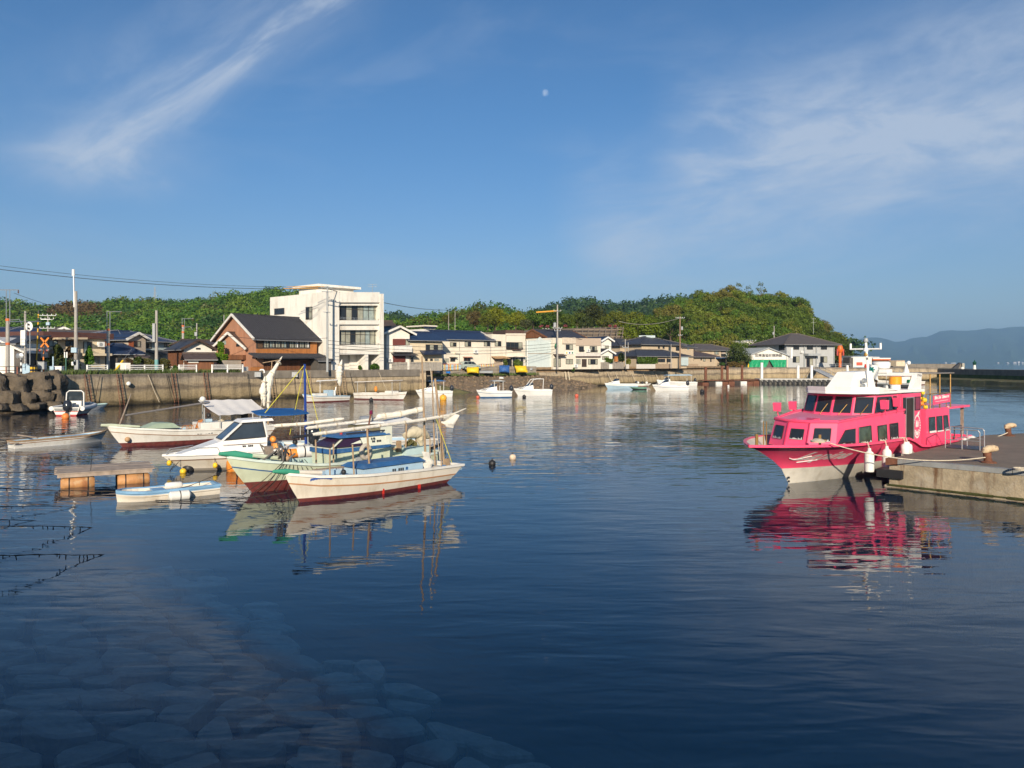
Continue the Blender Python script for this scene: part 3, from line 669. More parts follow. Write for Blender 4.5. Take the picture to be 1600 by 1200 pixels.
# far mountains across the sea
def mountain(label, sil, Y, depth, seed):
    vs = []; fs = []; nx, ny = 130, 14; p0, p1 = sil[0][0], sil[-1][0]
    for i in range(nx + 1):
        px = p0 + (p1 - p0) * i / nx; top = EYE + (HZ - interp(sil, px)) / FPX * Y
        for j in range(ny + 1):
            f = j / ny; q = XY(px, Y - depth * (1 - f)); rid = abs(noise.noise(Vector((px / 26, f * 2.2, seed)))) + .5 * abs(noise.noise(Vector((px / 11, f * 4, seed))))
            z = top * (f ** .85) * (1 - .42 * rid * (1 - f) * 2 * (f > 0)) + (noise.noise(Vector((px / 5, seed, 0))) * 5 * f)
            vs.append((q[0], q[1], max(z, 2 if j else -3)))
    for i in range(nx):
        for j in range(ny): fs.append((i * (ny + 1) + j, i * (ny + 1) + j + 1, (i + 1) * (ny + 1) + j + 1, (i + 1) * (ny + 1) + j))
    mb = MB(); mb.add(vs, fs, 0, True); return tag(mb.build('mountain', mat('far_forest', (.035, .06, .022), .95, var=.35, scale=.006), recalc=False), kind='structure')
mountain('', [(1150, 566), (1240, 552), (1300, 534), (1316, 529), (1340, 530), (1360, 527), (1378, 528), (1398, 534), (1412, 533), (1425, 528), (1450, 526), (1470, 517), (1490, 516), (1510, 517), (1530, 515), (1545, 513), (1562, 514), (1580, 511), (1620, 509), (1700, 516), (1800, 514), (1900, 526), (2050, 545)], 9000, 2600, 4.4)
t = thing('shore_building', 'row of pale buildings on the far shore under the mountain', 'building', P(1590, 569, 6400))
SB = mat('far_white_wall', (.5, .48, .45), .8)
for px, w, h in ((1586, 5, 8), (1592, 3, 12), (1575, 3, 5), (1490, 8, 3), (1478, 3, 6), (1560, 2.5, 5), (1598, 3, 7)):
    m1 = MB(); q = P(px, 569.5, 6380); w_ = w * 5.3; m1.box(q.x - w_ / 2, q.x + w_ / 2, q.y, q.y + 30, 1, 4 + h); m1.build('wall', SB, t)
# daytime moon
mb = MB(); mc = P(852, 145, 15000); mb.ball(mc, 66, 24)
mm = bpy.data.materials.new('moon'); mm.use_nodes = True; nt = mm.node_tree; nt.nodes.clear()
mp = nd(nt, 'TexNoise', ins={'Vector': nd(nt, 'NewGeometry').outputs['Position'], 'Scale': .02, 'Detail': 3.0}).outputs[0]
df = nd(nt, 'BsdfDiffuse', ins={0: ramp(nt, mp, [(.35, (.02, .02, .02)), (.65, (.10, .10, .09))])}); tr = nd(nt, 'BsdfTransparent')
nt.links.new(nd(nt, 'AddShader', ins={0: df.outputs[0], 1: tr.outputs[0]}).outputs[0], nd(nt, 'OutputMaterial').inputs[0])
tag(mb.build('moon', mm, loc=mc), 'small pale daytime moon high in the blue sky', 'moon')
# haze: a thin even air round everything, sky outside
mb = MB(); mb.box(-9500, 16500, -500, 14000, -9.6, 520)
hz = bpy.data.materials.new('haze_air'); hz.use_nodes = True; nt = hz.node_tree; nt.nodes.clear()
pv = nd(nt, 'VolumePrincipled'); pv.inputs['Color'].default_value = (.36, .64, 1, 1); pv.inputs['Density'].default_value = 1.1e-4; pv.inputs['Anisotropy'].default_value = 0
nt.links.new(pv.outputs[0], nd(nt, 'OutputMaterial').inputs[1])
tag(mb.build('haze', hz), 'thin bluish sea haze', 'haze', kind='stuff')
# ------------------------------------------------------------ buildings
def V3(q, z): return Vector((q[0], q[1], z))
def zp(py, Y): return EYE - (py - HZ) / FPX * Y
def uof(F, px): return (Vector(F.at(px, HZ)[:2]) - F.a).dot(F.u)
class House:
    def __init__(s, name, label, a, b, depth, z0=LZ, cat='house', V=None, t=None):
        s.A = XY(*a); s.U = XY(*b) - s.A; n = Vector((-s.U[1], s.U[0])).normalized()
        if n[1] < 0: n = -n
        s.V = V if V is not None else n * depth
        s.z0 = z0; s.t = t if t is not None else thing(name, label, cat, V3(s.A, z0))
        s.F = Fac(s.A, s.A + s.U); s.FL = Fac(s.A, s.A + s.V); s.FR = Fac(s.A + s.U, s.A + s.U + s.V)
    def p(s, u, v, z):                       # u, v as fractions of the plan
        q = s.A + s.U * u + s.V * v; return V3(q, z)
    def body(s, m, ze, zr=None, axis='u', z0=None, name='wall', u=(0, 1), v=(0, 1)):
        z0 = s.z0 if z0 is None else z0; mb = MB(); (u0, u1), (v0, v1) = u, v
        if zr is None: mb.hexa([s.p(u0, v0, z0), s.p(u1, v0, z0), s.p(u1, v1, z0), s.p(u0, v1, z0), s.p(u0, v0, ze), s.p(u1, v0, ze), s.p(u1, v1, ze), s.p(u0, v1, ze)])
        elif axis == 'u':
            vm = (v0 + v1) / 2; mb.prism([s.p(u0, v0, z0), s.p(u0, v1, z0), s.p(u0, v1, ze), s.p(u0, vm, zr), s.p(u0, v0, ze)], V3(s.U * (u1 - u0), 0))
        else:
            um = (u0 + u1) / 2; mb.prism([s.p(u0, v0, z0), s.p(u1, v0, z0), s.p(u1, v0, ze), s.p(um, v0, zr), s.p(u0, v0, ze)], V3(s.V * (v1 - v0), 0))
        return mb.build(name, m, s.t)
    def roof(s, m, ze, zr, kind='u', ou=.5, ov=.6, th=.16, u=(0, 1), v=(0, 1), hip=.5, ridge=True, rolls=0, trim=None, gutter=True, name='roof'):
        """kind u: ridge along the front; v: gable to the front; hip: hipped; mono: one slope rising to the back"""
        lu, lv = s.U.length, s.V.length; (u0, u1), (v0, v1) = u, v; a, b = ou / lu, ov / lv
        um, vm = (u0 + u1) / 2, (v0 + v1) / 2; mb = MB(); hv, hu = (v1 - v0) / 2 * lv, (u1 - u0) / 2 * lu
        polys = []
        if kind == 'u':
            zl = ze
            polys = [[s.p(u0 - a, v0 - b, zl), s.p(u1 + a, v0 - b, zl), s.p(u1 + a, vm, zr), s.p(u0 - a, vm, zr)], [s.p(u1 + a, v1 + b, zl), s.p(u0 - a, v1 + b, zl), s.p(u0 - a, vm, zr), s.p(u1 + a, vm, zr)]]
            rl = [(s.p(u0 - a, vm, zr), s.p(u1 + a, vm, zr))]; eav = [(s.p(u0 - a, v0 - b, zl), s.p(u1 + a, v0 - b, zl))]
            bar = [(polys[0][0], polys[0][3]), (polys[0][1], polys[0][2]), (polys[1][1], polys[1][2]), (polys[1][0], polys[1][3])]
        elif kind == 'v':
            zl = ze
            polys = [[s.p(u0 - a, v1 + b, zl), s.p(u0 - a, v0 - b, zl), s.p(um, v0 - b, zr), s.p(um, v1 + b, zr)], [s.p(u1 + a, v0 - b, zl), s.p(u1 + a, v1 + b, zl), s.p(um, v1 + b, zr), s.p(um, v0 - b, zr)]]
            rl = [(s.p(um, v0 - b, zr), s.p(um, v1 + b, zr))]; eav = [(polys[0][0], polys[0][1]), (polys[1][0], polys[1][1])]
            bar = [(polys[0][1], polys[0][2]), (polys[1][0], polys[1][3])]
        elif kind == 'hip':
            zl = ze; i0, i1 = u0 + (u1 - u0) * hip, u1 - (u1 - u0) * hip
            q = [s.p(u0 - a, v0 - b, zl), s.p(u1 + a, v0 - b, zl), s.p(u1 + a, v1 + b, zl), s.p(u0 - a, v1 + b, zl)]; r0, r1 = s.p(i0, vm, zr), s.p(i1, vm, zr)
            polys = [[q[0], q[1], r1, r0], [q[1], q[2], r1], [q[2], q[3], r0, r1], [q[3], q[0], r0]]
            rl = [(r0, r1), (q[0], r0), (q[1], r1), (q[3], r0), (q[2], r1)]; eav = [(q[0], q[1]), (q[1], q[2])]; bar = []
        else:
            polys = [[s.p(u0 - a, v0 - b, ze), s.p(u1 + a, v0 - b, ze), s.p(u1 + a, v1, zr), s.p(u0 - a, v1, zr)]]
            rl = []; eav = [(polys[0][0], polys[0][1])]; bar = []
        for p in polys: mb.prism(p, (0, 0, -th))
        ro = mb.build(name, m, s.t)
        if ridge and rl:
            m1 = MB()
            for x, y in rl: m1.bar(x + Vector((0, 0, .03)), y + Vector((0, 0, .03)), .3, .22)
            m1.build('ridge_cap', m, ro)
        if trim:
            for x, y in bar: m1 = MB(); m1.bar(x + Vector((0, 0, -.06)), y + Vector((0, 0, -.06)), .14, .30); m1.build('barge_board', trim, ro)
        if gutter:
            for x, y in eav: m1 = MB(); m1.tube([x - Vector((0, 0, th * .8)), y - Vector((0, 0, th * .8))], .055, 6); m1.build('gutter', ALU, ro)
        if rolls:
            m1 = MB()
            for p in polys[:1]:
                n = int((p[1] - p[0]).length / rolls)
                for k in range(n):
                    f = (k + .5) / n; x = p[0].lerp(p[1], f); y = p[3].lerp(p[2], f); m1.tube([x + Vector((0, 0, .01)), y + Vector((0, 0, .01))], .075, 5, 0, sm=True)
                nr = int((p[3] - p[0]).length / .42)
                for k in range(nr):
                    f = (k + .3) / nr; m1.bar(p[0].lerp(p[3], f) + Vector((0, 0, .012)), p[1].lerp(p[2], f) + Vector((0, 0, .012)), .05, .05)
            tag(m1.build('tile_rows', m, ro), kind='stuff')
        return ro
    def win(s, x0, x1, y0, y1, n=2, glass=None, frame=None, F=None, sill=False, hood=None, rail=0, trans=0, name='window'):
        return window(s.t, F or s.F, x0, x1, y0, y1, n, glass, frame, sill, hood, rail, trans, name)
    def part(s, name, m, x0, x1, y0, y1, d0, d1, F=None):
        mb = MB(); mb.fbox(F or s.F, x0, x1, y0, y1, d0, d1); return mb.build(name, m, s.t)
def window(t, F, x0, x1, y0, y1, n=2, glass=None, frame=None, sill=False, hood=None, rail=0, trans=0, name='window'):
    a, b = F.at(x0, y1), F.at(x1, y0); u0, u1 = uof(F, x0), uof(F, x1); z0, z1 = a.z, b.z
    if u1 < u0: u0, u1 = u1, u0
    w = min(.07, (u1 - u0) * .08); frame = frame or FRAME; mb = MB()
    mb.ubox(F, u0, u1, z0, z0 + w, -.02, .07); mb.ubox(F, u0, u1, z1 - w, z1, -.02, .07)
    for k in range(n + 1):
        c = u0 + (u1 - u0) * k / n; c0, c1 = (c, c + w) if k == 0 else ((c - w, c) if k == n else (c - w / 2, c + w / 2))
        mb.ubox(F, c0, c1, z0 + w, z1 - w, -.02, .062)
    if trans: zt = z0 + (z1 - z0) * trans; mb.ubox(F, u0 + w, u1 - w, zt - w / 2, zt + w / 2, -.02, .058)
    if sill: mb.ubox(F, u0 - .1, u1 + .1, z0 - .08, z0 - .004, -.02, .16)
    wo = mb.build(name, frame, t)
    gs = glass if isinstance(glass, (list, tuple)) else [glass or GLASSD] * n
    for k in range(n):
        m1 = MB(); m1.ubox(F, u0 + (u1 - u0) * k / n + w * .5, u0 + (u1 - u0) * (k + 1) / n - w * .5, z0 + w * .5, z1 - w * .5, 0, .022); m1.build('pane', gs[k % len(gs)], wo)
    if hood:
        m1 = MB(); q = [F.uz(u0 - .2, z1 + .12, 0), F.uz(u1 + .2, z1 + .12, 0), F.uz(u1 + .2, z1 + .02, .6), F.uz(u0 - .2, z1 + .02, .6)]; m1.prism([p + Vector((0, 0, .12)) for p in q], (0, 0, -.07)); m1.build('hood', hood, wo)
    if rail:
        m1 = MB(); zr = z0 + rail
        for zz in (zr, z0 + .1): m1.ubox(F, u0, u1, zz - .03, zz + .03, .25, .30)
        k = int((u1 - u0) / .22)
        for i in range(k + 1): c = u0 + (u1 - u0) * i / k; m1.ubox(F, c - .015, c + .015, z0 + .1, zr, .262, .288)
        for c in (u0, u1): m1.ubox(F, c - .02, c + .02, zr - .03, zr + .03, 0, .27)
        m1.build('railing', FRAME, wo)
    return wo
CREAM = mat('cream_render', (.66, .56, .40), .85, var=.07, scale=.7, streak=((.36, .29, .20), .35, .9))
PCREAM = mat('pale_cream_render', (.72, .66, .55), .85, var=.06, scale=.7, streak=((.42, .36, .28), .35, .9))
TANW = mat('tan_render', (.50, .40, .28), .85, var=.07, scale=.8, streak=((.30, .25, .19), .3, 1))
TAUPE = mat('taupe_render', (.42, .35, .28), .85, var=.07, scale=.8)
WHITEW = mat('white_plaster', (.76, .73, .66), .8, var=.05, scale=.7, streak=((.45, .41, .34), .35, 1.1))
OLDW = mat('stained_white_concrete', (.79, .76, .69), .85, var=.06, scale=.5, streak=((.36, .30, .23), .45, 1.0), stain=((.50, .45, .37), .35, .6), bump=.15, bscale=8)
GREYW = mat('grey_blue_render', (.42, .43, .43), .85, var=.06, scale=.6, streak=((.26, .26, .26), .35, 1))
PBW = mat('pale_blue_siding', (.45, .53, .53), .8, var=.05)
TERRA = mat('terracotta_iron_sheet', (.40, .20, .12), .75, var=.12, scale=1.5, zscale=.2, streak=((.28, .11, .055), .4, 2))
BRWOOD = mat('brown_boards', (.17, .070, .032), .8, var=.3, scale=3, zscale=.1)
ORWOOD = mat('orange_boards', (.42, .165, .048), .75, var=.2, scale=3, zscale=.15)
MAROON = mat('maroon_shutter', (.14, .040, .030), .6, var=.12)
BRFAS = mat('brown_fascia', (.10, .045, .036), .5, var=.1)
DKWALL = mat('dark_wall', (.10, .09, .08), .85, var=.2)  # plain dark wall colour shared by several sheds and fronts
MBLUE = mat('pale_metal_siding', (.56, .63, .62), .6, var=.05, streak=((.36, .40, .38), .3, 1.2))
def ribs(h, m, x0, x1, y0, y1, n, F=None, d=.03, name='siding_rib'):
    F = F or h.F; u0, u1 = uof(F, x0), uof(F, x1); z0, z1 = F.at(x0, y1).z, F.at(x0, y0).z; mb = MB()
    for k in range(n + 1): c = u0 + (u1 - u0) * k / n; mb.ubox(F, c - .03, c + .03, z0, z1, 0, d)
    return tag(mb.build(name, m, h.t), kind='stuff')
def acunit(h, px, py, F=None):
    F = F or h.F; q = F.at(px, py); u = uof(F, px); mb = MB(); mb.ubox(F, u - .4, u + .4, q.z, q.z + .6, .1, .45); o = mb.build('air_conditioner', CLEAN, h.t)
    c = F.uz(u - .08, q.z + .3, .46); m1 = MB(); m1.lathe(c, [(.22, 0), (.2, .02)], 14, axis=(F.n[0], F.n[1], 0)); m1.build('fan_grille', GREYP, o)
def antenna(px, py0, py1, Y, label):
    a, b = P(px, py1, Y), P(px, py0, Y); t = thing('roof_antenna', label, 'antenna', a); mb = MB(); mb.tube([a, b], .03, 5); mb.build('mast', STEEL, t)
    for f in (.95, .72):
        c = a.lerp(b, f); m1 = MB(); m1.bar(c + Vector((-.7, .1, 0)), c + Vector((.7, -.1, 0)), .03)
        for k in range(7): q = c + Vector((-.6 + .2 * k, .05, 0)); m1.bar(q + Vector((0, -.3, 0)), q + Vector((0, .3, 0)), .02)
        m1.build('aerial', STEEL, t)

# --- far left: white shed, cream flats with brown fascia
h = House('white_shed', 'small white shed with a dark sloping lean-to at the left edge', (-30, 82), (22, 82), 6, cat='shed')
h.body(WHITEW, zp(536, 82)); h.roof(TILE, zp(536, 82), zp(522, 84), 'mono', .4, .3)
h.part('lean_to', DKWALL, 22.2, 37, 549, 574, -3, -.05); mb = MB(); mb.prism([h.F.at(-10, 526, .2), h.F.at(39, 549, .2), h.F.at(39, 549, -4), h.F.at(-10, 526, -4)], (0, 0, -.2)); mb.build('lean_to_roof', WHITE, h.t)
h = House('apartment_house', 'cream flat-roofed house with wide brown fascia behind the railway crossing', (72, 89), (164, 95), 9, cat='house', V=XY(-40, 91.5) - XY(72, 89))
h.body(CREAM, zp(527, 89)); mb = MB()
z0, z1 = zp(527.5, 89), zp(518, 89); lu, lv = .7 / h.U.length, .5 / h.V.length
mb.hexa([h.p(-lu, -lv, z0), h.p(1 + lu, -lv, z0), h.p(1 + lu, 1, z0), h.p(-lu, 1, z0), h.p(-lu, -lv, z1), h.p(1 + lu, -lv, z1), h.p(1 + lu, 1, z1), h.p(-lu, 1, z1)]); mb.build('fascia', BRFAS, h.t)
h.win(75.5, 90, 532, 541.5, 2, GLASSG); h.win(102, 117, 532.5, 541, 2, GLASSD); h.win(130, 143, 534, 556, 2, [GLASSG, GLASSD]); h.win(143.5, 156, 557, 571, 2, GLASSC, ALU)
h.win(44, 57, 527.8, 533, 2, GLASSG, ALU, F=h.FL); h.win(16, 23.5, 533, 537.5, 1, GLASSD, F=h.FL); h.win(43, 45.5, 542, 552, 1, GLASSD, MAROON, F=h.FL)
h.part('awning', TANW, 80, 126, 527.6, 530.6, .0, 1.5); h.part('balcony_front', CREAM, 126, 165, 552.5, 556, .1, 1.4); h.part('balcony_wall', TAUPE, 75, 116, 546, 553, .05, .9)
acunit(h, 155.5, 542); antenna(118, 512, 518, 92, 'thin aerial on the brown fascia roof')
h = House('long_roof_house', 'long low house with a grey tiled roof behind the cream flats', (95, 112), (200, 118), 9)
h.body(TAUPE, zp(522, 112)); h.roof(GTILE, zp(522, 112), zp(515.5, 115), 'u', .8, .6)
h = House('blue_roof_house', 'dark blue roof peeping over the cream flats at far left', (-20, 105), (58, 108), 8)
h.body(WHITEW, zp(523, 105)); h.roof(BTILE, zp(523, 105), zp(512, 109), 'u', .5, .6)
h = House('gabled_cottage', 'small cottage with white-edged gable behind the brown fascia', (90, 116), (108, 117), 7)
h.body(WHITEW, zp(517, 116), zp(511.5, 116), 'v'); h.roof(GTILE, zp(517, 116), zp(511, 116), 'v', .5, .4, trim=CLEAN)
# --- houses in the second row, left
h = House('two_storey_house', 'two-storey house with navy hipped roof and a tan gabled bay with orange shutter', (171, 103), (264, 112), 8.5)
ze = zp(531.5, 105); h.body(PBW, ze, u=(.55, 1)); h.body(CREAM, ze, u=(0, .549)); h.roof(BTILE, ze, zp(517, 109), 'hip', .7, .8, hip=.32)
hb = House('bay', '', (200.5, 101.2), (227.5, 103.6), 2.4, t=h.t)
hb.body(TAUPE, zp(530.5, 102), zp(520.5, 102), 'v'); hb.roof(BTILE, zp(530.5, 102), zp(519.5, 102), 'v', .6, .4, trim=WHITE)
window(hb.t, hb.F, 208.5, 219.5, 533, 542, 2, [GLASSD, GLASSC]); m1 = MB(); m1.fbox(hb.F, 200.9, 208, 533, 542, .02, .1); m1.build('shutter', mat('orange_shutter', (.34, .095, .035), .6), hb.t)
h.win(228, 236.5, 536, 544.5, 2, [GLASSD, GLASSC]); h.win(181, 190, 530.5, 535, 2, GLASSC); h.win(256, 263, 536, 542, 2, GLASSC); h.win(158, 165, 533.5, 541, 1, GLASSD, mat('red_board', (.22, .05, .03), .7))
mb = MB(); mb.prism([h.F.at(227, 547, .0), h.F.at(264, 547, .0), h.F.at(265, 552.5, 1.8), h.F.at(227, 552.5, 1.8)], (0, 0, -.15)); mb.build('lower_roof', TILE, h.t)
h = House('hip_roof_cottage', 'single-storey dark hip-roofed cottage in front of the navy-roofed house', (163, 97), (214, 99), 7)
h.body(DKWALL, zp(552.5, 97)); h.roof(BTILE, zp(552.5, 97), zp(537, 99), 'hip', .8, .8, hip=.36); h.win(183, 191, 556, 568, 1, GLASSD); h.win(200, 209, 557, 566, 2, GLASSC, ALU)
mb = MB(); mb.prism([h.F.at(213, 552, .2), h.F.at(236, 556, .2), h.F.at(228, 559, 2), h.F.at(207, 556.5, 2)], (0, 0, -.15)); mb.build('porch_roof', BRTILE, h.t)
h = House('barn', 'brown boarded barn with a white plaster gable and dark tile roof', (287, 96), (331, 98.4), 7, cat='barn', V=XY(262.5, 101.5) - XY(287, 96))
h.body(WHITEW, zp(545.5, 96), zp(532.5, 97), 'v'); h.roof(TILE, zp(545.5, 96), zp(531, 97), 'v', .5, .5, trim=mat('dark_barge', (.06, .035, .025), .7))
h.part('boarded_side', BRWOOD, 263, 286.5, 546.5, 572, .01, .06, F=h.FL); ribs(h, BRWOOD, 263.5, 286.5, 547, 571, 12, F=h.FL, d=.09); h.win(306, 313, 543.5, 546, 1, GLASSD); h.part('lower_boards', BRWOOD, 287.5, 331, 562, 580, .01, .06)
h = House('tool_shed', 'low brown-roofed shed with reddish lattice beside the barn', (293, 92.5), (334, 94), 3, cat='shed')
h.body(BRWOOD, zp(561, 92.5)); h.roof(BRTILE, zp(561, 92.5), zp(552, 95), 'u', .4, .5); h.part('plaster_strip', WHITEW, 294, 310, 563.5, 567, .02, .06)
h = House('low_store', 'low flat store with reddish roof left of the brown house', (305, 104), (345, 107), 6, cat='shed')
h.body(WHITEW, zp(538, 104)); h.roof(BRTILE, zp(538, 104), zp(531, 106), 'u', .4, .5)
# --- the brown house
h = House('merchant_house', 'old brown timber house with a big dark tiled roof and orange boards', (399, 98), (495, 106), 10.4, V=XY(338, 105.3) - XY(399, 98))
ze, zr = zp(529.5, 98), zp(491, 101.6)
h.body(TERRA, ze, zr - .15, 'u'); h.roof(TILE, ze, zr, 'u', .55, .6, .2, rolls=.30, trim=WHITE)
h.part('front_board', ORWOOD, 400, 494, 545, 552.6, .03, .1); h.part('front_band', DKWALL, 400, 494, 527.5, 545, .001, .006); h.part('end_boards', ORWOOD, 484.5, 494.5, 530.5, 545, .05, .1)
ribs(h, ORWOOD, 400.5, 494, 545.3, 552.4, 26, d=.125, name='board_joint'); ribs(h, TERRA, 350, 384, 515, 528, 10, F=h.FL)
for x0, x1, g in ((411.5, 420, [GLASSC]), (420.5, 429, [GLASSG, GLASSC]), (429.8, 438, [GLASSC]), (438.8, 447.5, [GLASSC, GLASSG]), (452, 459, [GLASSC]), (459.6, 466, [GLASSC, CLEAN]), (467.5, 475, [GLASSC]), (475.8, 483, [GLASSC, CLEAN])): h.win(x0, x1, 530.5, 543.5, 2, g)
h.win(401, 410.8, 530.5, 544, 1, mat('brown_door', (.12, .07, .04), .7)); h.win(448, 451.5, 530.5, 544, 1, GLASSD)
mb = MB(); mb.prism([h.F.at(388, 551.5, 0), h.F.at(499, 552.8, 0), h.F.at(503, 558.5, 1.6), h.F.at(391, 558.5, 1.6)], (0, 0, -.14)); pr = mb.build('pent_roof', TILE, h.t)
a, b, c, d = h.F.at(388, 551.5, 0), h.F.at(499, 552.8, 0), h.F.at(503, 558.5, 1.6), h.F.at(391, 558.5, 1.6); m1 = MB()
for k in range(44): f = (k + .5) / 44; m1.tube([a.lerp(b, f) + Vector((0, 0, .02)), d.lerp(c, f) + Vector((0, 0, .02))], .06, 5)
tag(m1.build('tile_rows', TILE, pr), kind='stuff')
for x0, x1, y0 in ((391, 401, 561), (401.8, 411, 561)): h.part('wall_panel', ORWOOD if x0 > 500 else TERRA, x0, x1, y0, 573, .04, .1); h.part('wall_panel', ORWOOD, x0, x1, 573.6, 581, .04, .1)
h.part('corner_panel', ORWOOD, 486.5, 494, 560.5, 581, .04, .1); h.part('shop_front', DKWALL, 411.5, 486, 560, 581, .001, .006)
for k in range(4):
    x0 = 412 + k * 18.3; w = h.win(x0, x0 + 17.6, 563, 580.5, 3, mat('lattice_panel', (.09, .042, .025), .8), BRWOOD, trans=.62, name='sliding_door')
ribs(h, BRWOOD, 414, 468, 563, 580, 40, d=.085, name='lattice_bar')
# gabled annex on its left side
ha = House('annex', '', (383, 99.6), (400, 101.3), 6.6, V=XY(338, 102.6) - XY(383, 99.6), t=h.t)
ha.body(TERRA, zp(545, 99.6), zp(521, 101), 'u'); ha.roof(BRTILE, zp(545, 99.6), zp(519.5, 101), 'u', .5, .7, trim=WHITE, gutter=False)
window(ha.t, ha.FL, 348.5, 353.5, 532, 538.5, 1, GLASSG, ALU); window(ha.t, ha.FL, 369.5, 374.5, 537, 541.5, 1, GLASSD)
m1 = MB(); m1.fbox(ha.FL, 348, 384, 554.5, 562, .02, .5); m1.build('lower_shed', BRWOOD, ha.t)
# --- white three-storey block
h = House('concrete_block', 'white three-storey concrete building with balconies and dark window bands', (521, 105.4), (599.5, 111.5), 15, cat='building', V=XY(422, 115.6) - XY(521, 105.4))
FZ = h.F; Yc = 106
z_top = zp(455.3, 105.8); h.body(OLDW, z_top, u=(0, 1), v=(.16, 1)); 
def fb(n, m, x0, x1, y0, y1, d0, d1): return h.part(n, m, x0, x1, y0, y1, d0, d1)
dep = -2.9
fb('corner_pier', OLDW, 514.5, 530, 455, 578.6, dep, 0.02); fb('corner_pier', OLDW, 593.5, 599.5, 459, 578.6, dep, 0.02)
fb('parapet', OLDW, 530.05, 593.45, 456.5, 472.5, dep, -.04); fb('lintel', OLDW, 530.05, 593.45, 472.6, 477.2, dep, -.35)
fb('balcony_parapet', OLDW, 530.05, 593.45, 500.5, 507, dep, -.04); fb('balcony_lintel', OLDW, 530.05, 593.45, 507.1, 515.5, dep, -.35)
fb('balcony_parapet', OLDW, 530.05, 593.45, 539, 545.5, dep, -.04); fb('balcony_lintel', OLDW, 530.05, 593.45, 545.6, 554, dep, -.18)
fb('ground_pier', OLDW, 571.5, 575.5, 554.1, 578.4, dep, -.02); fb('inner_wall', OLDW, 560.5, 571.4, 554.1, 578.4, dep, -2.2)
for y0, y1, cur in ((477.3, 500.4, 0), (515.6, 538.9, 1)):
    F2 = Fac(FZ.a - FZ.n * .95, FZ.b - FZ.n * .95)
    gl = [GLASSD, GLASSC, GLASSD, GLASSC, GLASSG, GLASSG, GLASSC] if not cur else [GLASSC, GLASSC, GLASSD, GLASSC, GLASSC, GLASSG, GLASSC, GLASSC]
    window(h.t, F2, 531.3, 592.6, y0 + .6, y1 - .3, len(gl), gl, trans=.68, name='window_band')
    m1 = MB(); zz = FZ.at(560, y1).z
    for dz in (.12, .32): m1.ubox(FZ, uof(FZ, 530.3), uof(FZ, 593), zz + dz - .02, zz + dz + .02, -.2, -.16)
    for k in range(9): u = uof(FZ, 530.5) + (uof(FZ, 593) - uof(FZ, 530.5)) * k / 8; m1.ubox(FZ, u - .02, u + .02, zz, zz + .32, -.2, -.16)
    m1.build('balcony_rail', STEEL, h.t)
h.win(558, 563.5, 559, 578, 1, GLASSD, F=Fac(FZ.a - FZ.n * 2.15, FZ.b - FZ.n * 2.15), name='door')
h.win(429, 444.5, 481, 492, 1, GLASSD, F=h.FL); h.win(478, 488, 479, 499.5, 2, [GLASSC, GLASSD], F=h.FL, trans=.6); h.win(428, 432, 543, 547, 1, GLASSD, F=h.FL)
mb = MB(); mb.hexa([h.p(.12, .30, z_top), h.p(.80, .30, z_top), h.p(.80, .62, z_top), h.p(.12, .62, z_top), h.p(.12, .30, z_top + 1.0), h.p(.80, .30, z_top + 1.0), h.p(.80, .62, z_top + 1.0), h.p(.12, .62, z_top + 1.0)]); rh = mb.build('roof_house', OLDW, h.t)
mb = MB(); mb.hexa([h.p(.04, .26, z_top + 1.0), h.p(.90, .26, z_top + 1.0), h.p(.90, .66, z_top + 1.0), h.p(.04, .66, z_top + 1.0), h.p(.04, .26, z_top + 1.32), h.p(.90, .26, z_top + 1.32), h.p(.90, .66, z_top + 1.32), h.p(.04, .66, z_top + 1.32)]); mb.build('roof_slab', OLDW, rh)
m1 = MB()
for px in (505.5, 508): m1.tube([h.FL.at(px, 457, .12), h.FL.at(px, 576, .12)], .07, 6)
m1.build('drain_pipe', mat('cream_pipe', (.50, .43, .30), .6), h.t)
antenna(582, 444, 458, 112, 'thin aerial on the white concrete block')
h = House('lean_to_gate', 'small dark tiled lean-to between the brown house and the white block', (497, 103.5), (517, 104.8), 2.6, cat='shed'); h.body(DKWALL, zp(563, 103.5)); h.roof(TILE, zp(563, 103.5), zp(556.5, 105), 'u', .3, .5)
# --- middle row
h = House('shuttered_house', 'white gabled house with maroon shutters right of the concrete block', (604, 117), (640, 119.5), 9)
h.body(WHITEW, zp(521.5, 117), zp(510.5, 117), 'v'); h.roof(TILE, zp(521.5, 117), zp(509, 117), 'v', .9, .6, trim=WHITE)
h.part('shutter', MAROON, 613.5, 633, 529.5, 539.5, .02, .12); h.win(633.3, 639.3, 530, 539.4, 1, GLASSC); h.part('balcony', WHITE, 613, 640, 540, 550, .1, .8)
mb = MB(); mb.prism([h.F.at(611, 551.5, 0), h.F.at(646, 551.5, 0), h.F.at(648, 554.5, 1.1), h.F.at(611, 554.5, 1.1)], (0, 0, -.12)); mb.build('pent_roof', TILE, h.t)
h.part('shutter', MAROON, 613.5, 633, 556, 567, .02, .12); h.win(641.5, 646, 557, 566, 1, GLASSD, ALU); acunit(h, 608, 566)
h = House('dark_roof_house', 'house with dark brown roof just behind the white gable', (592, 124), (625, 126), 8); h.body(WHITEW, zp(519, 124)); h.roof(BRTILE, zp(519, 124), zp(501, 128), 'u', .4, .6)
h = House('cream_wing_house', 'cream house with dark blue roof and long upper window left of the blue-roofed house', (640.5, 119.8), (691, 123.5), 9)
h.body(CREAM, zp(531, 120), zp(519, 124), 'u'); h.roof(BTILE, zp(531, 120), zp(518, 124), 'u', .8, .7)
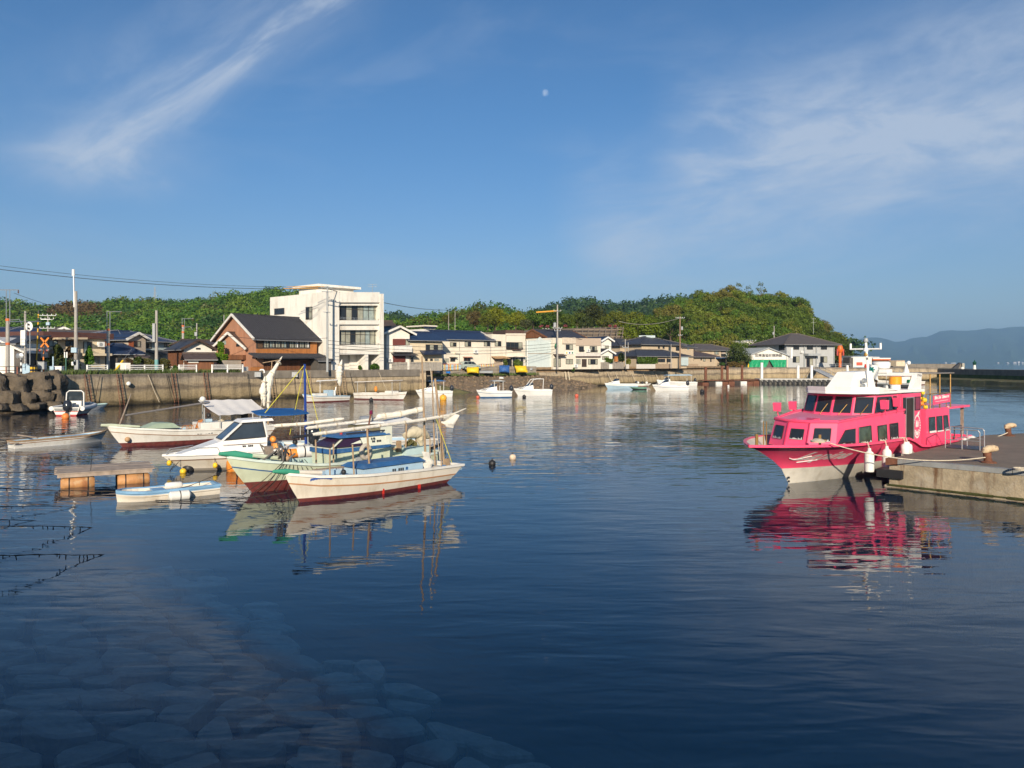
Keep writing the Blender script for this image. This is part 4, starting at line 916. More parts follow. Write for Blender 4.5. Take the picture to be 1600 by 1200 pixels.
h.win(665, 690, 538.5, 547, 4, [GLASSD, GLASSC, GLASSD, GLASSC]); mb = MB(); mb.prism([h.F.at(656, 547.5, 0), h.F.at(691, 546.5, 0), h.F.at(691, 552.5, 1.3), h.F.at(655, 553, 1.3)], (0, 0, -.13)); mb.build('pent_roof', BTILE, h.t)
h.win(664, 668, 560.5, 564, 1, GLASSD); h.win(672, 676, 560.5, 564, 1, GLASSD); h.win(678.5, 685.5, 560.5, 564, 2, GLASSC, ALU)
t = thing('panel_fence', 'grey upright board fence in front of the shuttered house', 'fence', V3(XY(612, 114.5), LZ)); F = Fac(XY(612, 114.2), XY(690, 119.8)); n = 40
FEN = mat('grey_fence_board', (.34, .31, .27), .85, var=.2, scale=2, streak=((.2, .17, .13), .5, 3))
for k in range(n):
    if 11 < k < 14: continue
    m1 = MB(); m1.ubox(F, F.L * k / n + .01, F.L * (k + 1) / n - .01, LZ, F.at(650, 566).z + R.uniform(-.03, .03), 0, .04 + (k % 2) * .02); m1.build('board', FEN, t)
h = House('stair_house', 'white roof hut with a dark top band rising above the blue roofs', (662.5, 150), (680, 152), 5, cat='building'); h.body(WHITEW, zp(514, 150)); h.part('dark_band', BTILE, 662, 680.5, 510, 513.5, .02, .2); mb = MB(); z0 = zp(510, 150); mb.hexa([h.p(-.05, -.1, z0), h.p(1.05, -.1, z0), h.p(1.05, 1.1, z0), h.p(-.05, 1.1, z0), h.p(-.05, -.1, z0 + .25), h.p(1.05, -.1, z0 + .25), h.p(1.05, 1.1, z0 + .25), h.p(-.05, 1.1, z0 + .25)]); mb.build('roof', PCREAM, h.t)
h = House('white_roof_house', 'pale low roof between the blue-roofed houses', (668, 140), (697, 142), 6); h.body(PCREAM, zp(526, 140)); h.roof(mat('pale_roof', (.55, .50, .42), .8), zp(526, 140), zp(519, 143), 'hip', .4, .4)
h = House('blue_roofed_house', 'long cream house with a bright navy tiled roof and small brown windows', (690, 127), (768, 133.3), 8)
h.body(PCREAM, zp(529, 127), zp(517, 131), 'u'); h.roof(BTILE, zp(529.3, 127), zp(516.3, 131), 'u', .5, .55, trim=WHITE)
for x0, x1, y0, y1 in ((703, 713, 535, 541.5), (726, 736, 534, 541.5), (756, 766, 533.3, 541)): h.win(x0, x1, y0, y1, 2, [GLASSC, GLASSD])
h.win(693, 701.5, 560, 566, 2, GLASSC, ALU); h.win(703.5, 711, 560, 565, 2, GLASSD, hood=BRTILE); h.win(724.5, 735, 559.5, 566, 2, GLASSD, MAROON, hood=mat('pink_awning', (.36, .16, .11), .7))
m1 = MB()
for px in (717.5, 765.8): m1.tube([h.F.at(px, 530, .08), h.F.at(px, 573, .08)], .05, 5)
m1.build('down_pipe', ALU, h.t); h.part('vent_box', PCREAM, 710, 717, 549, 552.5, .02, .35)
acunit(h, 720, 573); acunit(h, 742, 552)
h = House('shop_house', 'cream shop with a bay window, garage shutter and plants at the entrance', (768.3, 133.4), (821, 138), 8, cat='shop')
h.body(PCREAM, zp(522.3, 134)); h.part('parapet', PCREAM, 790, 821, 521, 523.5, .01, .12)
h.win(773, 783, 533, 541, 2, [GLASSC, GLASSD]); h.win(791, 816, 535, 546, 4, [GLASSD, GLASSD, GLASSD, GLASSC], rail=.35); h.part('flower_box', BRFAS, 799, 812, 545.6, 546.6, .1, .6)
h.part('roller_shutter', mat('beige_shutter', (.42, .33, .25), .6), 772, 785, 561, 573.6, .01, .06); mb = MB(); mb.prism([h.F.at(767, 556.5, .02), h.F.at(789, 556.5, .02), h.F.at(791, 559.5, 1.2), h.F.at(768, 559.5, 1.2)], (0, 0, -.1)); mb.build('garage_awning', mat('tan_awning', (.42, .26, .13), .7), h.t)
h.part('shop_canopy', PCREAM, 789, 819, 556.5, 557.8, .0, .9); h.win(792, 799.5, 558.5, 573.3, 1, GLASSD, name='door'); h.win(800.5, 817.5, 558.5, 573.3, 4, [GLASSD, GLASSD, GLASSC, GLASSD], ALU, name='shop_window')
m1 = MB(); m1.tube([h.F.at(790, 524, .1), h.F.at(790, 555, .1)], .05, 5); m1.build('down_pipe', ALU, h.t)
h = House('rusty_store', 'brown ribbed metal store behind the shop parapet', (790, 146), (818, 148), 5, cat='shed'); h.body(mat('brown_ribbed', (.075, .048, .038), .7), zp(515.5, 146)); ribs(h, BRFAS, 790, 818, 516, 523, 16)
h = House('metal_shed', 'pale blue-white metal shed with a stepped peak beside the shop', (824, 139), (862.5, 142.5), 8, cat='shed')
h.body(MBLUE, zp(532.5, 139)); mb = MB(); mb.prism([h.F.at(824, 532.8, -.1), h.F.at(862.5, 532.8, -.1), h.F.at(862.3, 531.5, -.1), h.F.at(850.5, 531.5, -.1), h.F.at(843.5, 526.5, -.1), h.F.at(837, 531.8, -.1), h.F.at(824, 531.8, -.1)], V3(h.F.n * .15, 0)); mb.build('peak', MBLUE, h.t)
ribs(h, MBLUE, 824.5, 862, 533, 551.5, 28, d=.035); h.part('flashing', mat('rust_trim', (.36, .24, .15), .8), 824, 862, 552, 552.6, .02, .07); m1 = MB()
for px in (822.8,): m1.tube([h.F.at(px, 532, .2), h.F.at(px, 573, .2)], .09, 6)
m1.build('drain_pipe', CLEAN, h.t)
h = House('guest_house', 'cream two-storey house with beige signboard top and black tiled roof', (864, 142), (938.5, 149.5), 8)
h.body(PCREAM, zp(528, 142.5)); h.roof(TILE, zp(526.5, 142.5), zp(515, 148), 'u', .1, .0, u=(.03, .86), v=(.25, 1.35), trim=BRWOOD, gutter=False)
mb = MB(); mb.prism([h.p(.03, .3, zp(527, 144)), h.p(.03, 1.3, zp(527, 144)), h.p(.03, .8, zp(516, 148))], V3(h.U * .8, 0)); mb.build('gable', BRWOOD, h.t)
SIGN = mat('beige_sign_band', (.50, .40, .31), .7, var=.06); h.part('sign_band', SIGN, 899.5, 938.5, 528.5, 540, .02, .12); h.part('sign_band', mat('cream_band', (.62, .53, .42), .7), 878, 898.8, 527.5, 537, .02, .25)
h.win(884, 895, 538.5, 546.5, 2, [GLASSD, GLASSC]); h.win(904.5, 912, 541, 549.5, 2, GLASSD, rail=.3); h.win(921.5, 932.5, 541, 550, 3, [GLASSC, GLASSD, GLASSC], rail=.35)
h.part('balcony_band', mat('off_white_band', (.66, .62, .56), .7), 899, 938, 551, 556.5, .02, .15); h.part('trim_band', BRFAS, 899, 938, 557, 558, .02, .3)
h.win(884, 895, 561, 569, 2, GLASSC); h.win(900, 907, 561, 569, 2, GLASSC, ALU); h.win(909, 916.3, 561, 573.3, 1, mat('dark_door', (.06, .04, .03), .6), name='door'); h.win(919, 933.5, 561, 569.5, 4, [GLASSC, GLASSD, GLASSD, GLASSC]); h.win(865, 876, 560, 573.3, 2, GLASSC, name='entrance')
mb = MB(); mb.prism([h.F.at(864, 553, .0), h.F.at(880, 553, .0), h.F.at(881, 555.5, .9), h.F.at(864, 555.5, .9)], (0, 0, -.1)); mb.build('porch_roof', BRTILE, h.t)
m1 = MB(); c = h.F.at(866.5, 540, .5); m1.lathe(c, [(.42, 0), (.42, .1)], 16, axis=(h.F.n[0], h.F.n[1], 0)); m1.build('round_sign', mat('green_sign', (.03, .20, .10), .5), h.t)
m1 = MB(); m1.fbox(h.F, 882.5, 896.5, 549, 553.5, .03, .08); sb = m1.build('sign_board', CLEAN, h.t)
for k, (px, c) in enumerate(((885, YELLOW), (889.5, BLUEP), (894, MATS['green_sign']))): m1 = MB(); m1.fbox(h.F, px - 1, px + 1, 550, 552.6, .085, .1); m1.build('mark', c, sb)
acunit(h, 898, 574); acunit(h, 917.5, 550)
h = House('white_gable_house', 'small white gabled house right of the cream two-storey one', (940, 156), (955, 157.5), 8); h.body(WHITEW, zp(533, 156), zp(527, 156), 'v'); h.roof(BTILE, zp(533, 156), zp(526.3, 156), 'v', .5, .5, trim=CLEAN); h.win(945, 951, 540, 546.5, 2, GLASSC)
h = House('white_porch_house', 'low white gabled porch below the white gable house', (938.5, 152), (957, 153.5), 5); h.body(WHITEW, zp(552.5, 152), zp(546, 152), 'v'); h.roof(TILE, zp(552.5, 152), zp(545.3, 152), 'v', .5, .5, trim=CLEAN); h.win(941, 951, 556.5, 562, 3, GLASSC)
h.part('brick_strip', ORWOOD, 962, 966, 557, 565, -.5, -.1)
# --- right of centre
h = House('tall_wing_house', 'two-storey tan house with dark roof behind the left trees', (969, 178), (1004, 182), 9); h.body(TANW, zp(540, 178)); h.roof(TILE, zp(540, 178), zp(529.5, 183), 'hip', .7, .7, hip=.35); h.win(988, 997.5, 540.5, 547, 3, GLASSD)
h = House('big_hip_house', 'big tan house with a wide black hipped roof and pale ridge top', (1002.5, 174), (1065, 181), 10)
h.body(TANW, zp(537.5, 174)); h.roof(TILE, zp(537.5, 174), zp(525.5, 179), 'hip', .9, .9, hip=.42); q = h.p(.5, .5, zp(526, 179)); m1 = MB(); m1.bar(q - Vector((1.9, 0, -.1)), q + Vector((1.9, .2, .1)), .8, .55); m1.build('ridge_box', mat('pale_ridge', (.42, .50, .52), .6), h.t)
h.win(1028, 1030.8, 540.8, 544.8, 1, GLASSD); h.win(1035.3, 1038, 540.8, 544.8, 1, GLASSD); h.win(1056, 1062.5, 541.8, 548, 1, GLASSD)
h = House('right_wing_house', 'tan wing with black hipped roof right of the big hipped house', (1062, 181), (1083.5, 184), 8); h.body(TANW, zp(541.5, 181)); h.roof(TILE, zp(541.5, 181), zp(534.5, 185), 'hip', .7, .7, hip=.4); h.win(1073.5, 1076.8, 543, 546.5, 1, GLASSG, ALU)
h = House('front_hip_house', 'low tan house with dark brown hipped roofs behind the hedge', (996, 163), (1073, 171), 8); h.body(TANW, zp(556, 163)); h.roof(TILE, zp(556, 163), zp(546.5, 167), 'hip', .7, .7, hip=.22)
h.win(1028, 1039, 560.5, 566, 3, GLASSD); h.win(1041.5, 1048, 560.5, 566, 2, GLASSD)
h.part('white_wing', PBW, 1062, 1073, 557.5, 571, .02, .5)
h = House('dark_porch_house', 'low dark roof left of the hedge', (968, 166), (1000, 169), 6); h.body(TANW, zp(556, 166)); h.roof(TILE, zp(556, 166), zp(549.5, 169), 'hip', .6, .6)
h = House('brown_hip_house', 'low tan house with brown-black hipped roof and small windows', (1077, 184), (1117, 190), 9); h.body(TANW, zp(557, 184)); h.roof(BRTILE, zp(557, 184), zp(548, 189), 'hip', .9, .9, hip=.25)
h.win(1080.5, 1083.5, 560, 564, 1, GLASSD); h.win(1094.5, 1096.5, 560, 563, 1, GLASSD); h.win(1098.5, 1102, 560, 564.7, 1, GLASSC); h.win(1109.5, 1111.5, 560, 565.5, 1, GLASSD)
h = House('apartment_row', 'two-storey tan apartments with brown roof and dark balconies', (1086, 204), (1146, 211), 9, cat='apartments'); h.body(TANW, zp(546.5, 204)); h.roof(GTILE, zp(546.5, 204), zp(537.5, 209), 'hip', .8, .8, hip=.3)
h.win(1116, 1123, 547.3, 554, 3, [GLASSC, GLASSG, GLASSC]); 
for x0, x1 in ((1126.5, 1133.5), (1139, 1146)): h.win(x0, x1, 547.5, 550.5, 1, GLASSD); h.part('balcony_front', TAUPE, x0, x1, 550.6, 553, .05, .4); h.part('recess_shade', GLASSD, x0, x1, 553.2, 557.5, .02, .06)  # dark panel on the wall stands for the shade of a recess
h.part('carport_roof', BLUEP, 1118, 1146, 558.5, 560, .05, 3); h.part('pale_strip', PBW, 1134, 1136, 548, 558, .02, .1)
for px in (1123, 1130, 1139, 1145): h.part('carport_post', CREAM, px, px + .7, 560, 569, 2.6, 2.8)
h = House('white_annex', 'tall white building behind the fishery shed', (1166, 228), (1181, 230), 9, cat='building'); h.body(WHITEW, zp(532, 228)); h.part('roof_trim', GREYP, 1165.5, 1181.5, 531, 533, .02, .3); h.part('ledge', WHITEW, 1161, 1170, 547, 551, .02, 1.5); h.part('blue_side', PBW, 1158, 1166, 541, 550, -3, -.1)
h = House('fishery_shed', 'white gabled fishery shed with Japanese lettering and a green tarpaulin front', (1168.5, 203), (1231.5, 207), 12, cat='shed')
h.body(WHITEW, zp(556, 203), zp(544.5, 203), 'v', u=(0, 1), v=(.1, 1)); h.roof(mat('sheet_roof', (.40, .42, .40), .6), zp(556, 203), zp(543.3, 203), 'v', .5, .35, trim=GREYP)
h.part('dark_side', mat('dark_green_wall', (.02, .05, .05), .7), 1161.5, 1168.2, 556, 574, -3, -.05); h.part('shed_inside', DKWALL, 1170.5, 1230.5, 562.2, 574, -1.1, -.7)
q = [h.F.at(1168.7, 562, 0), h.F.at(1231.3, 562, 0), h.F.at(1231.3, 555.8, 0), h.F.at(1200, 544.8, 0), h.F.at(1168.7, 556.2, 0)]; mb = MB(); mb.prism([p - V3(h.F.n * 1.3, 0) for p in q], V3(h.F.n * 1.3, 0)); mb.build('gable_front', WHITEW, h.t)
for px in (1168.7, 1229.6): h.part('corner_post', YELLOW if px < 1200 else CREAM, px, px + 1.6, 562.1, 574, -.5, 0)
TARP = mat('green_tarpaulin', (.015, .30, .13), .45, var=.25, scale=1.6, bump=.9, bscale=1.6)
for xs, ys in (((1171, 1202.5, 1197.5, 1171), (562.3, 562.3, 573.8, 573.8)), ((1202.8, 1230, 1228, 1209), (562.3, 562.3, 573.8, 573.8))):
    vs = []; fs = []; nx, ny = 22, 6
    for j in range(ny + 1):
        for i in range(nx + 1):
            f, g = i / nx, j / ny; x = (xs[0] + (xs[1] - xs[0]) * f) * (1 - g) + (xs[3] + (xs[2] - xs[3]) * f) * g; y = ys[0] + (ys[2] - ys[0]) * g
            vs.append(h.F.at(x, y, -.12 + .09 * math.sin(f * 26 + g * 2.5) * (.3 + g)))
    for j in range(ny):
        for i in range(nx): fs.append((j * (nx + 1) + i, j * (nx + 1) + i + 1, (j + 1) * (nx + 1) + i + 1, (j + 1) * (nx + 1) + i))
    mb = MB(); mb.add(vs, fs, 0, True); mb.build('tarpaulin', TARP, h.t, sharp=80)
def text_on(t, name, s, F, x0, x1, yb, hpx, m, out=.03, ext=.02, slant=0, M=None, width=None):
    cu = bpy.data.curves.new(name, 'FONT'); cu.body = s; cu.size = 1; cu.extrude = ext; cu.shear = slant; cu.offset = .02 if slant else .012
    o = bpy.data.objects.new(name, cu); COL.objects.link(o); bpy.context.view_layer.update()
    dg = bpy.context.evaluated_depsgraph_get(); me = bpy.data.meshes.new_from_object(o.evaluated_get(dg)); bpy.data.objects.remove(o)
    xs = [v.co.x for v in me.vertices]; ys = [v.co.y for v in me.vertices]
    if not xs: return None
    mb = MB()
    if F is not None:
        a, b = F.at(x0, yb), F.at(x1, yb); top = F.at(x0, yb - hpx).z - a.z; n = V3(F.n, 0)
        for v in me.vertices:
            fx = (v.co.x - min(xs)) / (max(xs) - min(xs)); fy = (v.co.y - min(ys)) / (max(ys) - min(ys))
            mb.v.append(a.lerp(b, fx) + Vector((0, 0, top * fy)) + n * (out + v.co.z + ext))
    else:
        for v in me.vertices:
            fx = (v.co.x - min(xs)) / (max(xs) - min(xs)); fy = (v.co.y - min(ys)) / (max(ys) - min(ys)); mb.v.append(M(fx, fy, v.co.z + ext))
    mb.f = [list(p.vertices) for p in me.polygons]; mb.mi = [0] * len(mb.f); mb.sm = [False] * len(mb.f)
    return mb.build(name, m, t)
text_on(h.t, 'lettering', '芸南漁協荷捌施設', h.F, 1179.5, 1222, 557.8, 5.0, mat('sign_black', (.03, .03, .04), .6))
h = House('grey_office', 'grey two-storey office with hipped brown roof right of the fishery shed', (1228, 207), (1303, 212), 13, cat='office')
h.body(GREYW, zp(538.5, 207)); h.roof(GTILE, zp(538, 207), zp(521, 214), 'hip', 1.6, 1.4, hip=.42)
for x0, x1 in ((1239.5, 1248.5), (1260.5, 1270), (1282.5, 1292)): h.win(x0, x1, 538.8, 546.3, 2, GLASSD)
for x0, x1 in ((1238.5, 1249), (1281.5, 1292.3)): h.win(x0, x1, 556.8, 566.5, 2, [GLASSD, GLASSC])
h.win(1260, 1270, 559.5, 573.5, 2, [GLASSD, GLASSC], BRFAS, name='entrance_door'); h.part('canopy', GREYP, 1255.5, 1275, 552.5, 556, .0, 2.0); h.part('name_board', CLEAN, 1235.2, 1238, 543.5, 560, .05, .15)
for px in (1255.5, 1274.3): h.part('pilaster', GREYP, px, px + 1.2, 539, 573.6, .02, .3)
for px in (1228, 1302): h.part('pilaster', GREYP, px, px + 1.2, 539, 573.6, .02, .2)
for z in (541, 547): pass
h.win(1217, 1226, 539, 547, 3, GLASSD, F=h.FL); antenna(1271, 497, 522, 216, 'tall aerial on the grey office roof')
acunit(h, 1276.5, 573); acunit(h, 1252, 552)
h = House('white_quay_hut', 'white hut with a red poster and blue band on the far quay behind the ferry', (1333, 200), (1362, 201), 6, cat='hut'); h.body(WHITEW, zp(557, 200)); h.roof(GREYP, zp(557, 200), zp(556, 203), 'mono', .2, .2, .12, gutter=False)
h.part('poster', mat('red_poster', (.55, .10, .06), .6, var=.4, scale=6), 1338, 1347.5, 566, 571, .02, .05); h.part('blue_band', PBLUE, 1334, 1362, 572.5, 577, .02, .06); h.part('side_shade', DKWALL, 1328, 1333, 559, 577, -3, -.1)  # the hut's shaded side is painted in with the dark wall colour
h = House('orange_roof_stall', 'low stall with an orange-edged flat roof on the far quay', (1362.5, 203), (1388.5, 205), 4, cat='stall'); h.body(DKWALL, zp(563, 203)); h.part('roof_edge', mat('orange_edge', (.62, .16, .05), .6), 1361.5, 1389, 561, 563, .02, .5); h.part('roof_top', CLEAN, 1361.5, 1389, 559.2, 560.9, .02, .6)
h = House('cargo_box', 'cream box container standing on the far quay right of the ferry mast', (1400.5, 203), (1414, 204), 2.4, cat='container', z0=zp(574, 203)); h.body(CREAM, zp(563, 203), z0=zp(572, 203)); h.part('frame', RUSTM, 1400.3, 1414.2, 563.5, 564.2, .01, .05)
# ------------------------------------------------------------ poles and wires
def wire(a, b, sag, label, r=.022, m=None, n=14):
    a = Vector(a); b = Vector(b); mb = MB(); mb.tube([a.lerp(b, i / n) - Vector((0, 0, sag * 4 * (i / n) * (1 - i / n))) for i in range(n + 1)], r, 5)
    return tag(mb.build('cable', m or DARKM, loc=a), label, 'cable', 'overhead cables')
def pole(px, top, bot, Y, label, r0=.17, r1=.12, m=None, arms=(), boxes=(), name='utility_pole', cat='pole', teal=0):
    a, b = P(px, bot, Y), P(px, top, Y); a.z = min(a.z, LZ); t = thing(name, label, cat, a); mb = MB(); mb.tube([a, a.lerp(b, .5), b], r0, 9, 0, r1); mb.build('shaft', m or CONC, t)
    for py, w, ang in arms:
        c = P(px, py, Y); d = Vector((math.cos(ang), math.sin(ang), 0)); m1 = MB(); m1.bar(c - d * w / 2 - Vector((0, .18, 0)), c + d * w / 2 - Vector((0, .18, 0)), .09); ar = m1.build('cross_arm', STEEL, t)
        k = max(2, int(w / .5))
        for i in range(k + 1): q = c - d * w / 2 + d * w * i / k - Vector((0, .18, 0)); m1 = MB(); m1.lathe(q + Vector((0, 0, .04)), [(.03, 0), (.07, .05), (.04, .1), (.07, .15), (.02, .2)], 8); m1.build('insulator', CLEAN, ar)
    for dx, py, w, h_, mm in boxes:
        c = P(px, py, Y); m1 = MB()
        if mm == 'can': m1.lathe(c + Vector((dx, -.3, -h_ / 2)), [(w * .4, 0), (w / 2, .06), (w / 2, h_ - .06), (w * .3, h_)], 12); m1.build('transformer', GREYP, t)
        else: m1.box(c.x + dx - w / 2, c.x + dx + w / 2, c.y - .42, c.y - .16, c.z - h_ / 2, c.z + h_ / 2); m1.build('box', mm, t)
    if teal: m1 = MB(); m1.tube([a + Vector((0, 0, .05)), a + Vector((0, 0, teal))], r0 + .015, 9); m1.build('sleeve', mat('teal_sleeve', (.16, .36, .36), .6), t)
    return t
def cat_pole(px, top, bot, Y, label, side=1):
    t = pole(px, top + (bot - top) * .32, bot, Y, label, .2, .17, name='catenary_pole'); z0 = P(px, top + (bot - top) * .32, Y); z1 = P(px, top, Y); m1 = MB()
    for dx in (-.14, .22): m1.tube([(z0.x + dx, z0.y, z0.z - .6), (z0.x + dx, z0.y, z1.z)], .04, 5)
    m1.tube([(z1.x - .2 - (.7 if side == 0 else 0), z1.y, z1.z), (z1.x + 1.6 * (side or .7), z1.y, z1.z)], .04, 5); m1.tube([(z0.x - .2, z0.y, z0.z - .2), (z0.x + 1.2, z0.y, z0.z - .1), (z0.x + 1.45, z0.y, z0.z - .6)], .035, 5)
    m1.build('bracket', STEEL, t); m1 = MB(); m1.lathe(z1 + Vector((1.55 * (side or .7), 0, -.35)), [(.03, 0), (.08, .08), (.03, .16), (.08, .24), (.03, .32)], 8); m1.build('insulator', mat('brown_insulator', (.12, .05, .03), .4), t)
    for f in (.35, .62): c = P(px, top + (bot - top) * f, Y); m1 = MB(); m1.tube([c, c + Vector((0, 0, .25))], .2, 9); m1.build('band', mat('orange_band', (.6, .15, .05), .6), t)
    return t
cat_pole(12, 453, 592, 78, 'tall railway catenary pole with steel frame top at far left', 0)
cat_pole(169, 487, 572, 92, 'railway catenary pole with a right-hand bracket in front of the navy-roofed house')
cat_pole(286, 498, 534, 118, 'short far catenary pole behind the barn')
t = pole(118.5, 455, 590, 85, 'tall concrete pole carrying a white mobile antenna', .2, .15, boxes=((0, 547, .6, .55, PBLUE), (.25, 570, .45, 1.1, GREYP), (0, 568, .5, .4, CLEAN)), name='antenna_pole')
m1 = MB(); m1.tube([P(116, 480, 85), P(115, 421, 85)], .09, 7); m1.build('upper_mast', STEEL, t); m1 = MB(); m1.tube([P(114.6, 431, 85), P(114.6, 421, 85)], .15, 9); m1.build('antenna', CLEAN, t)
pole(39.5, 486, 592, 82, 'slim concrete pole beside the crossing signal', .13, .10, boxes=((0, 528, .5, 1.6, CLEAN), (.2, 577, .5, 1.2, PBLUE)))
pole(244.5, 485, 583, 91.5, 'concrete utility pole with a teal foot by the white guard rail', .2, .14, boxes=((-.15, 520, .3, 2.2, GREYP),), teal=1.6)
pole(75, 494, 518, 110, 'far utility pole with rows of insulators left of the antenna pole', .14, .1, arms=((493, 2.4, .1), (499, 1.6, .3), (513, 2.0, .1)), boxes=((.2, 506, .5, .4, PBLUE),))
pole(307.5, 505, 530, 122, 'far thin pole right of the short catenary pole', .12, .09, boxes=((0, 522, .4, .6, GREYP),))
t = pole(511.5, 447, 579, 101.5, 'tall grey steel utility pole in front of the white concrete block', .16, .12, m=GREYP, arms=((449, 1.6, .5), (456, 1.4, .5), (488, .9, .6)))
for py, x0, x1 in ((448.2, 448, 507), (450.8, 443, 497)): m1 = MB(); m1.tube([P(x0, py, 103), P(x1, py - .6, 101.8)], .04, 7); m1.build('cable_sleeve', mat('orange_sleeve', (.70, .34, .04), .6), t)
t = pole(871, 476, 575, 140.5, 'concrete utility pole with a grey transformer before the cream guest house', .17, .12, arms=((486, 1.4, .4), (513, 1.7, .3), (517, 1.2, .4)), boxes=((-.5, 508, .55, .9, 'can'),))
m1 = MB(); m1.tube([P(838, 488, 142), P(872, 485.6, 140.7)], .14, 7); m1.build('cable_sleeve', MATS['orange_sleeve'], t)
pole(1062.5, 494, 576, 168, 'brown wooden-looking utility pole at the bend of the far quay', .18, .13, m=mat('brown_pole', (.26, .17, .11), .85, var=.15), arms=((497, 2.0, .2), (524, .9, .2)), boxes=((.35, 513, .5, .8, 'can'),))
pole(977, 530, 576, 158, 'short grey pole left of the hedge on the far quay', .13, .1, arms=((543, 1.2, .2),)); pole(981.5, 535, 562, 168, 'thin pole just right of the short grey pole', .1, .08)
pole(1048.5, 538, 574, 164, 'thin grey pole beside the brown utility pole', .09, .07)
pole(1209.5, 509, 558, 226, 'utility pole with transformer behind the fishery shed', .16, .12, boxes=((-.35, 521, .55, .8, 'can'),))
pole(846, 521, 530, 150, 'thin pole behind the metal shed', .08, .06); pole(853, 514, 530, 152, 'pole with small cross arm behind the metal shed', .1, .08, arms=((514.5, 1.2, .2),))
pole(701, 487, 512, 214, 'left of the two thin poles on the slope top', .09, .07); pole(711, 484, 512, 214, 'right of the two thin poles on the slope top', .09, .07)
pole(350, 492, 520, 230, 'lone grey pole on the hillside above the brown house', .14, .11)
t = pole(242, 449, 480, 420, 'steel lattice pylon on the left ridge', .5, .2, m=STEEL, name='pylon', cat='pylon')
m1 = MB()
for k in range(6):
    z = P(242, 478 - k * 5, 420); w = 1.6 - k * .22
    m1.bar(z + Vector((-w, 0, 0)), z + Vector((w * .8, 0, 1.7)), .12); m1.bar(z + Vector((w, 0, 0)), z + Vector((-w * .8, 0, 1.7)), .12)
m1.build('lattice', STEEL, t)
A1, A2 = P(512, 448.5, 101.7), P(512, 451.5, 101.7)
wire(P(-90, 403, 84), A1, .9, 'upper of the two long cables sweeping in from the left edge to the grey pole'); wire(P(-90, 409, 84), A2, .9, 'lower of the two long cables sweeping in from the left edge to the grey pole', .035)
wire(A2, P(711, 484, 214), 1.0, 'cable running down from the grey pole to the thin poles on the slope', .05)
wire(P(1062, 497, 168), P(967, 502, 200), 1.1, 'thick cable from the brown pole to the terrace trees', .07, ROPE)
wire(P(22, 458, 78), P(200, 500, 116), .6, 'thin catenary cable running right from the tall catenary pole', .02); wire(P(14, 481, 78), P(168, 497, 92), .8, 'contact cable between the two catenary poles', .025)
for k, (py0, py1) in enumerate(((532, 536), (538, 541), (543.5, 545))): wire(P(512, py0, 101.4), P(871, py1, 140), .9, ('topmost', 'middle', 'lowest')[k] + ' of the three low cables strung along the house fronts', .03)
wire(P(245, 505, 91.5), P(512, 528, 101.4), .9, 'low cable from the teal-footed pole to the grey pole', .025); wire(P(245, 520, 91.5), P(119, 522, 85), .5, 'low cable between the antenna pole and the teal-footed pole', .025)
wire(P(871, 517, 140.4), P(977, 545, 158), .5, 'low cable from the guest house pole to the short grey pole', .03)
# ------------------------------------------------------------ railway crossing
STRIPE = mat('yellow_safety', (.75, .42, .02), .5)
t = thing('crossing_barrier', 'raised yellow and black striped crossing barrier arm', 'barrier', P(57.5, 562, 84)); a, b = P(57, 564, 84), P(60.5, 485, 84)
for k in range(14):
    m1 = MB(); m1.tube([a.lerp(b, k / 14), a.lerp(b, (k + .98) / 14)], .075, 7); m1.build('stripe', STRIPE if k % 2 == 0 or k < 6 else DARKM, t)
m1 = MB(); c = a; m1.box(c.x - .25, c.x + .25, c.y - .2, c.y + .25, LZ, c.z + .1); m1.build('drive_box', DARKM, t)
t = thing('crossing_signal', 'striped level crossing post with an orange crossbuck and two lamps', 'signal', P(68, 587, 82)); a, b = P(68, 587, 82), P(68, 528, 82)
for k in range(12): m1 = MB(); m1.tube([a.lerp(b, k / 12), a.lerp(b, (k + .99) / 12)], .075, 7); m1.build('stripe', mat('orange_stripe', (.75, .22, .03), .5) if k % 2 else DARKM, t)
for s in (-1, 1): m1 = MB(); c = P(70, 535, 81.8); m1.bar(c + Vector((-.42, 0, -.5 * s)), c + Vector((.42, 0, .5 * s)), .1, .16); m1.build('crossbuck_board', MATS['orange_stripe'], t)
for dx in (-.35, .4):
    c = P(68, 547.5, 81.7) + Vector((dx, 0, 0)); m1 = MB(); m1.lathe(c, [(.22, 0), (.24, .06), (.14, .1)], 14, axis=(0, -1, 0)); lo = m1.build('lamp', DARKM, t); m1 = MB(); m1.lathe(c + Vector((0, -.1, 0)), [(.1, 0), (.02, .04)], 12, axis=(0, -1, 0)); m1.build('lens', mat('lamp_red', (.25, .01, .01), .2), lo)
m1 = MB(); c = P(68, 529.5, 82); m1.lathe(c, [(.14, 0), (.2, .08), (.06, .2)], 10); m1.build('bell', DARKM, t)
t = thing('signal_head', 'white oval railway signal head with ladder on a slim mast', 'signal', P(46, 588, 81)); m1 = MB(); m1.lathe(P(46, 510, 81), [(.42, 0), (.5, .05), (.3, .12)], 18, axis=(-.3, -1, 0)); m1.build('oval_board', CLEAN, t)
for dy in (-.2, .2): m1 = MB(); m1.lathe(P(46, 510, 80.85) + Vector((-.03, -.05, dy)), [(.1, 0), (.1, .1)], 12, axis=(-.3, -1, 0)); m1.build('lens', DARKM, t)
m1 = MB(); m1.tube([P(13, 502.5, 80), P(64, 502.5, 84)], .06, 6); m1.tube([P(14, 516, 80), P(58, 501, 84)], .045, 6); m1.build('gantry_arm', STEEL, t); m1 = MB(); m1.tube([P(46.8, 588, 81), P(46.8, 505, 81)], .05, 6); m1.build('mast', STEEL, t)
m1 = MB()
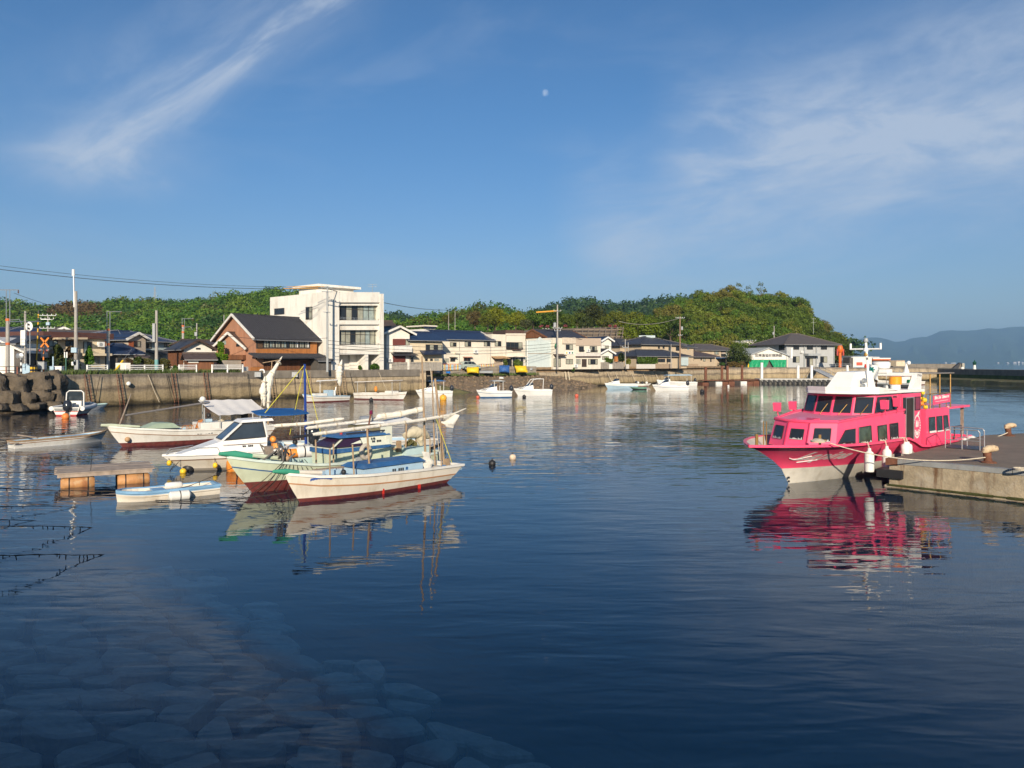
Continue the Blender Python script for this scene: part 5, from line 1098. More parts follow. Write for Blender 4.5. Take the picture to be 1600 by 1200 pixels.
for dx in (0, .4): m1.tube([P(34, 576, 81) + Vector((dx, 0, 0)), P(34, 528, 81) + Vector((dx, 0, 0))], .025, 4)
for k in range(10): q = P(34, 574 - k * 4.8, 81); m1.tube([q, q + Vector((.4, 0, 0))], .018, 4)
m1.build('ladder', STEEL, t)
for px, w, py0, py1, Y, m_, lab in ((64, 10, 566, 577, 81, GREYP, 'grey equipment cabinet on a post below the crossbuck'), (91, 10, 573, 583.5, 80, CLEAN, 'white equipment cabinet right of the crossing'), (80, 7, 573, 583, 82, PBLUE, 'pale blue cabinet behind the white one'), (43.5, 6, 571, 584, 80, PBLUE, 'narrow pale blue cabinet left of the striped barrier machine')):
    q0, q1 = P(px - w / 2, py1, Y), P(px + w / 2, py0, Y); t = thing('equipment_cabinet', lab, 'cabinet', q0, group='cabinets by the crossing'); m1 = MB(); m1.box(q0.x, q1.x, Y, Y + .5, q0.z, q1.z); m1.build('case', m_, t); m1 = MB(); m1.box(q0.x - .04, q1.x + .04, Y - .05, Y + .55, q1.z, q1.z + .06); m1.build('lid', m_, t); m1 = MB(); m1.box(q0.x + .06, q1.x - .06, Y - .02, Y, q0.z + .08, q1.z - .08); m1.build('door', m_, t)
    m1 = MB(); m1.box((q0.x + q1.x) / 2 - .05, (q0.x + q1.x) / 2 + .05, Y + .1, Y + .2, LZ, q0.z); m1.build('leg', STEEL, t)
t = thing('barrier_machine', 'orange and black striped crossing barrier machine', 'barrier', P(50, 587, 80)); q0, q1 = P(47, 587, 80), P(54, 570, 80)
for k in range(5): z0 = q0.z + (q1.z - q0.z) * k / 5; m1 = MB(); m1.box(q0.x, q1.x, 80, 80.5, z0, z0 + (q1.z - q0.z) / 5 * .99); m1.build('stripe', STRIPE if k % 2 else DARKM, t)
t = thing('road_mirror', 'round grey road mirrors on a striped post at the left edge', 'mirror', P(32, 590, 78)); a, b = P(33, 590, 78), P(33, 552, 78)
for k in range(8): m1 = MB(); m1.tube([a.lerp(b, k / 8), a.lerp(b, (k + .99) / 8)], .08, 7); m1.build('stripe', DARKM if k % 2 else CLEAN, t)
for dx in (-.2, .1): m1 = MB(); m1.lathe(P(31, 556, 77.8) + Vector((dx, 0, 0)), [(.26, 0), (.26, .05), (.1, .1)], 16, axis=(dx * 2, -1, 0)); m1.build('mirror_disc', STEEL, t)
t = thing('marker_post', 'thin pale blue post on the boulder corner', 'post', P(83, 586, 78)); m1 = MB(); m1.tube([P(83, 586, 78), P(83, 557, 78)], .07, 7); m1.build('shaft', PBLUE, t); m1 = MB(); m1.lathe(P(83, 586, 78), [(.2, 0), (.08, .12)], 8); m1.build('foot', PBLUE, t)
t = thing('marker_post', 'green post with a small white twin sign before the dark hedge', 'post', P(103, 580, 83)); m1 = MB(); m1.tube([P(103, 580, 83), P(103, 555, 83)], .05, 6); m1.build('shaft', mat('green_post', (.08, .2, .16), .5), t)
for dx in (-.12, .12): m1 = MB(); c = P(103, 556, 82.9); m1.box(c.x + dx - .06, c.x + dx + .06, c.y - .04, c.y, c.z - .2, c.z + .4); m1.build('plate', CLEAN, t)
t = thing('bridge_rail', 'dark low railing with rust-red posts on the culvert at far left', 'railing', P(0, 590, 72)); m1 = MB()
for py in (573, 579): m1.tube([P(-60, py, 70), P(30, py, 73)], .03, 5)
m1.build('rail', DARKM, t)
for px in (9.5, 27, -20): m1 = MB(); m1.tube([P(px, 590, 72), P(px, 573, 72)], .06, 6); m1.build('post', mat('rust_red', (.30, .12, .08), .7), t)
t = thing('stay_guard', 'slanting bright yellow stay-wire guard by the quay edge', 'guard', P(177, 584, 88)); m1 = MB(); m1.tube([P(176.5, 584, 88), P(192, 563.5, 90)], .11, 8); m1.build('sleeve', YELLOW, t); m1 = MB(); m1.tube([P(192, 563.5, 90), P(206, 545, 91.5)], .015, 4); m1.build('stay_wire', STEEL, t)
# guard rails
for i, (xs, Ya, Yb, lab) in enumerate((((136.5, 168), 79.5, 81.5, 'short white guard rail left of the yellow stay guard'), ((197, 226, 254.5), 83.3, 87, 'two-bay white guard rail at the teal-footed pole'), ((280, 307), 88.6, 90.5, 'short white guard rail in front of the barn'), ((331.5, 355.5, 379.5), 92, 95.5, 'two-bay white guard rail in front of the brown house'))):
    n = len(xs); Ys = [Ya + (Yb - Ya) * k / (n - 1) for k in range(n)]; t = thing('guard_rail', lab, 'guard rail', V3(XY(xs[0], Ys[0]), LZ), group='white guard rails on the quay')
    tops = [V3(XY(x, Y), LZ) for x, Y in zip(xs, Ys)]
    for q in tops: m1 = MB(); m1.box(q.x - .075, q.x + .075, q.y - .06, q.y + .06, LZ, LZ + 1.0); m1.build('post', CLEAN, t)
    for q, r_ in zip(tops, tops[1:]):
        for z in (.93, .70, .50): m1 = MB(); m1.bar(q + Vector((0, -.09, z)), r_ + Vector((0, -.09, z)), .05, .09); m1.build('rail', CLEAN, t)
# low walls, sheds' yard pieces on the quay
def lowwall(px0, px1, Y0, Y1, py0, label, m, py1=None, th=.2, name='garden_wall'):
    F = Fac(XY(px0, Y0), XY(px1, Y1)); z1 = F.at(px0, py0).z; t = thing(name, label, 'wall', V3(F.a, LZ)); n = max(1, round(F.L / 2.0))
    for k in range(n): m1 = MB(); m1.ubox(F, F.L * k / n + .006, F.L * (k + 1) / n - .006, LZ, z1, -th, R.uniform(0, .012)); m1.build('wall_panel', m, t)
BLKW = mat('garden_block', (.34, .30, .25), .9, var=.15, scale=1.5, streak=((.18, .15, .12), .5, 2)); WTILE = mat('white_wall_tile', (.62, .58, .52), .7, var=.06)
lowwall(348, 377, 97, 99, 563, 'grey block garden wall left of the brown house', BLKW); lowwall(181, 204, 89, 90, 567, 'white garden wall behind the yellow stay guard', WHITEW); lowwall(380, 388, 96, 97, 573, 'short white wall stub at the corner of the brown house', WHITEW)
lowwall(939, 975, 151, 157, 566, 'grey block wall right of the cream guest house', BLKW); lowwall(995, 1024, 158, 161.5, 569, 'white panelled wall below the clipped hedge', WTILE); lowwall(1024.5, 1050, 161.6, 166, 568.5, 'tan block wall right of the white panelled one', mat('tan_block', (.38, .28, .19), .9, var=.1))
lowwall(1076, 1091, 181, 183, 568.5, 'tan wall in front of the brown hip-roofed house', MATS['tan_block']); lowwall(979, 983, 157, 157.5, 569, 'white gate post beside the short grey pole', WTILE)
t = thing('colour_fence', 'low striped fence with coloured posts left of the parked car', 'fence', V3(XY(690, 126), LZ)); F = Fac(XY(690, 125.4), XY(721, 128)); n = 9
for k in range(n + 1): m1 = MB(); m1.ubox(F, F.L * k / n - .05, F.L * k / n + .05, LZ, LZ + 1.05, 0, .08); m1.build('post', (ORANGE, YELLOW, PBLUE)[k % 3], t)
for k in range(n): m1 = MB(); m1.ubox(F, F.L * k / n + .06, F.L * (k + 1) / n - .06, LZ + .1, LZ + .9, 0, .04); m1.build('panel', (PBLUE, TANW)[k % 2], t)
m1 = MB(); m1.ubox(F, 0, F.L, LZ + .98, LZ + 1.04, .09, .14); m1.build('rail', REDR, t)
t = thing('colour_fence', 'low fence with orange and yellow slats right of the parked car', 'fence', V3(XY(748, 131), LZ)); F = Fac(XY(748, 131), XY(771, 133)); n = 6
for k in range(n + 1): m1 = MB(); m1.ubox(F, F.L * k / n - .05, F.L * k / n + .05, LZ, LZ + 1.0, 0, .08); m1.build('post', (YELLOW, ORANGE)[k % 2], t)
for z in (.4, .95): m1 = MB(); m1.ubox(F, 0, F.L, LZ + z, LZ + z + .07, .09, .14); m1.build('rail', (ORANGE, DARKM)[z > .5], t)
for k in range(n): m1 = MB(); m1.ubox(F, F.L * k / n + .06, F.L * (k + 1) / n - .06, LZ + .1, LZ + .75, 0, .04); m1.build('panel', CREAM, t)
# car
t = thing('parked_car', 'pale grey-green hatchback parked before the blue-roofed cream house', 'car', V3(XY(733, 129), LZ), math.atan2(3.6, 4.2)); Mx = Matrix.Translation(V3(XY(733, 129), LZ)) @ Matrix.Rotation(math.atan2(2.2, 3.2), 4, 'Z'); CARP = mat('car_paint', (.36, .42, .38), .3, var=.02, coat=.6)
def carloft(prof, w0, w1, name, m, par):
    mb = MB(Mx); rings = []
    for y, s in ((-w0, .9), (-w1, 1), (w1, 1), (w0, .9)): rings.append([(x, y, .18 + (z - .18) * (s if z > .5 else 1)) for x, z in prof])
    n = len(prof); vs = [p for r in rings for p in r]; fs = [tuple(range(n)), tuple(range(3 * n, 4 * n))] + [(i * n + j, i * n + (j + 1) % n, (i + 1) * n + (j + 1) % n, (i + 1) * n + j) for i in range(3) for j in range(n)]
    mb.add(vs, fs, 0, True); return mb.build(name, m, par, sharp=35)
body = carloft([(-1.78, .3), (1.75, .3), (1.8, .55), (1.72, .82), (1.0, .95), (-1.7, .98), (-1.8, .7)], .80, .74, 'body', CARP, t); carloft([(1.05, .94), (.45, 1.45), (-1.2, 1.5), (-1.62, 1.3), (-1.72, .97)], .66, .58, 'cabin', CARP, t)
for x0, x1, z0, z1, s in ((.12, .86, 1.0, 1.36, .5), (-.6, .05, 1.0, 1.42, .0), (-1.4, -.68, 1.0, 1.40, -.1)):
    for y in (-.69, .69): m1 = MB(Mx); m1.prism([(x0, y, z0), (x1, y, z0), (x1 - (.4 if s > .4 else 0), y * .97, z1), (x0 + (.12 if s < -.05 else 0), y * .97, z1)], (0, math.copysign(.02, y), 0)); m1.build('window', GLASSD, t)
m1 = MB(Mx); m1.prism([(1.04, -.55, 1.0), (1.04, .55, 1.0), (.56, .48, 1.4), (.56, -.48, 1.4)], (.03, 0, .02)); m1.build('windscreen', GLASSD, t)
for x in (-1.15, 1.15):
    for y in (-.74, .74): m1 = MB(Mx); m1.lathe((x, y, .3), [(.3, -.1), (.3, .1)], 16, axis=(0, 1, 0)); w = m1.build('wheel', BLACKR, t); m1 = MB(Mx); m1.lathe((x, y + math.copysign(.11, y), .3), [(.18, -.01), (.16, .02)], 12, axis=(0, 1, 0)); m1.build('hub_cap', STEEL, w)
for y in (-.55, .55): m1 = MB(Mx); m1.box(1.73, 1.82, y - .16, y + .16, .6, .76); m1.build('headlight', CLEAN, t)
# covered dinghies, tarps, crates behind the beach
def bundle(name, label, cat, px0, px1, py0, py1, Y, m, skew=(0, 0, 0, 0), group=None, depth=1.1):
    q = [P(px0 + skew[0], py1, Y), P(px1 + skew[1], py1, Y), P(px1 + skew[2], py0, Y + .4), P(px0 + skew[3], py0, Y + .4)]; vs = []; fs = []; n = 8
    for j in range(n + 1):
        for i in range(n + 1):
            f, g = i / n, j / n; p = q[0].lerp(q[1], f).lerp(q[3].lerp(q[2], f), g); b = math.sqrt(max(0, math.sin(math.pi * f) * math.sin(math.pi * g)))
            p = p + Vector((0, -depth * b * .5 + .06 * noise.noise(p * 2.5), .05 * noise.noise(p * 2 + Vector((9, 0, 0))))); vs.append(p)
    for p in list(vs): vs.append(p + Vector((0, depth * .45, 0)))
    N = (n + 1) ** 2
    for j in range(n):
        for i in range(n): a = j * (n + 1) + i; fs += [(a, a + 1, a + n + 2, a + n + 1), (N + a, N + a + n + 1, N + a + n + 2, N + a + 1)]
    ed = [i for i in range(n + 1)] + [j * (n + 1) + n for j in range(1, n + 1)] + [n * (n + 1) + i for i in range(n - 1, -1, -1)] + [j * (n + 1) for j in range(n - 1, 0, -1)]
    for a, b in zip(ed, ed[1:] + ed[:1]): fs.append((a, N + a, N + b, b))
    mb = MB(); mb.add(vs, fs, 0, True); o = mb.build(name, m, loc=q[0], sharp=45); return tag(o, label, cat, group)
YTARP = mat('yellow_tarp', (.72, .50, .02), .5, var=.12, scale=2, bump=.5, bscale=3); BTARP = mat('blue_tarp', (.03, .10, .30), .5, var=.3, scale=3, bump=.6, bscale=4)
bundle('covered_dinghy', 'dinghy under a bright yellow cover on the beach grass below the parked car', 'dinghy', 728, 749, 573.5, 583, 127.5, YTARP, (2, -1, -1, 0)); bundle('covered_dinghy', 'tilted yellow-covered dinghy with a dark mark at the right end of the beach', 'dinghy', 804, 825, 571.5, 582, 133.5, YTARP, (3, 0, -3, 0))
bundle('tarp_bundle', 'blue tarpaulin bundle between the two yellow covers', 'tarpaulin', 780, 796, 571, 582, 132, BTARP); bundle('fish_crate', 'small bright blue tub at the left end of the beach wall', 'tub', 697, 703.5, 580, 583.5, 124.3, mat('blue_tub', (.01, .16, .52), .5), depth=.6)
bundle('net_pile', 'heap of grey net and poles between the yellow and blue covers', 'net', 749, 770, 579, 583.5, 129.5, GREYP); bundle('white_float', 'white float lying on the dark beach', 'float', 780, 787, 589, 592, 126, FOAMW, depth=.7)
bundle('steel_tub', 'grey tub at the corner of the quay left of the beach', 'tub', 678, 686.5, 576, 583, 121.5, GREYP); bundle('junk_heap', 'small grey crate at the right end of the block wall', 'crate', 826, 832, 574, 579, 137.5, GREYP, depth=.5)
for px, Y, lab in ((402.5, 95.6, 'grey steel crate on the quay face left of the white hose bend'), (460, 99.6, 'grey steel crate on the quay face below the lattice doors')):
    t = thing('steel_crate', lab, 'crate', P(px, 589, Y)); a, b = P(px - 5.5, 589, Y), P(px + 5.5, 581.5, Y); m1 = MB(); m1.box(a.x, b.x, Y - .25, Y + .3, a.z, b.z); m1.build('case', GREYP, t)
    for k in range(4): x = a.x + (b.x - a.x) * k / 3; m1 = MB(); m1.box(x - .025, x + .025, Y - .29, Y - .25, a.z, b.z); m1.build('rib', STEEL, t)
t = thing('hose_bend', 'white bent pipe on the kerb in front of the brown house', 'pipe', P(409, 584, 96.5)); m1 = MB(); m1.tube([P(406, 584, 96.5), P(406, 579.5, 96.5), P(407.5, 577.8, 96.5), P(411, 577.8, 96.5), P(412.6, 579.5, 96.5), P(412.8, 583, 96.5)], .11, 8); m1.build('pipe', CLEAN, t)
# ------------------------------------------------------------ hedges, shrubs, grass
def bush(name, label, cat, px0, px1, py0, py1, Y, col, n=700, qs=.13, depth=1.2, shape='box', group=None):
    a, b = P(px0, py1, Y), P(px1, py0, Y); rg = np.random.default_rng(int(px0 * 7 + py0)); u = rg.uniform(0, 1, (n, 3))
    if shape == 'box': c = np.stack([a.x + (b.x - a.x) * u[:, 0], Y + depth * (u[:, 1] ** 2), a.z + (b.z - a.z) * (u[:, 2] ** .8)], 1)
    else:
        d = rg.normal(size=(n, 3)); d /= np.linalg.norm(d, axis=1, keepdims=True); k = (u[:, :1] ** .35); w = (b.x - a.x) / 2; hh = (b.z - a.z) / 2
        c = np.array([(a.x + b.x) / 2, Y + w * .7, (a.z + b.z) / 2]) + d * k * np.array([w, w * .7, hh])
        if shape == 'cone': f = (c[:, 2] - a.z) / (b.z - a.z); c[:, 0] = (a.x + b.x) / 2 + (c[:, 0] - (a.x + b.x) / 2) * (1.25 - f * .8)
    c[:, 2] += .12 * np.sin(c[:, 0] * 3.1); nr = rg.normal(size=(n, 3)) + np.array([0, -.5, .4]); nr /= np.linalg.norm(nr, axis=1, keepdims=True); t_ = np.cross(nr, rg.normal(size=(n, 3))); t_ /= np.linalg.norm(t_, axis=1, keepdims=True); b_ = np.cross(nr, t_); s = qs * rg.uniform(.6, 1.4, (n, 1))
    v = np.stack([c + t_ * s, c + b_ * s * .7, c - t_ * s, c - b_ * s * .7], 1).reshape(-1, 3); loc = np.array([(a.x + b.x) / 2, Y, a.z]); me = bpy.data.meshes.new(name); me.from_pydata((v - loc).tolist(), [], [[4 * i, 4 * i + 1, 4 * i + 2, 4 * i + 3] for i in range(n)])
    cl_ = np.ones((len(v), 4)); cl_[:, :3] = np.repeat(rg.uniform(.65, 1.35, n), 4)[:, None]; me.color_attributes.new('Col', 'FLOAT_COLOR', 'POINT').data.foreach_set('color', cl_.ravel()); me.materials.append(LEAF)
    o = bpy.data.objects.new(name, me); COL.objects.link(o); o.location = loc; o.color = (*col, 1); return tag(o, label, cat, group)
HG = (.045, .065, .018)
bush('hedge', 'dark clipped hedge behind the railway crossing', 'hedge', 14, 116, 561, 578, 85.5, HG, 2600, .12, 1.4); bush('shrub', 'bright green cone-shaped shrub right of the antenna pole', 'shrub', 128.5, 144, 543, 573, 87, (.09, .20, .02), 1200, .12, shape='cone')
bush('shrub', 'flat-tiered dark pine shrub before the cream flats', 'shrub', 80, 96, 538, 560, 87, (.08, .10, .03), 700, .12, shape='ball'); bush('shrub', 'reddish-brown shrub beside the pine', 'shrub', 99, 114, 541, 560, 87.5, (.10, .06, .025), 500, .12, shape='ball'); bush('shrub', 'olive shrub low behind the crossing lamps', 'shrub', 72, 100, 553, 565, 86.5, (.13, .13, .03), 600, .12, shape='ball')
bush('climbing_plant', 'bright green creeper on the wall left of the brown house', 'creeper', 340, 349, 535, 555, 99, (.12, .22, .015), 700, .11, .5); bush('climbing_plant', 'bright green creeper bulging over the grey garden wall', 'creeper', 326, 353, 551, 567, 97, (.12, .22, .015), 1300, .12, .8, 'ball')
bush('shrub', 'round garden pine behind the yellow stay guard', 'shrub', 207, 219, 557, 571, 91, (.06, .09, .02), 500, .11, shape='ball'); bush('shrub', 'brown leafless bush by the white garden wall', 'shrub', 193, 207, 560, 568, 91, (.09, .06, .03), 400, .11, shape='ball'); bush('shrub', 'overgrown yard weeds between the poles', 'shrub', 220, 262, 562, 581, 92, (.11, .11, .035), 1500, .12, 1.2)
bush('shrub', 'green bush right of the teal-footed pole', 'shrub', 269, 277, 571, 583, 90, (.06, .11, .02), 400, .1, shape='ball'); bush('shrub', 'potted plant left of the shop entrance', 'shrub', 786, 793, 562, 571, 133, (.09, .12, .02), 400, .13, shape='ball'); bush('shrub', 'leafy potted plants in front of the shop window', 'shrub', 802, 817, 562, 574, 134, (.10, .15, .03), 700, .14, shape='ball')
bush('shrub', 'pair of green plants in the ground-floor opening of the concrete block', 'shrub', 577, 592, 569, 578, 110.5, (.06, .12, .02), 500, .11, shape='ball'); bush('shrub', 'small green plant at the inner door of the concrete block', 'shrub', 559, 565, 572, 578.5, 109, (.06, .12, .02), 250, .1, shape='ball')
bush('hedge', 'clipped bright green hedge above the white panelled wall', 'hedge', 996.5, 1028, 558.5, 569, 162, (.08, .14, .02), 1600, .16, 1.4); bush('shrub', 'yellowish shrub left of the clipped hedge', 'shrub', 978, 986, 560, 571, 160, (.17, .18, .02), 400, .15, shape='ball'); bush('shrub', 'dark green garden tree left of the yellowish shrub', 'shrub', 966, 977, 552, 566, 161, HG, 600, .16, shape='ball'); bush('shrub', 'garden shrubs below the white porch', 'shrub', 939, 958, 560, 566, 152.5, (.08, .13, .02), 700, .14, 1)
bush('shrub', 'round bush growing out of the stone parapet', 'shrub', 892.5, 898, 573, 579, 145, (.07, .13, .02), 350, .13, shape='ball'); bush('shrub', 'low clipped bush before the tan apartments', 'shrub', 1125, 1134, 567, 571, 194, (.05, .10, .02), 350, .17, shape='ball')
t = plant_tree(TT[1], V3(XY(1154, 201), LZ - .5), .78, (.06, .085, .018), 'dark round tree left of the fishery shed', None, 'garden_tree'); plant_tree(TT[2], V3(XY(1195, 224), LZ), 1.0, (.07, .12, .02), 'green tree behind the fishery shed roof', None, 'garden_tree'); plant_tree(TT[0], V3(XY(625, 165), LZ), .9, (.08, .13, .02), 'green tree behind the dark brown roof', None, 'garden_tree')
bush('shrub', 'reddish and green flower bed left of the fishery shed', 'flower bed', 1138, 1165, 566, 573.5, 198, (.14, .10, .03), 900, .18, 1)
for px, w_ in zip((842, 852, 864, 880, 950, 958), ('leftmost', 'second', 'third', 'fourth', 'fifth', 'rightmost')): bush('azalea', w_ + ' red-pink flowering azalea from the left on the terrace edge', 'azalea', px, px + 7, 507.5, 511.5, 210, (.30, .08, .09), 90, .13, shape='ball', group='azaleas on the terrace edge')
rg = np.random.default_rng(3); blades = []
def grass(label, F, u0, u1, off, z, hgt, n, wd=.8):
    mb = MB()
    for k in range(n):
        q = F.uz(R.uniform(u0, u1), z, off - R.uniform(0, wd)); a = R.uniform(0, 3.14); w = .05; h_ = hgt * R.uniform(.4, 1.2); d = Vector((math.cos(a) * w, math.sin(a) * w, 0)); l = Vector((R.uniform(-.12, .12), R.uniform(-.12, .12), h_)); mb.add([q - d, q + d, q + l], [(0, 1, 2)])
    tag(mb.build('grass', GRASS, recalc=False), label, 'grass', kind='stuff')
F = Fac(QL[2], QL[3]); grass('rough grass along the top of the left quay', F, 0, F.L, -.9, LZ, .55, 2600, 1.6); F = Fac(QL[3], XY(388, 95)); grass('grass strip on the quay before the brown house', F, 0, F.L, -1.2, LZ, .5, 900, 1.2)
F = Fac(XY(672, 124.4), XY(838, 138)); grass('green weeds at the foot of the block wall', F, 0, F.L, .9, 2.35, .5, 1800, 1.0)
# ------------------------------------------------------------ ladders and hanging ropes on the quay wall
FW = [Fac(a, b) for a, b in zip(QL[2:], QL[3:])]
def facat(px):
    for F in FW:
        k = (px - 800) / FPX; s = (k * F.a[1] - F.a[0]) / (F.d[0] - k * F.d[1])
        if -.001 <= s <= 1.001: return F
    return FW[-1]
for i, (px, m_, lab) in enumerate(((137, RUSTM, 'rusty ladder on the quay wall behind the tiny dinghy'), (187, RUSTM, 'rusty ladder below the yellow stay guard'), (272, RUSTM, 'rusty ladder below the gap in the guard rails'), (322, RUSTM, 'rusty ladder left of the two-bay rail before the brown house'), (426, BAMBOO, 'wooden ladder behind the furled sail of the awning boat'), (483, BAMBOO, 'wooden ladder right of the blue mast'), (527, BAMBOO, 'wooden ladder left of the far furled mizzen'), (537, BAMBOO, 'wooden ladder right of the far furled mizzen'))):
    F = facat(px); u = uof(F, px); t = thing('quay_ladder', lab, 'ladder', F.uz(u, .1, .2), group='ladders on the quay wall')
    for du in (-.24, .24): m1 = MB(); m1.bar(F.uz(u + du, .05, .42), F.uz(u + du - .25, LZ + .1, .2), .06, .06); m1.build('side_rail', m_, t)
    for k in range(10): z = .2 + k * .31; f = z / LZ; m1 = MB(); m1.bar(F.uz(u - .24 - .25 * f, z, .42 - .22 * f), F.uz(u + .24 - .25 * f, z, .42 - .22 * f), .045); m1.build('rung', m_, t)
for i, (px, dx, m_, lab) in enumerate(((154, -.9, DKROPE, 'dark rope hanging down the wall left of the first rusty ladders'), (229, 1.2, ROPE, 'pale rope slanting down the wall below the guard rail'), (258, .6, DKROPE, 'dark rope hanging left of the third ladder'), (385, .15, DKROPE, 'dark rope at the wall joint below the brown house'), (458, .1, DKROPE, 'dark rope hanging behind the blue mast'), (545, .7, DKROPE, 'dark rope right of the far wooden ladders'), (590, 1.5, ROPE, 'pale mooring rope on the wall above the far awning boat'))):
    F = facat(px); u = uof(F, px); a = F.uz(u, LZ - .1, .25); b = F.uz(u + dx, .2, .5); m1 = MB(); m1.tube([a, a.lerp(b, .5) + Vector((0, 0, -.12)), b], .03, 5); tag(m1.build('mooring_rope', m_, loc=a), lab, 'rope', 'ropes on the quay wall')
m1 = MB(); c = facat(198).uz(uof(facat(198), 198), 2.3, .3); m1.ball(c, .24, 12); tag(m1.build('wall_float', FOAMW, loc=c), 'round white float hanging on the quay wall', 'float')
for i, (px, dY) in enumerate(((948, 0), (960, 1), (985, 2), (1003, 3), (1022, 4), (883, -.2), (888, -.2))):
    a = V3(XY(px, 153 + (px - 940) * .165), LZ - .5); b = V3(XY(px + (9 if px > 900 else 2), 150.5 + (px - 940) * .16), .6 if px > 900 else 1.3); m1 = MB(); m1.tube([a, a.lerp(b, .5) - Vector((0, 0, .1)), b], .05 if px > 900 else .11, 5)
    tag(m1.build('mooring_line' if px > 900 else 'wall_board', ROPE if px > 900 else CREAM, loc=a), (('leftmost', 'second', 'third', 'fourth', 'rightmost')[i % 5] + ' of the mooring lines running down the sloping far quay' if px > 900 else ('left', 'right')[i - 5] + ' one of two pale poles leaning on the far sloping quay'), 'rope' if px > 900 else 'pole', 'lines on the far quay' if px > 900 else 'poles leaning on the far quay')
# ------------------------------------------------------------ far pontoon, piles, gangway, crane, beacon
t = thing('floating_pontoon', 'long grey floating pontoon hung with black tyres in front of the fishery shed', 'pontoon', V3(XY(1265, 165), 0)); F = Fac(XY(1187, 164.5), XY(1345, 165.5)); m1 = MB(); m1.ubox(F, 0, F.L, .78, 1.12, -3, 0); m1.build('deck', mat('pontoon_deck', (.45, .44, .41), .8), t)
m1 = MB(); m1.ubox(F, .2, F.L - .2, -.8, .72, -2.9, -.35); m1.build('float_box', mat('dark_float', (.10, .095, .085), .8), t)
for k in range(20):
    u = .9 + k * 1.08; c = F.uz(u, .55, .12); m1 = MB(); m1.lathe(c, [(.2, -.1), (.33, -.1), (.36, 0), (.33, .1), (.2, .1)], 12, axis=(0, -1, 0)); m1.build('tyre', BLACKR, t)
    m1 = MB(); m1.tube([F.uz(u - .5, .75, .1), F.uz(u - .25, .35, .14), F.uz(u, .75, .1)], .05, 5); m1.build('chain', CLEAN, t)
    if k % 2 == 0: m1 = MB(); m1.ubox(F, u - .28, u + .28, -.4, .5, -.3, .02); m1.build('fender_block', BLACKR, t)
m1 = MB()
for px in (1251, 1257, 1263): m1.tube([F.at(px, 591, -.3), F.at(px, 586, -.3)], .03, 5)
m1.tube([F.at(1251, 586, -.3), F.at(1263, 586, -.3)], .03, 5); m1.build('ladder_rail', STEEL, t)
t = thing('old_pontoon', 'low rusty brown raft of floats left of the grey pontoon', 'raft', V3(XY(1140, 165), 0)); F = Fac(XY(1098, 160), XY(1186, 165))
for k in range(9): u0, u1 = F.L * k / 9 + .04, F.L * (k + 1) / 9 - .04; z = R.uniform(.35, .75); m1 = MB(); m1.ubox(F, u0, u1, -.5, z, -2, R.uniform(-.2, .2)); m1.build('float', (RUSTM, mat('tarry_wood', (.05, .04, .035), .9), FOAMW, RUSTM)[k % 4], t)
m1 = MB(); m1.ubox(F, 0, F.L, .76, .92, -1.8, -.2); m1.build('beam', RUSTM, t)
for px, top, Y, m_, r, lab in ((1102.5, 574, 163, RUSTM, .3, 'leftmost rusty red steel pile at the far raft'), (1128, 572, 164, RUSTM, .28, 'second rusty red pile, left one of the close pair'), (1136.7, 572, 164, RUSTM, .28, 'third rusty red pile, right one of the close pair'), (1159.5, 571, 166, RUSTM, .28, 'rusty red pile just left of the white one'), (1190.3, 567, 167.5, CLEAN, .3, 'leftmost white pontoon pile before the green tarpaulin'), (1247, 571.5, 167.5, CLEAN, .3, 'middle white pontoon pile before the grey office'), (1268, 571, 167.5, CLEAN, .3, 'white pontoon pile at the foot of the gangway'), (1324, 571, 169, CLEAN, .28, 'white pile right of the gangway')):
    c = V3(XY(px, Y), -3); m1 = MB(); z1 = zp(top, Y); m1.tube([c, V3(c, z1)], r, 12); t = tag(m1.build('mooring_pile', m_, loc=c), lab, 'pile', 'piles at the far pontoons'); m1 = MB(); m1.lathe(V3(c, z1), [(r * 1.08, -.12), (r * 1.08, 0), (r * .5, .08)], 12); m1.build('cap', m_, t)
t = thing('gangway', 'grey sloping gangway from the quay down to the pontoon', 'gangway', P(1300, 590, 167)); a, b = P(1274, 577, 196), P(1302, 590.5, 166); m1 = MB(); m1.bar(a, b, 1.6, .2); m1.build('deck', mat('gangway_deck', (.5, .5, .48), .6), t)
for dx in (-.75, .75): m1 = MB(); m1.bar(a + Vector((dx, 0, .9)), b + Vector((dx, 0, .9)), .06); [m1.bar(a.lerp(b, k / 8) + Vector((dx, 0, 0)), a.lerp(b, k / 8) + Vector((dx, 0, .9)), .04) for k in range(9)]; m1.build('handrail', STEEL, t)
t = thing('quay_railing', 'thin grey railing along the far quay right of the gangway', 'railing', V3(XY(1290, 197.5), LZ)); F = Fac(XY(1290, 197.4), XY(1330, 197.6)); m1 = MB(); m1.ubox(F, 0, F.L, 4.2, 4.26, -.1, -.04); m1.ubox(F, 0, F.L, 3.75, 3.8, -.1, -.04); m1.build('rail', STEEL, t)
for k in range(6): m1 = MB(); m1.ubox(F, F.L * k / 5 - .03, F.L * k / 5 + .03, LZ, 4.26, -.12, -.06); m1.build('post', STEEL, t)
ORC = mat('crane_orange', (.72, .14, .02), .45, var=.1); t = thing('jib_crane', 'tall orange jib crane post beside the grey office', 'crane', V3(XY(1312.5, 199), LZ)); q = V3(XY(1312.5, 199), LZ); z1 = zp(540, 199); m1 = MB(); m1.tube([q, V3(q, z1 - 1.0)], .36, 14); m1.build('post', ORC, t); m1 = MB(); m1.lathe(V3(q, z1 - 1.9), [(.36, 0), (.75, .5), (.75, 1.3), (.5, 1.9)], 14); m1.build('slewing_head', ORC, t)
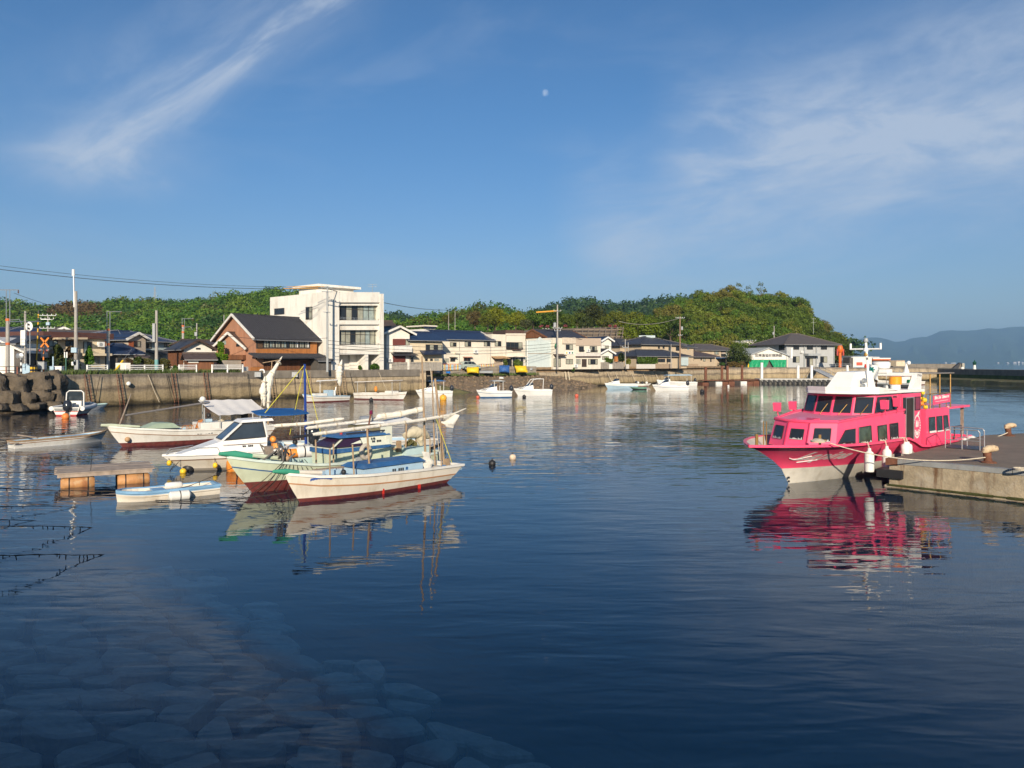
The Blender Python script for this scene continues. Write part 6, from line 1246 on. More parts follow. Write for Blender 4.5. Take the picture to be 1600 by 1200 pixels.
for dx in (-.8, .72): m1 = MB(); m1.box(q.x + dx - .18, q.x + dx + .18, q.y - .4, q.y + .3, z1 - 2.6, z1 - .9); m1.build('winch', mat('crane_red', (.42, .05, .03), .5), t)
t = thing('beacon', 'small beacon with a green top on the breakwater', 'beacon', (BX + 2, 181, 3)); m1 = MB(); m1.lathe((BX + 2, 181, 3.0), [(.35, 0), (.28, .9), (.3, 1.0)], 12); m1.build('column', FOAMW, t); m1 = MB(); m1.lathe((BX + 2, 181, 4.0), [(.32, 0), (.34, .3), (.5, .5), (.12, .95), (.05, 1.2)], 12); m1.build('lantern', mat('dark_green', (.01, .06, .035), .5), t)
m1 = MB(); c = Vector((BX + .6, 183.5, 3.0)); m1.lathe(c, [(.35, 0), (.45, .15), (.3, .45), (.08, .55)], 10); tag(m1.build('mooring_stone', FOAMW, loc=c), 'small white mooring stone beside the beacon', 'bollard')
# ------------------------------------------------------------ near pier on the right
C0 = Vector((13.75, 28.0)); FD, LD = Vector((.682, -.731)), Vector((.705, .709)); PZ = 1.0
pv_ = [C0, Vector((22.9, 37.2)), Vector((45, 46)), Vector((48, 5)), C0 + FD * 26]
t = thing('concrete_pier', 'low brown-topped concrete pier the pink ferry is moored to', 'pier', V3(C0, 0)); m1 = MB(); m1.prism([V3(q, -5) for q in pv_], (0, 0, 5 + PZ - .06)); m1.build('wall', PIERW, t); m1 = MB(); m1.prism([V3(q, PZ - .056) for q in pv_], (0, 0, .056)); m1.build('deck', PIERTOP, t)
FP = Fac(C0, C0 + FD * 26)
for k in range(7): m1 = MB(); m1.ubox(FP, .3 + k * 3.6, .3 + (k + 1) * 3.6 - .02, PZ - .16, PZ + .012, -.28, .03); m1.build('edge_beam', PIERE, t)
for k in range(8): m1 = MB(); m1.ubox(FP, k * 3.2 + .01, (k + 1) * 3.2 - .01, .10, PZ - .165, -.3, R.uniform(.0, .012)); m1.build('wall_panel', PIERW, t)
m1 = MB(); m1.ubox(FP, -.1, 26, -.6, .07, -.2, .16); m1.build('foot_ledge', PIERW, t); m1 = MB()
for k in range(60): u = k * .42; m1.tube([FP.uz(u, .08, .16), FP.uz(u + .44, .08, .16)], R.uniform(.025, .05), 5)
m1.build('weed_line', MOSS, t)
m1 = MB(); m1.ubox(FP, -.12, .3, PZ - .22, PZ + .02, -.35, .035); m1.build('corner_iron', RUSTM, t); m1 = MB(); m1.ubox(FP, -.4, .5, .32, .62, -.5, .14); m1.build('rubber_bumper', BLACKR, t)
def bollard(px, py, label):
    c = G(px, py, PZ); t = thing('bollard', label, 'bollard', c, group='bollards on the near pier'); BM = mat('bollard_paint', (.55, .42, .27), .7, var=.15, scale=6, stain=((.20, .075, .03), .85, 5), bump=.4, bscale=30)
    m1 = MB(); m1.lathe(c, [(.25, 0), (.25, .03), (.17, .06)], 16); m1.build('base', RUSTM, t); m1 = MB(); m1.tube([c + Vector((-.02, 0, .02)), c + Vector((-.05, 0, .2)), c + Vector((-.06, 0, .36))], [.14, .12, .14], 14); m1.build('stem', RUSTM, t)
    m1 = MB(); m1.tube([c + Vector((-.17, .03, .34)), c + Vector((-.13, .02, .42)), c + Vector((.0, 0, .49)), c + Vector((.15, -.02, .51)), c + Vector((.25, -.03, .49)), c + Vector((.30, -.04, .45))], [.07, .125, .13, .12, .10, .04], 14); m1.build('head', BM, t); return c
b1 = bollard(1545, 723, 'rusty cream bollard near the front edge of the pier'); b2 = bollard(1577, 681, 'rusty cream bollard on the far edge of the pier')
t = thing('handrail', 'low galvanised step railing on the pier beside the ferry', 'railing', (17.8, 31.5, PZ)); fr = [G(1477, 700, PZ), G(1503, 702, PZ), G(1531, 704, PZ)]; bk = [G(1485, 695.5, PZ), G(1511, 697.8, PZ), G(1538, 700, PZ)]
for row in (fr, bk):
    for q in row: m1 = MB(); m1.tube([q, q + Vector((0, 0, .74))], .022, 6); m1.build('post', STEEL, t)
    m1 = MB(); m1.tube([row[0] + Vector((0, 0, .72)), row[0] + Vector((.03, -.02, .79)), row[1] + Vector((0, 0, .8)), row[2] + Vector((-.05, .03, .79)), row[2] + Vector((0, 0, .7))], .024, 6); m1.build('top_rail', STEEL, t); m1 = MB(); m1.tube([row[0] + Vector((0, 0, .36)), row[2] + Vector((0, 0, .36))], .016, 5); m1.build('mid_rail', STEEL, t)
m1 = MB(); m1.tube([fr[0] + Vector((0, 0, .79)), bk[0] + Vector((0, 0, .79))], .022, 6); m1.build('end_rail', STEEL, t)
t = thing('dark_plate', 'flat dark plate under the step railing', 'plate', (18.9, 31.7, PZ)); m1 = MB(); m1.prism([V3(q, PZ + .004) for q in (fr[0], fr[2], bk[2] + Vector((.3, .2, 0)), bk[0])], (0, 0, .03)); m1.build('plate', DARKM, t)  # thin dark sheet on the deck between the two rail rows
m1 = MB(); c = G(1597, 735, PZ + .03); m1.tube([c + Vector((.25 * math.cos(a), .25 * math.sin(a), .02 + a * .004)) for a in [k * .5 for k in range(26)]], .028, 5); tag(m1.build('rope_coil', ROPE, loc=c), 'coil of pale rope at the right edge of the pier', 'rope')
# ------------------------------------------------------------ boats
class BF:
    """a boat's frame: x aft from the bow tip, y to the side facing the camera's right (port when bow is left), z up from the water"""
    def __init__(s, O, a):
        s.O = Vector((O[0], O[1])); s.a = Vector((a[0], a[1])).normalized(); s.p = Vector((s.a[1], -s.a[0]))
        s.M = Matrix(((s.a[0], s.p[0], 0, s.O[0]), (s.a[1], s.p[1], 0, s.O[1]), (0, 0, 1, 0), (0, 0, 0, 1))); s.rz = math.atan2(s.a[1], s.a[0])
    def at(s, px, py, y):
        k = (px - 800) / FPX; o = s.O + s.p * y; x = (k * o[1] - o[0]) / (s.a[0] - k * s.a[1]); return x, EYE - (py - HZ) / FPX * (o[1] + x * s.a[1])
    def atx(s, px, py, x):
        k = (px - 800) / FPX; o = s.O + s.a * x; y = (k * o[1] - o[0]) / (s.p[0] - k * s.p[1]); return y, EYE - (py - HZ) / FPX * (o[1] + y * s.p[1])
    def thing(s, name, label, cat='boat', group=None): return thing(name, label, cat, (s.O[0], s.O[1], 0), s.rz, group)
class Hull:
    def __init__(s, L, B, sheer, rake, zb=.12, draft=.3, kl=.7, sm=.45, wt=.8, rub=.28, p=2.0, tr=0.0, clip=0):
        s.L, s.B, s.sheer, s.rake, s.zb, s.draft, s.kl, s.sm, s.wt, s.rub, s.p, s.tr, s.clip = L, B, sheer, rake, zb, draft, kl, sm, wt, rub, p, tr, clip
    def zs(s, f): return interp(s.sheer, f)
    def xb(s, z):
        zt = s.sheer[0][1]
        if s.clip and z >= 0: return s.rake * max(0, 1 - (z / zt) ** s.clip)
        return s.rake * max(0, 1 - z / zt) ** 1.25 if z >= 0 else s.rake * (1 - z * .5)
    def w(s, f, z):
        zt = s.zs(f); q = max(0, min(1, z / zt)); k = s.kl + (1 - s.kl) * q ** (1.1 if s.clip else .9); sm = s.sm + (1 - q) * .22
        if z < 0: k *= 1 + z * 1.2
        b = 1 - (1 - min(f / sm, 1)) ** s.p; t = max(0, (f - .5) / .5)
        return s.B * k * b * (1 - (1 - s.wt) * t * t)
    def xz(s, f, z): x0 = s.xb(z); x1 = s.L - s.tr * (1 - z / s.zs(1)); return x0 + (x1 - x0) * f
    def wx(s, x, z): x0 = s.xb(z); return s.w(max(0, min(1, (x - x0) / (s.L - x0))), z)
    def skin(s, x, z, out=.012):                     # the point on the near side of the built hull at x, z
        o = s.M @ Vector((x, 6, z)); d = (s.M.to_3x3() @ Vector((0, -1, 0))); h = s.bvh.ray_cast(o, d)[0]
        return (h if h is not None else s.M @ Vector((x, s.wx(x, z), z))) - d * out
    def build(s, t, M, mats, n=22, drop=.25, cap=.06, bands=None, inner=None, deckm=None, railm=None):
        """mats: bottom, side, stripe, topside"""
        fs_ = [(i / n) ** 1.25 for i in range(n + 1)]
        lv = [lambda f: -s.draft, lambda f: -.08, lambda f: s.zb, lambda f: s.zb + (s.zs(f) - s.rub - s.zb) * .5, lambda f: s.zs(f) - s.rub - .05, lambda f: s.zs(f) - s.rub, lambda f: s.zs(f) - s.rub * .5, lambda f: s.zs(f)]
        mi = [0, 0, 1, 1, 2, 3, 3]; mb = MB(M); N = n + 1
        for side in (1, -1):
            vs = []
            for k, z in enumerate(lv):
                for f in fs_: zz = z(f); vs.append((s.xz(f, zz), side * (0 if k == 0 else s.w(f, zz) + (.025 if k in (4, 5) and f > 0 else 0)), zz))
            b = len(mb.v); mb.add(vs, [])
            for k in range(len(lv) - 1):
                for i in range(n): mb.f.append([b + k * N + i, b + k * N + i + 1, b + (k + 1) * N + i + 1, b + (k + 1) * N + i]); mb.mi.append(mi[k]); mb.sm.append(True)
            if side == 1: b1 = b
        b2 = b
        for k in range(len(lv) - 1): mb.f.append([b1 + k * N + n, b2 + k * N + n, b2 + (k + 1) * N + n, b1 + (k + 1) * N + n]); mb.mi.append(mi[k]); mb.sm.append(False)
        ho = mb.build('hull', mats, t, sharp=32); s.bvh = BVHTree.FromPolygons([tuple(v) for v in mb.v], mb.f); s.M = M
        m1 = MB(M); rows = []
        for f in fs_: z = s.zs(f); w = s.w(f, z); x = s.xz(f, z); rows.append((x, w, z))
        for side in (1, -1):
            vs = []; ff = []
            for x, w, z in rows: vs += [(x, side * (w + .03), z - .05), (x, side * (w + .03), z + .035), (x, side * max(0, w - cap), z + .035), (x, side * max(0, w - cap), z - .03)]
            for i in range(n):
                for j in range(4): ff.append((i * 4 + j, i * 4 + (j + 1) % 4, (i + 1) * 4 + (j + 1) % 4, (i + 1) * 4 + j))
            m1.add(vs, ff, 0, False)
        x, w, z = rows[-1]; m1.box(x - .09, x + .03, -w - .03, w + .03, z - .05, z + .03)
        m1.build('gunwale', railm or mats[3], t)
        m1 = MB(M); vs = []; ff = []
        for f, (x, w, z) in zip(fs_, rows): wi = max(0, w - cap - .01); z2 = z - drop; w2 = max(0, min(wi, s.w(f, z2) - .05)); x2 = max(x, s.xz(f, z2)) if f < .5 else x; vs += [(x, wi, z), (x2, w2, z2), (x2, -w2, z2), (x, -wi, z)]
        for i in range(n):
            for j in range(3): ff.append((i * 4 + j, i * 4 + j + 1, (i + 1) * 4 + j + 1, (i + 1) * 4 + j))
        ff.append((n * 4, n * 4 + 1, n * 4 + 2, n * 4 + 3)); m1.add(vs, ff, 0, False); m1.build('deck', deckm or mats[3], t)
        return ho
def bil(c, u, v): return Vector(c[0]).lerp(Vector(c[1]), u).lerp(Vector(c[3]).lerp(Vector(c[2]), u), v)
def fwin(t, M, c, b0, b1, t0, t1, v0, v1, glass=None, frame=None, out=.03, fw=.03, name='window', sub='frame'):
    """a pane on the wall facet c (bottom left, bottom right, top right, top left)"""
    q = [bil(c, b0, v0), bil(c, b1, v0), bil(c, t1, v1), bil(c, t0, v1)]; n = (q[1] - q[0]).cross(q[3] - q[0]).normalized(); ce = sum((Vector(x) for x in c), Vector()) / 4
    out = abs(out)
    if (abs(n.y) > abs(n.x) and n.y * ce.y < 0) or (abs(n.y) <= abs(n.x) and n.x > 0): n = -n
    m1 = MB(M); m1.prism([p + n * .004 for p in q], n * (out * .5)); o = m1.build(name, glass or GLASSD, t); m1 = MB(M)
    for a, b in zip(q, q[1:] + q[:1]): m1.bar(a + n * out * .6, b + n * out * .6, fw, fw)
    m1.build(sub, frame or DARKM, o); return o
def chain_rope(a, b, sag, label, r, m, name='mooring_rope', n=20, group=None):
    a = Vector(a); b = Vector(b); mb = MB(); mb.tube([a.lerp(b, i / n) - Vector((0, 0, sag * 4 * (i / n) * (1 - i / n))) for i in range(n + 1)], r, 6); return tag(mb.build(name, m, loc=a), label, 'rope', group)
PINK = mat('pink_gloss', (.95, .082, .190), .34, var=.05, scale=1.2, coat=.3, stain=((.78, .12, .22), .35, 2.0), streak=((.62, .10, .16), .25, 3)); PINKD = mat('pink_deck', (.60, .19, .30), .75, var=.12, scale=1.5); PINKI = mat('bulwark_cream', (.55, .50, .43), .8, var=.12)
FERW = mat('ferry_white', (.82, .81, .78), .35, var=.04, streak=((.55, .48, .38), .25, 2)); FERB = mat('ferry_bottom', (.72, .68, .60), .5, var=.08, stain=((.42, .37, .28), .4, 2), streak=((.42, .36, .25), .35, 2.2)); BRONZE = mat('bronze', (.34, .20, .06), .45, .4, var=.15)
FEN_ = FOAMW
# --- pink ferry
f = BF((8.25, 26.8), (.74, .67)); M = f.M
t = f.thing('pink_ferry', 'bright pink passenger ferry with white wheelhouse roof moored at the concrete pier', 'ferry')
H_ = Hull(16.6, 2.12, [(0, 1.60), (.15, 1.55), (.35, 1.49), (.505, 1.46), (.53, 1.30), (.555, 1.08), (.6, 1.0), (.85, .98), (1, 1.05)], 2.75, .6, .5, .56, .30, .90, .30, 2.1, clip=1.8)
H_.build(t, M, [FERB, PINK, PINK, PINK], 40, drop=.34, cap=.10, deckm=PINKI, railm=PINK)
m1 = MB(M); m1.box(7.6, 16.4, -1.78, 1.78, .5, .84); m1.build('side_deck', mat('grey_deck', (.34, .31, .27), .85, var=.15), t)
def shell(name, m, b, tp, roofm=None, cap=True):
    n = len(b); m1 = MB(M); m1.add(list(b) + list(tp), [(i, i + 1, n + i + 1, n + i) for i in range(n - 1)] + [(n - 1, 0, n, 2 * n - 1)]); o = m1.build(name, m, t)
    if cap: m1 = MB(M); m1.add([Vector(p) + Vector((0, 0, .002)) for p in tp] + [Vector(p) + Vector((0, 0, .05)) for p in tp], [tuple(range(n, 2 * n)), tuple(range(n))[::-1]] + [(i, (i + 1) % n, n + (i + 1) % n, n + i) for i in range(n)]); m1.build(name + '_roof', roofm or m, t)
    return o
def sym(pts): return [(x, -y, z) for x, y, z in pts] + [(x, y, z) for x, y, z in reversed(pts) if y > .01]
zd = .84; zc = 1.30
pb = [(9.1, 1.76, zc), (6.2, 1.64, zc), (3.75, 1.34, zc), (3.26, .46, zc), (3.26, 0, zc)]; ptp = [(9.1, 1.73, 2.52), (6.2, 1.58, 2.40), (4.10, 1.26, 2.24), (3.62, .44, 2.22), (3.62, 0, 2.22)]
B_ = [(x, y, z) for x, y, z in pb] + [(x, -y, z) for x, y, z in reversed(pb[:-1])]; T_ = [(x, y, z) for x, y, z in ptp] + [(x, -y, z) for x, y, z in reversed(ptp[:-1])]
shell('fore_cabin', PINK, B_, T_, PINKD)
m1 = MB(M); rim = [Vector(p) + Vector((0, 0, .06)) for p in T_]
m1.tube(rim[0:9], .055, 6); m1.build('roof_rim', PINK, t)
def gl(zb_, zt_, z): return (z - zb_) / (zt_ - zb_)
# front facets: starboard, centre hatch, port
def facet(i, j): return [B_[i], B_[j], T_[j], T_[i]]
Fp, Fc, Fs = [B_[2], B_[3], T_[3], T_[2]], [B_[3], B_[5], T_[5], T_[3]], [B_[5], B_[6], T_[6], T_[5]]
fwin(t, M, Fp, .22, .80, .22, .80, .30, .80); fwin(t, M, Fs, .22, .78, .22, .78, .30, .80)
fwin(t, M, Fc, .22, .78, .22, .78, .34, .74, name='hatch_window')
m1 = MB(M)
for u in (.02, .98): m1.bar(bil(Fc, u, .05) - Vector((.02, 0, 0)), bil(Fc, u, 1.0) - Vector((.02, 0, 0)), .035, .035)
m1.build('hatch_edge', mat('pink_dark', (.5, .03, .09), .5), t)
m1 = MB(M); a, b = bil(Fc, .02, 1.0), bil(Fc, .98, 1.0); m1.prism([a + Vector((0, 0, .06)), b + Vector((0, 0, .06)), b + Vector((.8, 0, .10)), a + Vector((.8, 0, .10))], (0, 0, .05)); m1.build('hatch_lid', PINK, t)
# side windows of the fore cabin
S1, S2 = [B_[2], B_[1], T_[1], T_[2]], [B_[1], B_[0], T_[0], T_[1]]
def sidewin(x0b, x0t, x1, z0, z1, F, xa, xb_, glass=GLASSD):
    g = lambda x: (x - xa) / (xb_ - xa); return fwin(t, M, F, g(x0b), g(x1), g(x0t), g(x1), (z0 - zc) / (2.36 - zc), (z1 - zc) / (2.36 - zc), glass)
sidewin(3.75, 4.30, 5.0, 1.42, 2.02, S1, 3.70, 6.2); sidewin(5.28, 5.28, 6.16, 1.42, 2.04, S1, 3.70, 6.2, mat('green_room', (.05, .07, .05), .12, var=.6, scale=3)); sidewin(6.72, 6.72, 7.45, 1.42, 1.98, S2, 6.2, 9.1, MATS['green_room']); sidewin(7.75, 7.75, 8.45, 1.42, 1.98, S2, 6.2, 9.1)
for F, u0, u1, v in ((Fp, .22, .8, .30), (Fs, .22, .78, .30), (Fc, .22, .78, .34), (S1, .04, .5, .12), (S1, .64, .97, .12), (S2, .19, .42, .12), (S2, .54, .77, .12)):
    m1 = MB(M); n = 12
    for k in range(n):
        a, b = bil(F, u0 + (u1 - u0) * k / n, v), bil(F, u0 + (u1 - u0) * (k + .8) / n, v); nn = (b - a).cross(Vector((0, 0, 1))).normalized()
        if nn.y < 0 and F in (S1, S2): nn = -nn
        if F not in (S1, S2) and nn.x > 0: nn = -nn
        h_ = R.uniform(.02, .11); m1.add([a + nn * .05, b + nn * .05, a.lerp(b, .6) + nn * .05 + Vector((0, 0, h_)), a.lerp(b, .2) + nn * .05 + Vector((0, 0, h_ * .8))], [(0, 1, 2, 3)])
    m1.build('window_decal', CLEAN, t, recalc=False)
# wheelhouse
wb = [(9.2, 1.62, 2.3), (6.62, 1.50, 2.3), (6.2, .84, 2.3), (6.05, .05, 2.3), (6.15, -.70, 2.3), (6.62, -1.42, 2.3), (9.2, -1.62, 2.3)]; wt_ = [(9.2, 1.57, 3.22), (7.02, 1.44, 3.22), (6.60, .80, 3.22), (6.46, .05, 3.22), (6.56, -.68, 3.22), (7.02, -1.38, 3.22), (9.2, -1.57, 3.22)]
shell('wheelhouse', PINK, wb, wt_, FERW)
for i, (u0, u1) in ((1, (.10, .90)), (2, (.10, .90)), (3, (.10, .90)), (4, (.10, .85))): o = fwin(t, M, [wb[i], wb[i + 1], wt_[i + 1], wt_[i]], u0, u1, u0, u1, .24, .90)
fwin(t, M, [wb[0], wb[1], wt_[1], wt_[0]], .32, .97, .42, .93, .26, .90); fwin(t, M, [wb[0], wb[1], wt_[1], wt_[0]], .16, .30, .22, .34, .30, .90)
for i in (1, 2, 3): c = [wb[i], wb[i + 1], wt_[i + 1], wt_[i]]; m1 = MB(M); a, b = bil(c, .62, .14), bil(c, .28, .60); m1.bar(a - Vector((.05, 0, 0)), b - Vector((.06, 0, 0)), .022); m1.build('wiper', BRONZE, t)
# entry house on the side, with the open door
m1 = MB(M); m1.box(8.95, 10.95, -1.72, 1.70, zd, 3.22); m1.box(10.94, 11.3, -1.6, 1.5, zd, 2.6); m1.build('entry_house', PINK, t); m1 = MB(M); m1.box(9.32, 10.12, 1.60, 1.705, 1.28, 3.04); d_ = m1.build('doorway', mat('doorway_dark', (.035, .028, .024), .6, var=.5, scale=2), t); m1 = MB(M)
for x in (9.30, 10.14): m1.bar((x, 1.715, 1.26), (x, 1.715, 3.06), .04)
m1.bar((9.3, 1.715, 3.05), (10.14, 1.715, 3.05), .04); m1.build('door_frame', STEEL, d_)
Fe = [(10.14, 1.70, zd), (10.9, 1.70, zd), (10.9, 1.70, 3.22), (10.14, 1.70, 3.22)]; fwin(t, M, Fe, .18, .88, .18, .88, .70, .93, mat('pink_curtain', (.22, .03, .07), .3)); fwin(t, M, [(8.95, 1.70, zd), (9.3, 1.70, zd), (9.3, 1.70, 3.22), (8.95, 1.70, 3.22)], .25, .85, .25, .85, .66, .93)
m1 = MB(M); n = 26; cx_, cz_ = 10.52, 1.80
for k in range(n):
    a = 2 * math.pi * k / n; a2 = a + 2 * math.pi / n * .62
    m1.prism([(cx_ + .30 * math.cos(a), 1.704, cz_ + .43 * math.sin(a)), (cx_ + .30 * math.cos(a2), 1.704, cz_ + .43 * math.sin(a2)), (cx_ + .36 * math.cos(a2), 1.704, cz_ + .50 * math.sin(a2)), (cx_ + .36 * math.cos(a), 1.704, cz_ + .50 * math.sin(a))], (0, .008, 0))
for k in range(9):
    a = math.pi * (1.15 + k * .0875); m1.prism([(cx_ + .10 * math.cos(a), 1.704, cz_ - .05 + .16 * math.sin(a)), (cx_ + .25 * math.cos(a - .1), 1.704, cz_ - .02 + .36 * math.sin(a - .1)), (cx_ + .25 * math.cos(a + .1), 1.704, cz_ - .02 + .36 * math.sin(a + .1))], (0, .008, 0))
for dx in (-.09, .07): m1.prism([(cx_ + dx - .05, 1.704, cz_ - .02), (cx_ + dx + .05, 1.704, cz_ - .02), (cx_ + dx + .07, 1.704, cz_ + .16), (cx_ + dx + .02, 1.704, cz_ + .28), (cx_ + dx - .03, 1.704, cz_ + .16)], (0, .008, 0))
m1.prism([(cx_ - .02, 1.704, cz_ + .47), (cx_ + .2, 1.704, cz_ + .5), (cx_ + .26, 1.704, cz_ + .66), (cx_ + .08, 1.704, cz_ + .58)], (0, .008, 0)); m1.build('emblem', CLEAN, t)
# white roof with raised front, fin, arch
rp = [(5.75, 0), (6.0, .9), (6.9, 1.62), (11.1, 1.80), (11.1, -1.80), (7.1, -1.5), (6.1, -.9)]; m1 = MB(M); m1.prism([(x, y, 3.275) for x, y in rp], (0, 0, .11)); m1.build('white_roof', FERW, t)
m1 = MB(M); q = [rp[i] for i in (5, 6, 0, 1, 2)]; q = [(8.4, -1.72)] + q + [(8.4, 1.72)]
for (x0, y0), (x1, y1) in zip(q, q[1:]): h0, h1 = [(.17 if x < 7 else .02) for x in (x0, x1)]; m1.hexa([(x0, y0, 3.38), (x1, y1, 3.38), (x1 + .06, y1 * .95, 3.38), (x0 + .06, y0 * .95, 3.38), (x0 - .03, y0 * 1.01, 3.38 + h0), (x1 - .03, y1 * 1.01, 3.38 + h1), (x1, y1 * .97, 3.38 + h1), (x0, y0 * .97, 3.38 + h0)])
m1.build('roof_coaming', FERW, t)
m1 = MB(M); m1.hexa([(6.7, -.5, 3.385), (9.3, -.5, 3.385), (9.3, .5, 3.385), (6.7, .5, 3.385), (7.55, -.36, 4.12), (9.25, -.36, 4.16), (9.25, .36, 4.16), (7.55, .36, 4.12)]); m1.build('funnel_fin', FERW, t)
m1 = MB(M); m1.tube([(8.5, .56, 3.38), (8.5, .5, 4.2), (8.5, .42, 5.35)], .05, 8); m1.tube([(8.5, -.25, 5.08), (8.5, 1.05, 5.08)], .035, 6)
for y in (-.22, 1.02): m1.tube([(8.5, y, 5.08), (8.5, y, 5.32)], .045, 6)
m1.box(8.3, 8.7, -.1, .9, 4.72, 4.75); m1.build('mast', FERW, t)
for z, r_, m_ in ((5.38, .09, GREYP), (4.78, .08, BRONZE), (4.98, .09, FERW), (4.3, .06, REDR)): m1 = MB(M); m1.lathe((8.5, .42, z), [(r_, 0), (r_ * 1.1, .05), (r_ * .8, .15)], 10); m1.build('mast_lamp', m_, t)
for y in (-1.58, 1.58): m1 = MB(M); m1.hexa([(10.1, y - .1, 3.38), (11.05, y - .1, 3.38), (11.05, y + .1, 3.38), (10.1, y + .1, 3.38), (10.65, y - .1, 4.05), (11.1, y - .1, 4.0), (11.1, y + .1, 4.0), (10.65, y + .1, 4.05)]); m1.build('arch_leg', FERW, t)
m1 = MB(M); m1.hexa([(10.6, -1.68, 3.94), (11.15, -1.68, 3.9), (11.15, 1.68, 3.9), (10.6, 1.68, 3.94), (10.6, -1.68, 4.08), (11.15, -1.68, 4.04), (11.15, 1.68, 4.04), (10.6, 1.68, 4.08)]); m1.build('arch_beam', FERW, t)
ry, rz_ = f.atx(1377, 580, 10.85); m1 = MB(M); m1.box(10.55, 11.15, ry - .35, ry + .35, 4.06, 4.22); m1.lathe((10.85, ry, 4.2), [(.2, 0), (.34, .06), (.38, .18), (.38, .30), (.30, .36)], 18); m1.build('radar_dome', FERW, t)
hy_, _ = f.atx(1416, 575, 10.85); m1 = MB(M); m1.lathe((10.85, hy_, 4.06), [(.13, 0), (.05, .3), (.04, .45)], 10); m1.ball((10.85, hy_ + .1, 4.5), .09, 8); m1.build('horn', FERW, t)
oy, oz = f.atx(1399, 607, 9.9); m1 = MB(M); m1.lathe((9.9, oy, 3.385), [(.20, 0), (.20, .2)], 14); m1.build('float_base', FERW, t); m1 = MB(M); m1.lathe((9.9, oy, 3.59), [(.25, 0), (.25, .3), (.22, .33)], 16); m1.build('orange_canister', mat('orange_gloss', (.80, .30, .02), .4), t)
vy, _ = f.atx(1385, 607, 9.9); m1 = MB(M); m1.lathe((9.9, vy, 3.385), [(.12, 0), (.12, .16)], 12); m1.tube([(9.9, vy, 3.5), (9.9, vy, 4.1)], .012, 4); m1.build('vent', STEEL, t)
m1 = MB(M)
for k in range(2): m1.lathe((7.9, .56 + .05 * k, 3.55 + k * .22), [(.09, 0), (.11, .05), (.03, .2)], 10, axis=(-1, .3, 0))
m1.build('searchlight', STEEL, t)
fl0, flz = f.atx(1362, 567, 10.3); m1 = MB(M); vs = []; ff = []
for i in range(9):
    for j in range(7): vs.append((10.3 + .08 * math.sin(i * 1.1 + j * .6), fl0 - .25 + .07 * i + .02 * math.sin(j), flz - .10 * j - .02 * i))
for i in range(8):
    for j in range(6): ff.append((i * 7 + j, i * 7 + j + 1, i * 7 + j + 8, i * 7 + j + 7))
m1.add(vs, ff, 0, True); fl = m1.build('flag', CLEAN, t, sharp=80, recalc=False); m1 = MB(M)
for a in (.0, 1.05, 2.1): d = Vector((0, math.cos(a), math.sin(a))) * .13; c = Vector((10.2, fl0 + .05, flz - .30)); m1.bar(c - d, c + d, .06, .05)
m1.build('flag_mark', mat('flag_teal', (.01, .20, .17), .6), fl)
# aft cabin, upper rails, banner, stern canopy
ab = [(11.2, 1.84, zd), (14.05, 1.84, zd), (14.2, 1.6, zd), (14.2, -1.6, zd), (14.05, -1.84, zd), (11.2, -1.84, zd)]; at_ = [(x - (.08 if x > 14 else 0), y * .985, 2.46) for x, y, z in ab]; shell('aft_cabin', PINK, ab, at_, PINK)
Fa = [ab[0], ab[1], at_[1], at_[0]]
for x0, x1, tl in ((11.5, 12.18, 0), (12.42, 13.05, 0), (13.28, 13.86, -.12)): g = lambda x: (x - 11.2) / (14.05 - 11.2); fwin(t, M, Fa, g(x0), g(x1), g(x0), g(x1 + tl), .42, .80, mat('sea_window', (.03, .06, .08), .08, var=.4), name='window'); m1 = MB(M); m1.box(x0, x1, 1.86, 1.90, 1.47, 1.51 + R.uniform(0, .05)); m1.build('window_decal', CLEAN, t)
m1 = MB(M); m1.tube([(13.9, 1.80, 2.5), (14.2, 1.7, 2.45), (14.32, 1.6, 2.25), (14.3, 1.55, 2.05)], .05, 6); m1.build('vent_pipe', mat('pale_pink', (.75, .45, .42), .6), t)
for x, y in ((11.95, 1.72), (13.1, 1.72), (14.42, 1.72), (11.95, -1.6), (14.42, -1.6)): m1 = MB(M); m1.tube([(x, y, 2.46), (x, y, 4.04)], .028, 6); m1.build('awning_post', BRONZE, t)
m1 = MB(M); m1.box(11.15, 14.7, -1.75, 1.8, 4.02, 4.06); m1.build('awning_frame', mat('awning_grey', (.22, .20, .18), .7), t); m1 = MB(M)
for x in (11.2, 12.0, 12.8, 13.6, 14.1): m1.tube([(x, 1.82, 2.5), (x, 1.82, 3.15)], .018, 5)
m1.tube([(11.2, 1.82, 3.15), (14.1, 1.82, 3.15)], .018, 5); m1.build('upper_rail', BRONZE, t)
m1 = MB(M); m1.prism([(11.85, 1.87, 2.68), (13.9, 1.87, 2.74), (13.9, 1.87, 3.12), (11.85, 1.87, 3.06)], (0, .015, 0)); bn = m1.build('banner', PINK, t)
text_on(t, 'banner_lettering', 'Bite Sui  Shima to', None, 0, 0, 0, 0, CLEAN, M=lambda fx, fy, d: M @ Vector((11.97 + 1.75 * fx, 1.89 + d * .2, 2.90 + .05 * fx + .15 * fy)), slant=.3)
m1 = MB(M)
for k in range(14): m1.box(12.1 + k * .11, 12.17 + k * .11, 1.885, 1.892, 2.795 + k * .003, 2.815 + k * .003)
m1.build('banner_small_print', CLEAN, t)
for i in range(9): m1 = MB(M); m1.ball((11.2 + R.uniform(-.1, .3), 1.55 + R.uniform(-.1, .25), 2.6 + i * .075), R.uniform(.08, .13), 8); m1.build('float_bundle', (YELLOW, YELLOW, ORANGE, mat('olive_net', (.12, .11, .04), .9))[i % 4], t)
m1 = MB(M); m1.box(14.2, 17.6, -1.6, 1.55, 2.36, 2.46); m1.build('stern_canopy', PINK, t)
